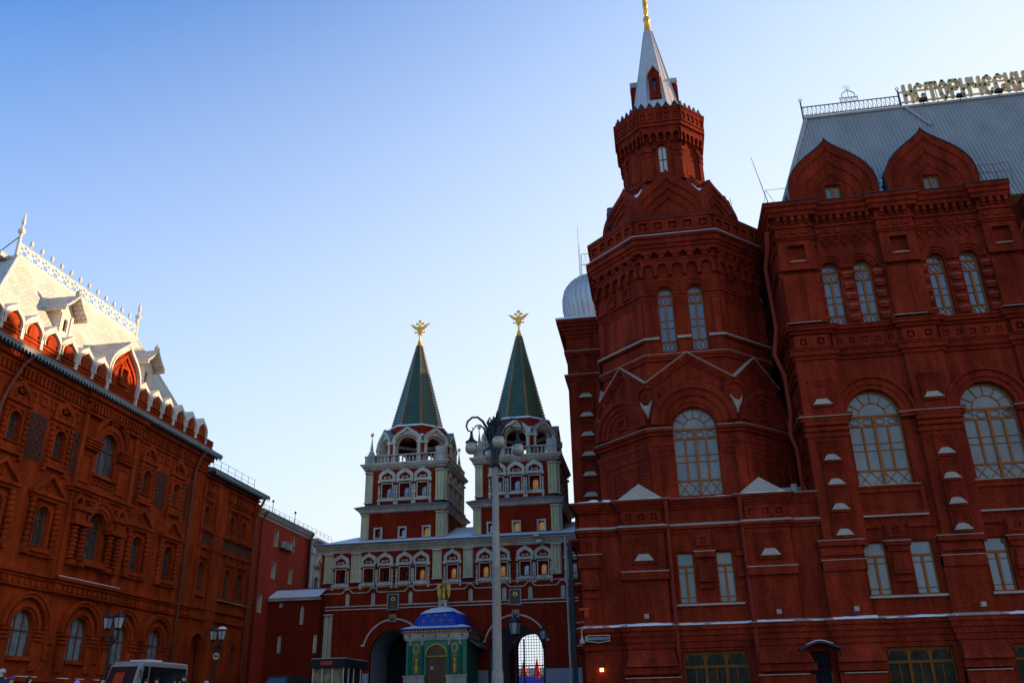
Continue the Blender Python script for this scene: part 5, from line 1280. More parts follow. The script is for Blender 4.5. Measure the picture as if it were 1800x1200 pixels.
fs = [(i*8+k, i*8+(k+1) % 8, (i+1)*8+(k+1) % 8, (i+1)*8+k) for i in range(len(prof)-1) for k in range(8)]+[tuple(range((len(prof)-1)*8, len(prof)*8))]
dm = MB().add(vs, fs).build('dome', 'blue_dome', ch)
mb = MB(); r0 = [(1.80, 7.86), (1.66, 7.98), (1.43, 8.14), (.92, 8.38), (.3, 8.51)]; vs = []
for i, (r_, z) in enumerate(r0):
    for k, (x, y) in enumerate(octa(DC[0], DC[1], r_*.72, r_)): vs.append((x, y, z+(.12*math.sin(k*2.3) if i == 0 else 0)))
mb.add(vs, [(i*8+k, i*8+(k+1) % 8, (i+1)*8+(k+1) % 8, (i+1)*8+k) for i in range(len(r0)-1) for k in range(8)]); mb.build('snow_cap', 'snow', dm)
for row, (rr, zz, us) in enumerate(((2.22, 7.14, (-1.2, -.4, .4, 1.2)), (1.98, 7.6, (-.85, -.1, .65)))):
    for u in us:
        q = MB(); p = (DC[0]+u, DC[1]-rr-.02, zz); q.ball(Vector(p), .11, 6, 4, 1.0); 
        for k in range(5): t = PI/2+2*PI*k/5; q.tube([p, (p[0]+math.cos(t)*.2, p[1]-.03, p[2]+math.sin(t)*.2)], [.05, .008], 4)
        q.build('star', 'gold_dull', dm)
mb = MB().box(Fr(DC[0], DC[1], 1, 0), -.36, .36, 8.4, 9.0, -.36, .36).box(Fr(DC[0], DC[1], 1, 0), -.42, .42, 9.0, 9.08, -.42, .42); mb.build('pedestal', 'white', ch)
MB().lathe((DC[0], DC[1]-.38, 8.7), [(.1, -.1), (.12, 0), (.1, .12)], 8).build('pedestal_rosette', 'eave', ch)
an = MB(); ax, ay = DC
an.lathe((ax, ay, 9.08), [(.3, 0), (.26, .3), (.2, .6), (.22, .85), (.26, 1.05), (.12, 1.2), (.07, 1.26), (.12, 1.34), (.13, 1.46), (.08, 1.58), (.01, 1.62)], 12, sy=.7)
an.tube([(ax+.2, ay-.05, 10.1), (ax+.3, ay-.2, 9.85), (ax+.12, ay-.35, 9.9)], [.08, .07, .04], 6); an.tube([(ax-.2, ay-.05, 10.1), (ax-.25, ay-.2, 10.3), (ax-.05, ay-.3, 10.5)], [.08, .07, .04], 6)
an.tube([(ax-.05, ay-.3, 10.1), (ax-.05, ay-.3, 11.2)], .025, 5); an.tube([(ax-.2, ay-.3, 10.95), (ax+.1, ay-.3, 10.95)], .025, 5)
agl = an.build('gilded_angel', 'gold_dull', ch, smooth=True)
for s_ in (-1, 1):
    w_ = MB(); w_.slab(Fr(ax, ay+.12, 1, 0), [(s_*.1, 10.0), (s_*.3, 10.55), (s_*.5, 10.6), (s_*.62, 10.3), (s_*.6, 9.8), (s_*.5, 9.35), (s_*.4, 9.2), (s_*.34, 9.6), (s_*.2, 9.8)], (), -.05, .05, back=True); w_.build('wing', 'gold_dull', agl)
# low dark rail and side canopy of the chapel
sd_ = MB(); sd_.add([(CX+HW+.1, 75.6, 5.7), (CX+HW+.95, 75.9, 5.1), (CX+HW+.95, 79.5, 5.1), (CX+HW+.1, 79.9, 5.7), (CX+HW+.1, 75.6, 5.55), (CX+HW+.95, 75.9, 4.95), (CX+HW+.95, 79.5, 4.95), (CX+HW+.1, 79.9, 5.55)], [(0,1,2,3), (4,7,6,5), (0,4,5,1), (1,5,6,2)]); sd_.build('side_canopy', 'eave', ch)
# eye-level cameras on the gate cornice
for k, (x_, z_, lb) in enumerate(((-10.3, 14.75, 'upper of the two white security cameras on the gate cornice'), (-10.05, 14.2, 'lower of the two white security cameras on the gate cornice, above a carved window'))):
    t = thing('security_camera', lb, 'security camera', (x_, 79.2, z_)); Fq = Fr(x_, 79.3, 1, -.5)
    MB().box(Fq, -.45, .2, z_-.1, z_+.1, .3, .5).build('camera_body', 'white', t); MB().tube([(x_, 79.9, z_-.25), (x_, 79.2, z_-.2), (x_, 79.0, z_-.08)], .04, 5).build('bracket', 'white', t); MB().box(Fq, -.5, .24, z_+.1, z_+.14, .26, .54).build('sun_hood', 'white', t)

# tall thin white mast beside the museum corner
t = thing('white_mast', 'tall slim white mast with a dark strip standing between gate and museum', 'mast', (-6.1, 60, 0))
MB().tube([(-6.05, 60, -.3), (-6.05, 60, 10.9)], .09, 8).lathe((-6.05, 60, 10.9), [(.09, 0), (.02, .2)], 8).build('pole', 'white_dirty', t)
MB().box(Fr(-5.8, 60.15, 1, 0), -.12, .16, -.3, 10.6, -.3, .1).build('dark_side_panel', 'iron', t)
# ================================================================== THE ORANGE-RED BUILDING (left)
FL = Fr(-36, 0, 0, 1)
duma = thing('brick_palace', 'long orange-red brick palace with pale shingled mansard roof and row of small ogee gables', 'building', (-36, 51, 0))
OB, OT = 'obrick', 'obrick_trim'
MY0, MY1 = 34.0, 64.4
w3 = [42.15, 46.2, 56.05, 60.15]; w2 = [41.95, 46.05, 56.05, 60.2]; w1 = [41.3, 46.15, 51.25, 55.7, 60.0]
holes = [archhole(c, 14.75, .98, 16.0) for c in w3]+[archhole(51.2, 14.9, 2.0, 16.75)]
holes += [archhole(c, 9.45, 1.22, 11.15) for c in w2]+[archhole(51.1, 9.45, 1.85, 11.45)]
holes += [archhole(c, 3.3, 1.95, 4.85) for c in w1]
MB().slab(FL, rect(MY0, MY1, -.3, 19.8), holes, -.4, 0, sides=False).build('wall', OB, duma)
mb = MB(); mb.box(FL, 20, MY1-.02, -.3, 19.8, -22, -.6); mb.slab(Fr(-36, 64.4, -1, 0), rect(0, 20, 10, 19.8), (), -.1, 0, sides=False); mb.build('building_core', OB, duma)
for c in w3: window(duma, FL, c, 14.75, .98, 16.0, 'duma', -.28, 'wood_dark', 'glass_dark')
window(duma, FL, 51.2, 14.9, 2.0, 16.75, 'duma', -.3, 'wood_dark', 'glass_blue', label='large arched window reflecting the bright sky')
for c in w2: window(duma, FL, c, 9.45, 1.22, 11.15, 'duma', -.28, 'wood_dark', 'glass_dark')
window(duma, FL, 51.1, 9.45, 1.85, 11.45, 'duma', -.3, 'wood_dark', 'glass_dark')
for c in w1: window(duma, FL, c, 3.3, 1.95, 4.85, 'duma', -.26, 'wood_dark', 'curtain')
# upper storey
for c in w3:
    mb = MB()
    mb.ring(FL, rect(c-.98, c+.98, 14.3, 17.0), archhole(c, 14.62, 1.2, 16.0)[:2]+[(c+.6, 16.7), (c-.6, 16.7)], -.02, .12, True)
    mb.ring(FL, archhole(c, 14.7, 1.3, 16.0), archhole(c, 14.75, 1.02, 16.0), 0, .18, True)
    for s_ in (-1, 1):
        for k in range(8): mb.box(FL, c+s_*.9-.13, c+s_*.9+.13, 14.35+k*.33, 14.55+k*.33, 0, .24)
    mb.box(FL, c-1.15, c+1.15, 14.05, 14.25, 0, .24); mb.box(FL, c-1.1, c-.85, 13.8, 14.05, 0, .2); mb.box(FL, c+.85, c+1.1, 13.8, 14.05, 0, .2)
    mb.box(FL, c-1.1, c+1.1, 17.0, 17.14, 0, .26)
    mb.ring(FL, ogee(c, 17.14, 1.95, 1.35), ogee(c, 17.14, 1.45, .95), -.02, .22); mb.slab(FL, ogee(c, 17.14, 1.45, .95), (), 0, .08, sides=False)
    for s_ in (-1, 1): mb.lathe(FL(c+s_*.3, 17.45, .1), [(.02, -.13), (.13, 0), (.02, .13)], 8)
    mb.lathe(FL(c, 17.75, .1), [(.02, -.13), (.12, 0), (.02, .13)], 8)
    mb.build('ogee_surround', OT, duma)
for a, b_ in ((43.4, 44.95), (57.35, 58.85), (47.45, 48.3), (54.15, 54.85), (61.4, 62.1)):
    mb = MB().slab(FL, rect(a, b_, 14.2, 16.95), (), -.01, .03)
    for q in range(int((b_-a)/.25)):
        for r_ in range(9):
            if (q+r_) % 2 == 0: mb.box(FL, a+.06+q*.25, a+.2+q*.25, 14.35+r_*.28, 14.5+r_*.28, .02, .08)
    mb.build('patterned_panel', 'obrick_dark', duma)
mb = MB(); c = 51.2
for r1, r0, d_ in ((1.25, 1.02, .1), (1.6, 1.25, .2), (1.95, 1.75, .32), (2.1, 1.95, .4)): mb.ring(FL, arc(c, 16.75, r1, 0, PI, 22), arc(c, 16.75, r0, 0, PI, 22), -.02, d_)
for s_ in (-1, 1):
    for k in range(4): mb.box(FL, c+s_*1.9-.85, c+s_*1.9+.85, 16.2+k*.18, 16.32+k*.18, 0, .3+.05*k)
    mb.ring(FL, rect(c+s_*2.0-.55, c+s_*2.0+.55, 14.0, 15.9), rect(c+s_*2.0-.45, c+s_*2.0+.45, 14.1, 15.8), 0, .1, True)
    mb.box(FL, c+s_*2.95-.18, c+s_*2.95+.18, 13.3, 19.0, 0, .25)
mb.box(FL, c-1.3, c+1.3, 14.62, 14.82, -.2, .25)
for k in range(5): mb.ring(FL, rect(c-1.1+k*.45, c-.75+k*.45, 14.15, 14.5), rect(c-1.03+k*.45, c-.82+k*.45, 14.22, 14.43), 0, .1, True)
mb.build('arch_moulding', OT, duma)
PD = [(-36, MY0), (-36, 48.1), (-35.8, 48.1), (-35.8, 54.3), (-36, 54.3), (-36, MY1), (-44, MY1)]
def band(prof, name='cornice', material=OT, path=PD): return cornice(duma, path, prof, material, name)
band([(0, 13.2), (.15, 13.25), (.15, 13.4), (.3, 13.45), (.3, 13.6), (0, 13.65)], path=[(-36, 47.9), (-35.8, 48.0), (-35.8, 54.4), (-36, 54.5)])
band([(0, 18.35), (.12, 18.4), (.12, 18.55), (0, 18.6)]); band([(0, 19.1), (.2, 19.15), (.2, 19.35), (.4, 19.4), (.4, 19.7), (0, 19.75)])
mb = MB(); dentils(mb, PD[:-1], 18.62, 19.12, .2, .16, .36); dentils(mb, PD[:-1], 17.6, 18.2, .06, .5, 1.0) if False else None
for k in range(24):
    u = 39.2+k*1.02
    if not 48.3 < u < 54.2: mb.ring(FL, rect(u-.34, u+.34, 17.55, 18.2), rect(u-.2, u+.2, 17.7, 18.05), 0, .08, True)
mb.build('corbel_frieze', OT, duma)
# middle storey: pediments on baluster columns
for c in w2:
    mb = MB()
    mb.slab(FL, [(c-1.6, 12.5), (c+1.6, 12.5), (c, 13.7)], (), 0, .08)
    mb.ring(FL, [(c-1.65, 12.5), (c, 13.78), (c+1.65, 12.5)], [(c-1.35, 12.5), (c, 13.5), (c+1.35, 12.5)], -.02, .36)
    mb.box(FL, c-1.62, c+1.62, 12.3, 12.5, 0, .4); mb.box(FL, c-1.5, c+1.5, 12.1, 12.3, 0, .26)
    mb.ring(FL, [(c+math.cos(t)*.2, 12.95+math.sin(t)*.2) for t in [PI*2*i/10 for i in range(10)]], [(c+math.cos(t)*.1, 12.95+math.sin(t)*.1) for t in [PI*2*i/10 for i in range(10)]], 0, .16, True)
    mb.ring(FL, archhole(c, 9.4, 1.5, 11.15), archhole(c, 9.45, 1.24, 11.15), -.02, .12, True)
    for s_ in (-1, 1):
        prof = []
        for k in range(9): z = 9.2+k*.33; prof += [(.12, z), (.2, z+.05), (.2, z+.2), (.12, z+.25)]
        mb.lathe(FL(c+s_*1.15, 0, .16), prof, 8); mb.box(FL, c+s_*1.15-.22, c+s_*1.15+.22, 8.85, 9.18, 0, .36)
    mb.box(FL, c-1.4, c+1.4, 9.05, 9.3, 0, .3); mb.box(FL, c-1.2, c+1.2, 8.85, 9.04, 0, .18)
    mb.build('pediment_surround', OT, duma)
mb = MB(); c = 51.1
for r1, r0, d_ in ((1.15, .95, .1), (1.5, 1.15, .2), (1.62, 1.5, .3)): mb.ring(FL, arc(c, 11.45, r1, 0, PI, 20), arc(c, 11.45, r0, 0, PI, 20), -.02, .2+d_)
for k in range(13): t = PI*(k+.5)/13; mb.box(FL, c+math.cos(t)*1.75-.09, c+math.cos(t)*1.75+.09, 11.45+math.sin(t)*1.75-.09, 11.45+math.sin(t)*1.75+.09, .1, .42)
for s_ in (-1, 1):
    for q in (1.45, 2.3):
        prof = []
        for k in range(8): z = 9.1+k*.26; prof += [(.16, z), (.26, z+.05), (.26, z+.15), (.16, z+.2)]
        mb.lathe(FL(c+s_*q, 0, .34), prof, 8); mb.box(FL, c+s_*q-.28, c+s_*q+.28, 8.75, 9.05, 0, .62)
    mb.box(FL, c+s_*1.9-.85, c+s_*1.9+.85, 11.2, 11.5, .1, .66); mb.box(FL, c+s_*1.9-.7, c+s_*1.9+.7, 11.5, 12.1, .1, .5); mb.box(FL, c+s_*1.9-.85, c+s_*1.9+.85, 12.1, 12.4, .1, .66)
    mb.ring(FL, ogee(c+s_*2.3, 12.4, .95, .85), ogee(c+s_*2.3, 12.4, .6, .55), .1, .4)
mb.box(FL, c-1.3, c+1.3, 8.9, 9.3, .1, .5); mb.build('arch_surround', OT, duma)
MB().slab(FL, rect(48.1, 54.3, 12.95, 13.2), (), 0, .2).box(FL, 48.1, 48.8, 6.9, 13, 0, .2).box(FL, 53.6, 54.3, 6.9, 13, 0, .2).build('bay_strip', OT, duma)
band([(0, 7.55), (.1, 7.6), (.1, 7.72), (.28, 7.78), (.28, 7.93), (0, 7.97)]); band([(0, 6.95), (.12, 6.98), (.22, 7.04), (.22, 7.1), (0, 7.12)])
cornice(duma, [(-35.8, 48.2), (-35.8, 54.2)], [(.1, 7.97), (.31, 7.96), (.31, 8.0), (.1, 8.05)], 'snow', 'ledge_snow')
mb = MB(); dentils(mb, PD[:-1], 7.2, 7.5, .1, .28, .5); mb.build('dentils', OT, duma)
for c in w1:
    for r1, r0, d_ in ((1.15, .98, .1), (1.42, 1.15, .22), (1.88, 1.66, .3), (2.0, 1.88, .4)):
        if r1 == 1.15: mb = MB()
        mb.ring(FL, arc(c, 4.85, r1, 0, PI, 22), arc(c, 4.85, r0, 0, PI, 22), -.02, d_)
    for s_ in (-1, 1):
        for k in range(3): mb.box(FL, c+s_*1.45-.45, c+s_*1.45+.45, 4.2+k*.22, 4.36+k*.22, 0, .25+.06*k)
        mb.box(FL, c+s_*1.4-.35, c+s_*1.4+.35, 2.6, 4.2, 0, .14)
        mb.lathe(FL(c+s_*1.08, 2.8, .08), [(.1, 0), (.1, 1.4)], 8)
    mb.box(FL, c-1.0, c+1.0, 3.1, 3.32, 0, .24); mb.build('arch_moulding', OT, duma)
for c in (43.7, 48.7, 53.4, 57.9): MB().ring(FL, rect(c-.4, c+.4, 3.2, 4.3), rect(c-.24, c+.24, 3.36, 4.14), 0, .1, True).build('square_panel', OT, duma)
band([(0, 2.0), (.2, 2.02), (.2, 2.2), (0, 2.26)]); 
mb = MB(); random.seed(2)
for k in range(9): u = 46+k*1.9+random.uniform(-.4, .4); mb.box(FL, u, u+random.uniform(.4, 1.0), 2.262, 2.31, 0, .2)
mb.build('ledge_snow', 'snow', duma)
# eaves with lace valance
PE = [(-36, MY0), (-36, MY1), (-46, MY1)]
band([(0, 19.75), (.85, 19.85), (.88, 20.0), (.84, 20.12), (-.2, 20.3)], 'eave', 'eave', PE)
def lace(u0, u1, z, d, parent, F=FL):
    mb = MB(); n = int((u1-u0)/.3); p = (u1-u0)/n; pts = [(u0, z), (u0, z-.14)]
    for k in range(n): a = u0+k*p; pts += [(a+p*.25, z-.18), (a+p*.5, z-.36), (a+p*.75, z-.18), (a+p, z-.14)]
    pts += [(u1, z)]; mb.slab(F, pts, (), d-.03, d, back=True); return mb.build('lace_valance', 'eave_lace', parent)
lace(MY0, 48, 20.0, .87, duma); lace(48, 56, 20.0, .873, duma); lace(56, 65.2, 20.0, .87, duma); lace(.0, 9, 20.0, .87, duma, Fr(-35.2, MY1, -1, 0))
# parapet of small ogee gables
FPp = Fr(-35.75, 0, 0, 1)
MB().slab(FPp, rect(36, MY1+.1, 20.1, 21.1), (), -.8, 0, sides=False).slab(Fr(-35.75, MY1+.1, -1, 0), rect(0, 8, 20.1, 21.1), (), -.6, 0, sides=False).build('parapet_wall', OB, duma)
mb = MB()
for z in (20.35, 20.75, 20.98): mb.box(FPp, 36, MY1+.1, z, z+.1, 0, .07)
mb.build('parapet_bands', OT, duma)
gc = [38.4, 40.12, 41.85, 43.55, 45.2, 46.95, 48.65]+[53.7, 55.45, 57.15, 58.9, 60.6, 62.35]
for c in gc:
    mb = MB(); mb.ring(FPp, ogee(c, 20.98, 1.78, 1.5), ogee(c, 20.98, 1.48, 1.2), -.35, .14)
    mb.ring(FPp, ogee(c, 20.98, 1.5, 1.22), ogee(c, 20.98, 1.36, 1.1), 0, .2)
    for s_ in (-1, 1): mb.box(FPp, c+s_*.81-.06, c+s_*.81+.06, 20.55, 21.2, .0, .12)
    g = mb.build('small_gable', 'shingle_trim', duma)
    mb = MB(); mb.slab(FPp, ogee(c, 20.98, 1.48, 1.2), (), -.3, -.02, sides=False); mb.ring(FPp, arc(c, 21.3, .55, 0, PI, 12), arc(c, 21.3, .42, 0, PI, 12), -.02, .06); mb.slab(FPp, archhole(c, 21.0, .72, 21.35, 8), (), -.02, .1)
    mb.build('gable_face', OB, g)
    MB().ring(FPp, ogee(c, 20.98, 1.8, 1.54)[2:-2], ogee(c, 20.98, 1.76, 1.5)[2:-2], -1.9, .1).build('gable_roof', 'shingle_trim', g)
c = 51.15; mb = MB(); mb.ring(FPp, ogee(c, 20.9, 3.75, 3.7), ogee(c, 20.9, 3.45, 3.4), -.5, .2); mb.ring(FPp, ogee(c, 20.9, 3.5, 3.43), ogee(c, 20.9, 3.34, 3.27), 0, .28)
for s_ in (-1, 1): mb.box(FPp, c+s_*1.72-.08, c+s_*1.72+.08, 20.4, 21.4, 0, .18)
g = mb.build('large_gable', 'shingle_trim', duma)
mb = MB(); mb.slab(FPp, ogee(c, 20.9, 3.45, 3.4), [rect(c-.32, c+.32, 21.5, 22.5)], -.4, -.02, sides=False)
mb.ring(FPp, ogee(c, 20.9, 2.9, 2.85), ogee(c, 20.9, 2.6, 2.55), -.02, .1); mb.ring(FPp, ogee(c, 20.9, 2.3, 2.25), ogee(c, 20.9, 2.1, 2.05), -.02, .05)
mb.ring(FPp, rect(c-.5, c+.5, 21.3, 22.7), rect(c-.32, c+.32, 21.5, 22.5), -.02, .14, True); mb.build('gable_face', OB, g)
MB().ring(FPp, ogee(c, 20.9, 3.8, 3.75)[2:-2], ogee(c, 20.9, 3.7, 3.65)[2:-2], -3.0, .15).build('gable_roof', 'shingle', g)
window(duma, FPp, c, 21.5, .64, 22.5, 'cross', -.2, 'wood', 'glass_dark', head=False)
# mansard roof
RZ0, RZ1 = 20.9, 28.7
bq = [(-36.6, 38.8), (-36.6, 64.0), (-52, 64.0), (-52, 38.8)]; tq = [(-40.6, 44.8), (-40.6, 58.8), (-48, 58.8), (-48, 44.8)]
mb = MB().add([(*p, RZ0) for p in bq]+[(*p, RZ1) for p in tq], [(0,1,5,4), (1,2,6,5), (2,3,7,6), (3,0,4,7), (4,5,6,7)]); mb.build('mansard_roof', 'shingle', duma)
mb = MB(); 
for k in range(4):
    mb.tube([(*bq[k], RZ0), (*tq[k], RZ1)], .1, 6)
    a, b_ = tq[k], tq[(k+1) % 4]
mb.sweep(tq, [(-.1, RZ1-.35), (.12, RZ1-.3), (.2, RZ1-.12), (.12, RZ1), (-.3, RZ1+.04)], True)
mb.build('roof_trim', 'shingle_trim', duma)
# lacy ridge cresting
FRd = Fr(-40.7, 0, 0, 1); n = 13; p = 14.0/n
for k in range(n):
    a = 44.8+k*p; m_ = a+p/2; mb = MB()
    z = RZ1+.1
    def circ(cx, cz, r_, q=12): return [(cx+math.cos(2*PI*i/q)*r_, cz+math.sin(2*PI*i/q)*r_) for i in range(q)]
    zb_ = z; crs = MB(); mb = crs
    mb.slab(FRd, rect(a, a+p, z, z+1.25), [circ(m_, z+.42, .25), circ(m_-.3, z+.78, .16, 9), circ(m_+.3, z+.78, .16, 9), circ(m_-.38, z+.22, .12, 8), circ(m_+.38, z+.22, .12, 8), circ(m_, z+.98, .15, 8), circ(m_-.4, z+1.1, .06, 6), circ(m_+.4, z+1.1, .06, 6)], -.03, .03, back=True)
    mb.lathe(FRd(a+p*.98, 0, 0), [(.03, z+1.25), (.13, z+1.3), (.03, z+1.36), (.03, z+1.55), (.12, z+1.7), (.14, z+1.82), (.09, z+1.86), (.12, z+2.0), (.02, z+2.12)], 7)
    for v in mb.v: v.z = zb_+(v.z-zb_)*.76
    mb.build('cresting_panel', 'shingle_trim', duma)
for y in (44.7, 58.9):
    mb = MB().lathe((-40.7, y, RZ1), [(.12, 0), (.1, 1.6), (.22, 1.75), (.24, 1.95), (.1, 2.1), (.06, 2.3), (.14, 2.5), (.02, 3.3)], 10); fn = mb.build('ridge_finial', 'shingle_trim', duma)
    s_ = -1 if y < 50 else 1; MB().tube([(-40.7, y, RZ1+1.5), (-41.5, y+s_*.9, RZ1-.4)], .035, 5).build('stay_rod', 'iron', fn)
mb = MB(); mb.box(Fr(-41.5, 44.4, 1, 0), -2.2, .5, RZ1-.45, RZ1-.1, -.1, .7); mb.build('ridge_ledge', 'shingle', duma)
for c in (47.15, 57.05):
    FD = Fr(-37.9, 0, 0, 1); mb = MB()
    mb.slab(FD, [(c-.66, 23.2), (c+.66, 23.2), (c+.66, 25.2), (c, 26.2), (c-.66, 25.2)], [archhole(c, 23.9, .42, 24.6, 8)], -3, 0, hback=-.2)
    for s_ in (-1, 1): mb.box(FD, c+s_*.5-.1, c+s_*.5+.1, 23.25, 25.1, 0, .1)
    for k in range(7): mb.box(FD, c-.7, c-.665, 23.4+k*.26, 23.46+k*.26, -2.5, 0)
    d_ = mb.build('dormer', 'shingle_trim', duma)
    MB().slab(FD, archhole(c, 23.85, .5, 24.6, 8), (), -.3, -.18).build('pane', 'glass_black', d_)
    hood = [(c-1.2, 25.0), (c-1.15, 25.35), (c-.95, 25.5), (c-.5, 25.95), (c, 26.55), (c+.5, 25.95), (c+.95, 25.5), (c+1.15, 25.35), (c+1.2, 25.0)]
    hi = [(c-1.08, 25.0), (c-1.03, 25.25), (c-.85, 25.38), (c-.45, 25.8), (c, 26.35), (c+.45, 25.8), (c+.85, 25.38), (c+1.03, 25.25), (c+1.08, 25.0)]
    MB().ring(FD, hood, hi, -3.2, .75).lathe((-37.35, c, 26.4), [(.12, 0), (.22, .2), (.18, .4), (.05, .55), (.02, .75)], 8).build('dormer_hood', 'shingle', d_)
downpipe(duma, [(-35.2, 42.0, 20.0), (-35.6, 41.6, 19.2), (-35.75, 41.0, 17.5), (-35.75, 40.7, 16.5), (-35.75, 40.4, -.2)], .1, 'pipe_brown')
downpipe(duma, [(-35.2, 62.9, 19.95), (-35.6, 62.6, 19.2), (-35.75, 62.35, 18.0), (-35.75, 62.3, -.2)], .12, 'pipe_brown')
for z in (15.3, 16.25): MB().tube([(-35.6, 48.3, z), (-35.6, 50.0, z-.0)], .012, 3).build('cable', 'iron', duma)
# --- lower far wing
WY0, WY1 = 64.4, 74.6
w3b = [65.35, 69.85, 72.2]; w2b = [65.4, 69.95, 72.3]
hs = [archhole(c, 14.35, .8, 15.45) for c in w3b]+[archhole(c, 9.2, 1.05, 10.9) for c in w2b]+[archhole(65.9, -.25, 2.1, 4.9)]+[archhole(c, 4.0, .9, 5.0) for c in (70.0, 72.4)]
MB().slab(FL, rect(WY0, WY1, -.3, 18.8), hs, -.4, 0, sides=False).slab(Fr(-36, WY1, -1, 0), rect(0, 12, -.3, 18.8), (), -.3, 0, sides=False).box(FL, WY0+.1, WY1-.05, -.3, 18.7, -18, -.6).build('wing_wall', OB, duma)
for c in w3b: window(duma, FL, c, 14.35, .8, 15.45, 'duma', -.28, 'wood_dark', 'glass_dark')
for c in w2b: window(duma, FL, c, 9.2, 1.05, 10.9, 'duma', -.28, 'wood_dark', 'glass_dark')
for c in (70.0, 72.4): window(duma, FL, c, 4.0, .9, 5.0, 'duma', -.28, 'wood_dark', 'glass_dark')
MB().slab(FL, archhole(65.9, -.3, 2.14, 4.9), (), -1.6, -1.5, back=True).build('archway_door', 'black', duma)
for c in w3b+w2b:
    up = c in w3b; z0, z1, hw = (14.0, 16.35, .78) if up else (8.9, 11.8, .86)
    mb = MB().ring(FL, rect(c-hw, c+hw, z0, z1), rect(c-hw+.12, c+hw-.12, z0+.12, z1-.12), 0, .12, True); mb.box(FL, c-hw-.08, c+hw+.08, z1, z1+.14, 0, .2); mb.box(FL, c-hw, c+hw, z0-.14, z0, 0, .2)
    if not up: mb.ring(FL, ogee(c, 11.95, 1.5, 1.05), ogee(c, 11.95, 1.15, .75), 0, .14)
    mb.build('window_surround', OT, duma)
for a, b_ in ((64.4, 64.7), (66.7, 68.35), (73.9, 74.6)): MB().box(FL, a, b_, -.3, 17.9, 0, .16).build('pilaster', OT, duma)
for a, b_ in ((64.8, 66.6), (68.45, 73.8)): MB().slab(FL, rect(a, b_, 12.85, 13.65), (), 0, .02).build('patterned_panel', 'obrick_dark', duma)
mb = MB(); panelled(mb, FL, 68.4, 73.8, 17.05, 17.75, 8, .4, 0, .12, .5); panelled(mb, FL, 64.5, 66.6, 17.05, 17.75, 3, .4, 0, .12, .5)
for z in (16.8, 17.85, 18.2): mb.box(FL, WY0, WY1, z, z+.12, 0, .1+.08*(z-16.8))
for z in (7.05, 7.85, 12.5, 13.8): mb.box(FL, WY0, WY1, z, z+.14, 0, .2)
mb.ring(FL, arc(65.9, 4.9, 1.45, 0, PI, 16), arc(65.9, 4.9, 1.08, 0, PI, 16), 0, .2); mb.build('string_course', OT, duma)
MB().box(FL, 68.4, 74.5, 8.76, 8.82, 0, .26).build('ledge_snow', 'sill', duma)
PW = [(-36, WY0), (-36, WY1), (-46, WY1)]
band([(0, 18.5), (.7, 18.65), (.74, 18.8), (.7, 18.9), (-.3, 19.05)], 'eave', 'eave', PW); lace(WY0+.3, WY1+.7, 18.72, .73, duma)
mb = MB().add([(-35.6, WY0, 18.95), (-35.6, WY1+.4, 18.95), (-44, WY1-1, 22), (-44, WY0, 22)], [(0,1,2,3)]); mb.box(FL, 71.5, 73.6, 19.3, 20.0, -2.6, -1.6); mb.build('wing_roof', 'zinc', duma)
mb = MB()
for k in range(7): y = 65.3+k*1.3; mb.tube([(-35.9, y, 18.95), (-35.9, y, 19.95)], .02, 4)
for z in (19.5, 19.95): mb.tube([(-35.9, 65, z), (-35.9, 73.2, z)], .015, 4)
mb.build('roof_railing', 'iron', duma)
downpipe(duma, [(-35.3, 74.5, 18.7), (-35.6, 74.2, 17.6), (-35.78, 74.0, 16.5), (-35.78, 73.7, -.2)], .12, 'pipe_brown')

# ================================================================== plain red building and the white baroque one beyond
red = thing('plaster_building', 'plain flat red plastered building with small white-lined windows and white eaves', 'building', (-36, 80, 0))
rw = [(79.0, 14.9, 16.5), (83.0, 14.95, 16.5), (79.0, 11.9, 13.4), (83.0, 11.9, 13.45), (76.6, 8.6, 10.2)]
MB().slab(FL, rect(74.75, 87.3, -.3, 17.4), [rect(c-.48, c+.48, a, b_) for c, a, b_ in rw], -.4, 0, hback=-.02).box(FL, 74.8, 87.25, -.3, 17.4, -14, -.6).build('wall', 'plaster_red', red)
for c, a, b_ in rw:
    o = MB().ring(FL, rect(c-.48, c+.48, a, b_), rect(c-.45, c+.45, a+.03, b_-.03), -.5, .005, True).build('window', 'white', red)
    MB().slab(FL, rect(c-.46, c+.46, a, b_), (), -.5, -.45).build('pane', 'glass_black', o)
cornice(red, [(-36, 74.75), (-36, 87.3)], [(0, 17.0), (.08, 17.02), (.08, 17.2), (.3, 17.3), (.3, 17.42), (.42, 17.46), (.42, 17.6), (0, 17.62)], 'cream')
MB().add([(-35.5, 74.7, 17.63), (-35.5, 87.4, 17.63), (-42, 87.4, 20), (-42, 74.7, 20)], [(0,1,2,3)]).box(FL, 74.7, 87.4, 17.6, 17.7, .3, .5).build('roof', 'eave', red)
mb = MB()
for k in range(16): y = 75.5+k*1.2; mb.tube([(-35.9, y, 17.7), (-35.9, y, 18.3)], .02, 4)
mb.tube([(-35.9, 75.5, 18.28), (-35.9, 93.5, 18.28)], .015, 4); mb.tube([(-35.9, 75.5, 18.0), (-35.9, 93.5, 18.0)], .012, 4)
for y in (77.2, 82.6): mb.tube([(-35.8, y, 17.7), (-35.8, y, 18.9)], .03, 4); mb.ball(Vector((-35.8, y, 18.9)), .13, 6, 4)
mb.build('roof_railing', 'iron', red)
downpipe(red, [(-35.4, 87.0, 17.5), (-35.8, 87.0, 16.9), (-35.8, 87.0, 2)], .1, 'iron'); downpipe(red, [(-35.4, 75.4, 17.5), (-35.8, 75.2, 16.6), (-35.8, 75.2, -.2)], .1, 'pipe_red')
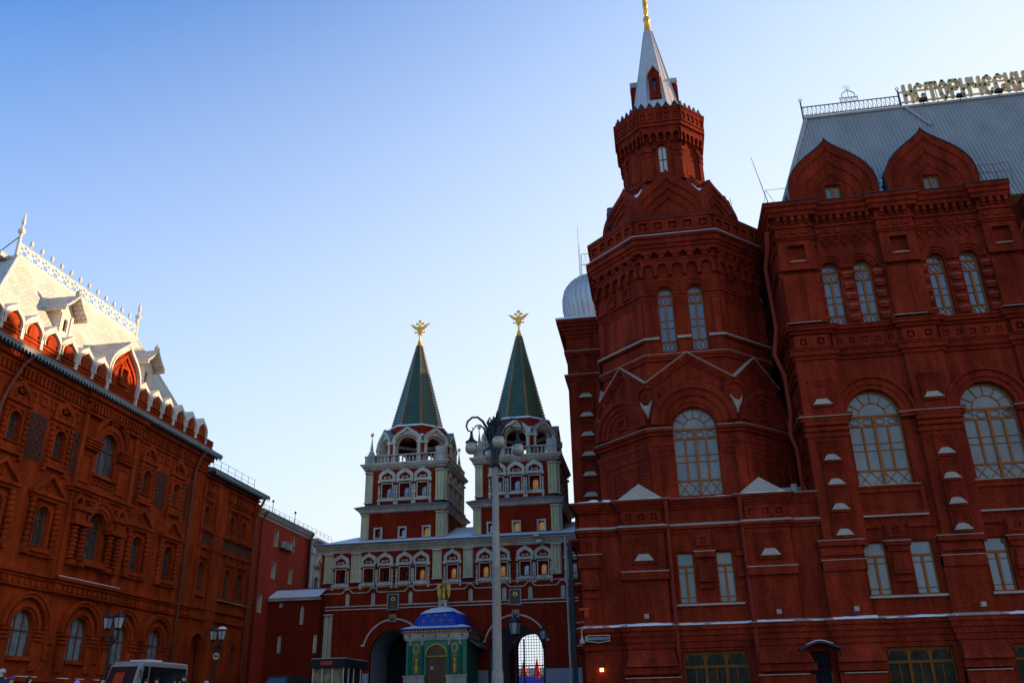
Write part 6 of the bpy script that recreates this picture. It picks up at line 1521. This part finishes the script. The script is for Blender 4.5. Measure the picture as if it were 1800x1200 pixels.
for y, lb in ((80.4, 'left air conditioning unit on the flat red wall'), (81.9, 'right air conditioning unit on the flat red wall, beside a window')):
    t = thing('air_conditioner', lb, 'air conditioner', (-35.6, y, 15.2)); MB().box(FL, y-.45, y+.45, 14.95, 15.55, .1, .5).build('case', 'white_dirty', t)
    MB().ring(FL, circ(y+.1, 15.25, .24), circ(y+.1, 15.25, .19), .5, .53, True).build('fan_guard', 'iron', t); MB().box(FL, y-.4, y+.4, 14.88, 14.95, 0, .5).build('bracket', 'iron', t)
bq_ = thing('baroque_building', 'pale white baroque building with scrolled window hood, beyond the flat red building', 'building', (-36, 91, 0))
MB().slab(FL, rect(87.35, 97, -.3, 17.1), [archhole(89.5, 10.8, 1.1, 12.9), archhole(93.3, 10.8, 1.1, 12.9)], -.4, 0).box(FL, 87.4, 97, -.3, 17, -12, -.6).build('wall', 'cream', bq_)
for c in (89.5, 93.3):
    window(bq_, FL, c, 10.8, 1.1, 12.9, 'duma', -.2, 'iron', 'glass')
    mb = MB().ring(FL, archhole(c, 10.6, 1.6, 12.95), archhole(c, 10.8, 1.12, 12.9), 0, .2, True); mb.ring(FL, [(c-1.3, 14.6), (c-.9, 15.2), (c-.3, 15.5), (c, 16.0), (c+.3, 15.5), (c+.9, 15.2), (c+1.3, 14.6)], [(c-1.1, 14.3), (c-.7, 14.8), (c-.2, 15.1), (c, 15.5), (c+.2, 15.1), (c+.7, 14.8), (c+1.1, 14.3)], 0, .45); mb.ball(FL(c, 14.7, .1), .35, 8, 6); mb.build('scroll_hood', 'cream', bq_)
for u in (87.7, 91.4, 95.2): pil = MB().box(FL, u-.3, u+.3, -.3, 16, 0, .3).box(FL, u-.45, u+.45, 15.6, 16.2, 0, .45).build('pilaster', 'cream', bq_)
cornice(bq_, [(-36, 87.35), (-36, 97), (-48, 97)], [(0, 16.2), (.2, 16.25), (.2, 16.5), (.5, 16.7), (.5, 16.85), (.85, 16.95), (.85, 17.15), (0, 17.2)], 'cream')
MB().add([(-35.1, 87.4, 17.2), (-35.1, 97.4, 17.2), (-41, 97.4, 20), (-41, 87.4, 20)], [(0,1,2,3)]).build('roof', 'eave', bq_)
# low wall between the red building and the gate
lw = thing('city_wall', 'low old red wall with snowy sloping top and white loopholes, left of the gate', 'wall', (-33.5, 78.5, 0)); FW = Fr(0, 78.5, 1, 0)
sl_ = [(-32.65, 7.6, 8.95), (-34.65, 5.15, 6.7), (-31.2, 5.1, 6.7), (-34.75, 9.2, 9.62)]
MB().slab(FW, rect(-36, -30.9, -.3, 9.75), [rect(x-.23, x+.23, a, b_) if i else [(x-.23, a), (x+.23, a), (x+.23, b_), (x, b_+.6), (x-.23, b_)] for i, (x, a, b_) in enumerate(sl_)], -.5, 0).box(FW, -36, -30.95, -.3, 9.7, -3, -.9).build('wall', 'wall_red', lw)
for i, (x, a, b_) in enumerate(sl_): MB().slab(FW, [(x-.24, a), (x+.24, a), (x+.24, b_), (x, b_+.6), (x-.24, b_)] if not i else rect(x-.24, x+.24, a, b_), (), -.5, -.25).build('loophole', 'white', lw)
MB().box(FW, -36, -30.9, 6.95, 7.08, 0, .07).build('string_course', 'wall_red', lw)
MB().box(FW, -35.9, -30.9, 9.72, 10.0, -.2, .3).build('cornice', 'white_dirty', lw)
MB().add([FW(-35.9, 10.0, .4), FW(-30.9, 10.0, .4), FW(-30.9, 10.95, -1.6), FW(-35.9, 10.95, -1.6), FW(-35.9, 9.98, .4), FW(-30.9, 9.98, .4)], [(0,1,2,3), (0,4,5,1)]).build('snow', 'snow', lw)
MB().box(FW, -35.95, -30.9, 10.9, 11.0, -1.9, -1.55).build('roof_edge', 'iron', lw)

# ================================================================== street furniture
def circ(cx, cz, r_, q=12): return [(cx+math.cos(2*PI*i/q)*r_, cz+math.sin(2*PI*i/q)*r_) for i in range(q)]
L_ = thing('street_lamp', 'tall pale pole with black scrolled head and four milky bell-shaped globes', 'street lamp', (-6.2, 34, -.1))
lx, ly = -6.2, 34.0
MB().lathe((lx, ly, -.2), [(.24, 0), (.22, 1.5), (.185, 1.6), (.17, 5.35), (.19, 5.38), (.19, 5.44), (.155, 5.5), (.125, 9.6)], 16).build('pole', 'pole', L_, smooth=True)
MB().lathe((lx, ly, 9.2), [(.2, 0), (.23, .05), (.16, .14), (.17, .5), (.2, .9), (.18, 1.0), (.25, 1.04), (.25, 1.1), (.17, 1.18), (.2, 1.55), (.17, 1.8), (.22, 1.9), (.15, 2.0), (.08, 2.1), (.04, 2.15)], 12).build('ornate_head', 'iron', L_)
hd = MB()
for k in range(8):
    t = 2*PI*k/8; c_, s_ = math.cos(t), math.sin(t)
    hd.tube([(lx+c_*.16, ly+s_*.16, 10.1), (lx+c_*.24, ly+s_*.24, 10.5), (lx+c_*.2, ly+s_*.2, 10.85), (lx+c_*.32, ly+s_*.32, 11.15), (lx+c_*.24, ly+s_*.24, 11.3), (lx+c_*.16, ly+s_*.16, 11.2)], [.05, .06, .05, .04, .03, .02], 6)
hd.build('acanthus_leaves', 'iron', L_)
for k, a in enumerate((-70, 20, 110, 200)):
    c_, s_ = math.cos(R(a)), math.sin(R(a)); mb = MB()
    P_ = lambda r_, z: (lx+c_*r_, ly+s_*r_, z)
    mb.tube([P_(.15, 10.3), P_(.3, 10.8), P_(.5, 11.15), P_(.72, 11.32), P_(.95, 11.3), P_(1.14, 11.12), P_(1.2, 10.9), P_(1.12, 10.72), P_(.98, 10.68), P_(.9, 10.78), P_(.96, 10.86)], [.07, .062, .055, .05, .045, .045, .04, .036, .032, .028, .02], 7)
    mb.tube([P_(.2, 10.2), P_(.45, 10.85), P_(.62, 10.98), P_(.78, 10.95), P_(.9, 10.8)], [.05, .045, .035, .03, .02], 6)
    mb.lathe(P_(.98, 10.2), [(.26, .0), (.25, .05), (.14, .12), (.07, .25), (.05, .5)], 12)
    ar = mb.build('lamp_arm', 'iron', L_, smooth=True)
    MB().lathe(P_(.98, 9.72), [(.02, 0), (.14, .02), (.23, .1), (.26, .22), (.25, .35), (.21, .46), (.19, .5)], 18).build('globe', 'globe', ar, smooth=True)

def lantern(parent, x, y, z, s=1.0):
    mb = MB(); mb.lathe((x, y, z), [(.36*s, 0), (.38*s, .05*s), (.24*s, .14*s), (.12*s, .18*s), (.1*s, .26*s), (.02*s, .34*s)], 6)
    mb.lathe((x, y, z-.56*s), [(.04*s, -.1*s), (.2*s, 0), (.2*s, .03*s)], 6)
    for k in range(6): t = 2*PI*k/6; mb.tube([(x+math.cos(t)*.2*s, y+math.sin(t)*.2*s, z-.54*s), (x+math.cos(t)*.3*s, y+math.sin(t)*.3*s, z)], .02*s, 4)
    o = mb.build('lantern', 'iron', parent)
    MB().lathe((x, y, z-.53*s), [(.18*s, 0), (.285*s, .52*s)], 6).build('lantern_glass', 'lantern_glass', o)
def lantern_post(name, label, x, y, ztop, offs, s=1.0, group=None):
    t = thing(name, label, 'street lamp', (x, y, -.15), group)
    zb = ztop-.85*s
    MB().lathe((x, y, -.2), [(.22, 0), (.2, .5), (.1, .7), (.08, zb*.5), (.065, zb+.2)], 10).build('post', 'iron', t)
    mb = MB()
    for o in offs:
        mb.tube([(x, y, zb-.45*s), (x+o[0]*.5, y+o[1]*.5, zb-.5*s), (x+o[0], y+o[1], zb-.25*s), (x+o[0], y+o[1], zb+.3*s)], .035*s, 6)
        mb.tube([(x, y, zb-.1*s), (x+o[0]*.6, y+o[1]*.6, zb-.2*s), (x+o[0]*.3, y+o[1]*.3, zb-.4*s)], .03*s, 5)
    mb.ball(Vector((x, y, zb-.1*s)), .13*s, 8, 6); mb.build('scroll_bracket', 'iron', t)
    for o in offs: lantern(t, x+o[0], y+o[1], ztop, s)
    return t
lantern_post('street_lantern', 'black cast iron post with two pale lanterns, left of the white minibus', -28.85, 44, 4.95, ((-.32, 0), (.36, -.1)), 1.0)
l2 = lantern_post('street_lantern', 'black cast iron post with two pale lanterns, one capped with snow, above round white sign', -29.05, 56, 5.2, ((-.28, 0), (.3, 0)), 1.0)
MB().ball(Vector((-28.75, 56, 5.32)), .3, 10, 6, .55).build('snow_cap', 'snow', l2)
lantern_post('street_lantern', 'large single black lantern hanging in front of the dark top of the right archway', -10.65, 66, 5.95, ((0, -.2),), 1.5)
lantern_post('street_lantern', 'single black lantern on a slim post against the bright grille of the archway', -9.6, 74, 5.95, ((0, -.1),), 1.2)
rs = thing('road_sign', 'round white road sign with red rim on the snow-capped lantern post', 'road sign', (-28.95, 55.8, 3.5)); FRS = Fr(-28.9, 55.85, 1, 0)
MB().slab(FRS, circ(0, 3.62, .24, 20), (), -.03, 0, back=True).build('plate', 'white', rs); MB().ring(FRS, circ(0, 3.62, .25, 20), circ(0, 3.62, .215, 20), -.01, .01, True).build('rim', 'plaster_red', rs)
MB().slab(FRS, [(-.13, 3.56), (-.01, 3.56), (-.01, 3.66), (-.04, 3.7), (-.11, 3.7), (-.13, 3.66)], (), 0, .008).slab(FRS, [(.03, 3.56), (.14, 3.56), (.14, 3.64), (.11, 3.69), (.05, 3.69), (.03, 3.64)], (), 0, .008).build('symbol', 'black', rs)

# kiosk
kk = thing('kiosk', 'dark newsstand kiosk with lit shelves and orange strip, left of the gate', 'kiosk', (-21.2, 58, -.15)); FK = Fr(-22.25, 56, 1, 0)
MB().box(FK, 0, 2.1, -.2, 2.75, -3.6, -.12).box(FK, 0, 2.1, -.2, .8, -.1, 0).build('body', 'kiosk', kk)
MB().box(FK, -.06, 2.2, 2.72, 3.25, -4.4, .15).build('roof_fascia', 'kiosk', kk); MB().box(FK, -.08, 2.22, 3.25, 3.3, -4.42, .18).build('roof_trim', 'white_dirty', kk)
MB().box(FK, .55, 1.35, 2.88, 3.12, .15, .17).build('orange_strip', mat('orange_strip', (.35, .04, .015), .6), kk)
for a in (.04, .66, 1.34):
    MB().box(FK, a, a+.6, .85, 2.7, -.11, -.09).build('shelf_window', 'kiosk_goods', kk)
[MB().box(FK, u-.025, u+.025, -.2, 2.72, -.06, .03).build('mullion', 'cream', kk) for u in (.03, .64, 1.32, 2.06)]
[MB().box(Fr(-20.15, 56, 0, 1), u-.03, u+.03, -.2, 2.72, 0, .06).build('side_post', 'cream', kk) for u in (.8, 1.8, 3.2)]
# notice board
nb = thing('notice_board', 'small white-topped board on posts in front of the low red wall', 'board', (-25.05, 60, 0)); Fn = Fr(-25.05, 60, 1, 0)
MB().box(Fn, -.42, .42, 2.14, 2.32, -.05, .05).build('white_header', 'white', nb); MB().box(Fn, -.4, .4, 1.2, 2.13, -.03, .03).build('panel', 'wall_red', nb); [MB().box(Fn, u-.03, u+.03, -.15, 2.2, -.06, -.031).build('post', 'iron', nb) for u in (-.38, .38)]

# minibus
bus = thing('minibus', 'white minibus with dark windows parked along the orange-red palace', 'minibus', (-27, 45, -.15))
def section(y, z0, z1, hw, rr=.18, n=4):
    pts = []
    for sx_, a0 in ((1, 0), (-1, 1)):
        pass
    pts = [(-hw, z0), (-hw, z1-rr)]+[(-hw+rr-rr*math.cos(PI/2*i/n), z1-rr+rr*math.sin(PI/2*i/n)) for i in range(1, n+1)]
    pts += [(-x_, z_) for x_, z_ in reversed(pts)]
    return [(-27.05+x_, y, z_) for x_, z_ in pts]
BY = [(41.98, .35, .75, .9, .1), (42.05, .3, 1.38, .98, .1), (42.62, .3, 2.5, 1.0, .14), (42.95, .3, 2.66, 1.03, .14), (44.2, .3, 2.7, 1.04, .13), (48.2, .3, 2.68, 1.04, .13), (48.3, .32, 2.58, 1.01, .2)]
mb = MB(); S = [section(y, z0-.1, z1, hw, rr) for y, z0, z1, hw, rr in BY]; n = len(S[0])
mb.add([p for s_ in S for p in s_], [(i*n+k, i*n+(k+1) % n, (i+1)*n+(k+1) % n, (i+1)*n+k) for i in range(len(S)-1) for k in range(n)]+[tuple(range(n)), tuple((len(S)-1)*n+k for k in range(n))])
mb.build('body', 'bus', bus, smooth=False)
MB().add([(-27.96, 42.03, 1.42), (-26.14, 42.03, 1.42), (-26.2, 42.52, 2.4), (-27.9, 42.52, 2.4)], [(0,1,2,3)]).build('windscreen', 'bus_glass', bus)
MB().add([(-27.5, 42.1, 1.6), (-26.85, 42.1, 1.6), (-26.85, 42.36, 2.12), (-27.5, 42.36, 2.12)], [(0, 1, 2, 3)]).build('red_windscreen_reflection', 'plaster_red', bus)  # flat red quad on the glass, imitating a reflection in the windscreen
for a, b_, z0 in ((42.75, 43.5, 1.3), (43.62, 48.05, 1.58)):
    Fb = Fr(-26.005, 0, 0, 1); MB().slab(Fb, [(a, z0), (b_, z0), (b_, 2.42), (a+(.03 if a > 43 else .2), 2.42)], (), 0, .012).build('side_window', 'bus_glass', bus)
mb = MB(); mb.box(Fr(-27.05, 44.6, 1, 0), -.7, .7, 2.66, 2.78, -.9, .5); mb.build('roof_hatch_snow', 'snow', bus)
for y in (43.5, 47.1):
    for sx_ in (-1, 1):
        wh = MB(); Fw = Fr(-27.05+sx_*.98, y, 0, 1) if sx_ > 0 else Fr(-27.05+sx_*.98, y, 0, -1)
        wh.ring(Fw, circ(0, .22, .37, 20), circ(0, .22, .22, 20), -.22, .05, True); w_ = wh.build('wheel', 'rubber', bus); MB().slab(Fw, circ(0, .22, .23, 20), (), -.1, .03).build('rim', 'sill', w_)
for sx_ in (-1, 1): MB().box(Fr(-27.05, 42.05, 1, 0), sx_*.7-.14, sx_*.7+.14, .7, .88, 0, .04).build('headlight', 'glass', bus); MB().tube([(-27.05+sx_*.98, 42.6, 2.2), (-27.05+sx_*1.2, 42.4, 2.2), (-27.05+sx_*1.2, 42.4, 1.8)], .04, 5).build('mirror', 'iron', bus)
bus.scale = (.82, .82, 1); bus.location = (-26.81, 44.5, -.15)
# dark van
van = thing('van', 'dark van seen roof-first in front of the low red wall', 'van', (-23.1, 54, -.15))
def vsec(y, z1, hw, hw2): return [(-23.1-hw, y, .2), (-23.1-hw, y, 1.2), (-23.1-hw2, y, z1), (-23.1+hw2, y, z1), (-23.1+hw, y, 1.2), (-23.1+hw, y, .2)]
VS = [vsec(51.2, 1.0, .8, .75), vsec(51.5, 1.25, .88, .8), vsec(52.0, 1.35, .9, .82), vsec(52.7, 2.1, .92, .66), vsec(53.0, 2.2, .92, .66), vsec(55.9, 2.2, .92, .68), vsec(56.2, 1.9, .9, .7)]
mb = MB(); mb.add([p for s_ in VS for p in s_], [(i*6+k, i*6+(k+1) % 6, (i+1)*6+(k+1) % 6, (i+1)*6+k) for i in range(6) for k in range(6)]+[tuple(range(6)), tuple(36+k for k in range(6))]); mb.build('body', 'kiosk', van)
MB().add([(-23.8, 52.02, 1.42), (-22.4, 52.02, 1.42), (-22.52, 52.64, 2.06), (-23.68, 52.64, 2.06)], [(0,1,2,3)]).build('windscreen', 'bus_glass', van)
for y in (52.1, 55.3):
    for sx_ in (-1, 1):
        Fw = Fr(-23.1+sx_*.86, y, 0, sx_); MB().ring(Fw, circ(0, .2, .34, 16), circ(0, .2, .12, 16), -.2, .05, True).build('wheel', 'rubber', van)
MB().box(Fr(-23.1, 51.2, 1, 0), .45, .7, .75, .9, 0, .03).build('headlight', 'glass', van); MB().box(Fr(-23.1, 51.2, 1, 0), -.7, -.45, .75, .9, 0, .03).build('headlight', 'glass', van)

# people
def person(x, y, ztop, label, coat, hat=None, hair=(.03, .02, .015), face=-PI/2, h_=1.74, walk=.2):
    t = thing('person', label, 'person', (x, y, ztop-h_)); k = h_/1.74
    me = bpy.data.meshes.new('body'); bm = bmesh.new(); sk = bm.verts.layers.skin.verify()
    J = {'pel': ((0, 0, .95), .13), 'wst': ((0, 0, 1.12), .12), 'chs': ((0, .01, 1.35), .15), 'nck': ((0, 0, 1.5), .055), 'hd0': ((0, .015, 1.585), .085), 'hd1': ((0, .015, 1.66), .085), 'nose': ((0, .105, 1.60), .012)}
    for s_, n_ in ((-1, 'l'), (1, 'r')):
        J['sh'+n_] = ((s_*.19, 0, 1.42), .06); J['el'+n_] = ((s_*.25, -.02+s_*.05*walk, 1.14), .045); J['wr'+n_] = ((s_*.25, .08+s_*.1*walk, .9), .032); J['ha'+n_] = ((s_*.25, .1+s_*.1*walk, .82), .035)
        J['hp'+n_] = ((s_*.1, 0, .9), .09); J['kn'+n_] = ((s_*.11, s_*.22*walk+.03, .5), .06); J['an'+n_] = ((s_*.11, s_*.5*walk-.03, .09), .045); J['to'+n_] = ((s_*.12, s_*.5*walk+.14, .04), .035)
    E_ = [('pel', 'wst'), ('wst', 'chs'), ('chs', 'nck'), ('nck', 'hd0'), ('hd0', 'hd1'), ('hd0', 'nose')]
    for n_ in 'lr': E_ += [('chs', 'sh'+n_), ('sh'+n_, 'el'+n_), ('el'+n_, 'wr'+n_), ('wr'+n_, 'ha'+n_), ('pel', 'hp'+n_), ('hp'+n_, 'kn'+n_), ('kn'+n_, 'an'+n_), ('an'+n_, 'to'+n_)]
    V = {}
    for n_, (p, r_) in J.items(): v = bm.verts.new(Vector(p)*k); v[sk].radius = (r_*k, r_*k); v[sk].use_root = (n_ == 'pel'); V[n_] = v
    for a, b_ in E_: bm.edges.new((V[a], V[b_]))
    bm.to_mesh(me); bm.free(); me.materials.append(M['skin'])
    o = bpy.data.objects.new('body', me); COL.objects.link(o); o.parent = t
    m_ = o.modifiers.new('skin', 'SKIN'); m_.use_smooth_shade = True; o.modifiers.new('subsurf', 'SUBSURF').levels = 1
    c_ = cloth('cloth', coat); F = Fr(0, 0, 1, 0)
    def part(mb, nm, m2):
        for v in mb.v: v *= k
        me2 = bpy.data.meshes.new(nm); me2.from_pydata([tuple(v) for v in mb.v], [], mb.f)
        bm = bmesh.new(); bm.from_mesh(me2); bmesh.ops.recalc_face_normals(bm, faces=bm.faces); bm.to_mesh(me2); bm.free()
        me2.materials.append(m2)
        for p in me2.polygons: p.use_smooth = True
        q = bpy.data.objects.new(nm, me2); COL.objects.link(q); q.parent = t
    mb = MB().lathe((0, 0, 0), [(.02, .62), (.25, .62), (.23, .8), (.2, 1.05), (.22, 1.25), (.24, 1.38), (.17, 1.46), (.085, 1.52), (.08, 1.55), (.02, 1.55)], 14, sy=.68)
    for s_ in (-1, 1): mb.tube([(s_*.2, 0, 1.43), (s_*.255, -.02+s_*.05*walk, 1.14), (s_*.25, .07+s_*.1*walk, .92)], [.085, .07, .058], 8)
    part(mb, 'coat', c_)
    tr = MB()
    for s_ in (-1, 1): tr.tube([(s_*.1, 0, .9), (s_*.11, s_*.22*walk+.03, .5), (s_*.11, s_*.5*walk-.03, .1)], [.11, .08, .065], 8)
    part(tr, 'trousers', M['black'])
    hb = MB().lathe((0, 0, 0), [(.08, 1.56), (.105, 1.6), (.11, 1.66), (.09, 1.72), (.04, 1.755), (.01, 1.76)] if not hat else [(.112, 1.625), (.12, 1.66), (.1, 1.73), (.05, 1.77), (.01, 1.775)], 12, sy=1.05)
    if not hat:
        for v in hb.v:
            if v.z < 1.68 and v.y > .04: v.y *= .3
    part(hb, 'hat' if hat else 'hair', cloth('hat', hat) if hat else cloth('hair', hair))
    t.rotation_euler = (0, 0, face-PI/2)
PP = [((-22.87, 28.82, 1.65), 'man in dark coat and pale grey cap at the far left edge', (.03, .03, .05), (.35, .36, .4), 0),
      ((-25.69, 32.97, 1.6), 'person in blue-grey jacket beside the man with pale cap', (.05, .07, .12), (.05, .08, .14), 1),
      ((-25.21, 33.37, 1.6), 'person with dark hair and black coat, third from the left edge', (.02, .02, .025), None, 2),
      ((-24.72, 35.76, 1.5), 'person in a lilac knitted hat, alone left of the minibus', (.06, .04, .06), (.36, .24, .62), -1),
      ((-22.71, 34.49, 1.55), 'person with black hair standing just left of the minibus front', (.02, .02, .02), None, 1),
      ((-22.37, 37.18, 1.55), 'person with brown hair before the minibus door, brown coat', (.10, .05, .03), None, .4),
      ((-22.09, 37.55, 1.6), 'person with black hair before the middle of the minibus, grey coat', (.07, .07, .08), None, 0),
      ((-21.9, 38.56, 1.6), 'person in a tan coat before the rear half of the minibus', (.25, .14, .08), None, 2.6),
      ((-20.35, 36.64, 1.66), 'tallest person in black hood and coat before the rear corner of the minibus', (.015, .015, .018), (.015, .015, .018), 1.2),
      ((-21.1, 40.1, 1.5), 'person in a cream coat right of the minibus', (.4, .38, .33), (.35, .33, .3), 2)]
for (p, lb, coat, hat, fc) in PP:
    person(p[0], p[1], p[2], lb, coat, hat, hair=(.09, .045, .02) if 'brown hair' in lb else (.02, .015, .012), face=-PI/2+fc)

# bright festive structures beyond the archway
for (x_, h0, lb) in ((-22.9, 7.4, 'leftmost red peaked festive tent glimpsed through the archway grille'), (-20.7, 7.6, 'middle and tallest red peaked tent glimpsed through the archway grille'), (-19.0, 6.6, 'rightmost red peaked festive tent glimpsed through the archway grille')):
    ft = thing('festive_tent', lb, 'tent', (x_, 150, 0), 'red festive tents beyond the archway')
    MB().lathe((x_, 150, 0), [(1.3, 0), (1.3, 3.4), (1.0, 4.6), (.5, 5.8), (.12, h0), (.02, h0+.4)], 8).build('tent_roof', 'red_flag', ft)
    MB().tube([(x_+.3, 148.4, 4.2), (x_+1.2, 148.4, 6.8)], .09, 4).build('white_pole', 'white', ft)
bf = thing('fence', 'blue board fence at the foot of the red festive tents beyond the archway', 'fence', (-21, 147.5, 0))
MB().box(Fr(-24, 147.5, 1, 0), 0, 6.5, 0, 4.6, 0, .1).build('board', 'blue_board', bf); MB().box(Fr(-24, 147.5, 1, 0), .2, 3.4, 4.61, 5.0, 0, .1).build('white_header', 'blue_board', bf)
hb_ = thing('far_building', 'hazy orange building far beyond the archway grille', 'building', (-22, 260, 0))
MB().box(Fr(-45, 260, 1, 0), 0, 14, -.2, 11, -8, 0).build('wall', 'beige', hb_); [MB().box(Fr(-45, 260, 1, 0), 1+k*2.2, 2.1+k*2.2, 5, 8, 0, .1).build('window', 'glass_dark', hb_) for k in range(6)]

# ground: rises gently from the photographer to the gate
mb = MB(); N_ = 60; xs = [-3000, -300, -120, -60, -36, -12, 12, 36, 60, 120, 300, 3000]; ys = [-3000, -300, -60, 0, 8, 14, 20, 26, 32, 60, 120, 400, 3000]
def gz(y): t = max(0, min(1, (y-6)/26)); t = t*t*(3-2*t); return -1.65+1.5*t
mb.add([(x, y, gz(y)) for y in ys for x in xs], [(j*len(xs)+i, j*len(xs)+i+1, (j+1)*len(xs)+i+1, (j+1)*len(xs)+i) for j in range(len(ys)-1) for i in range(len(xs)-1)])
mb.build('ground', 'asphalt', kind='structure')
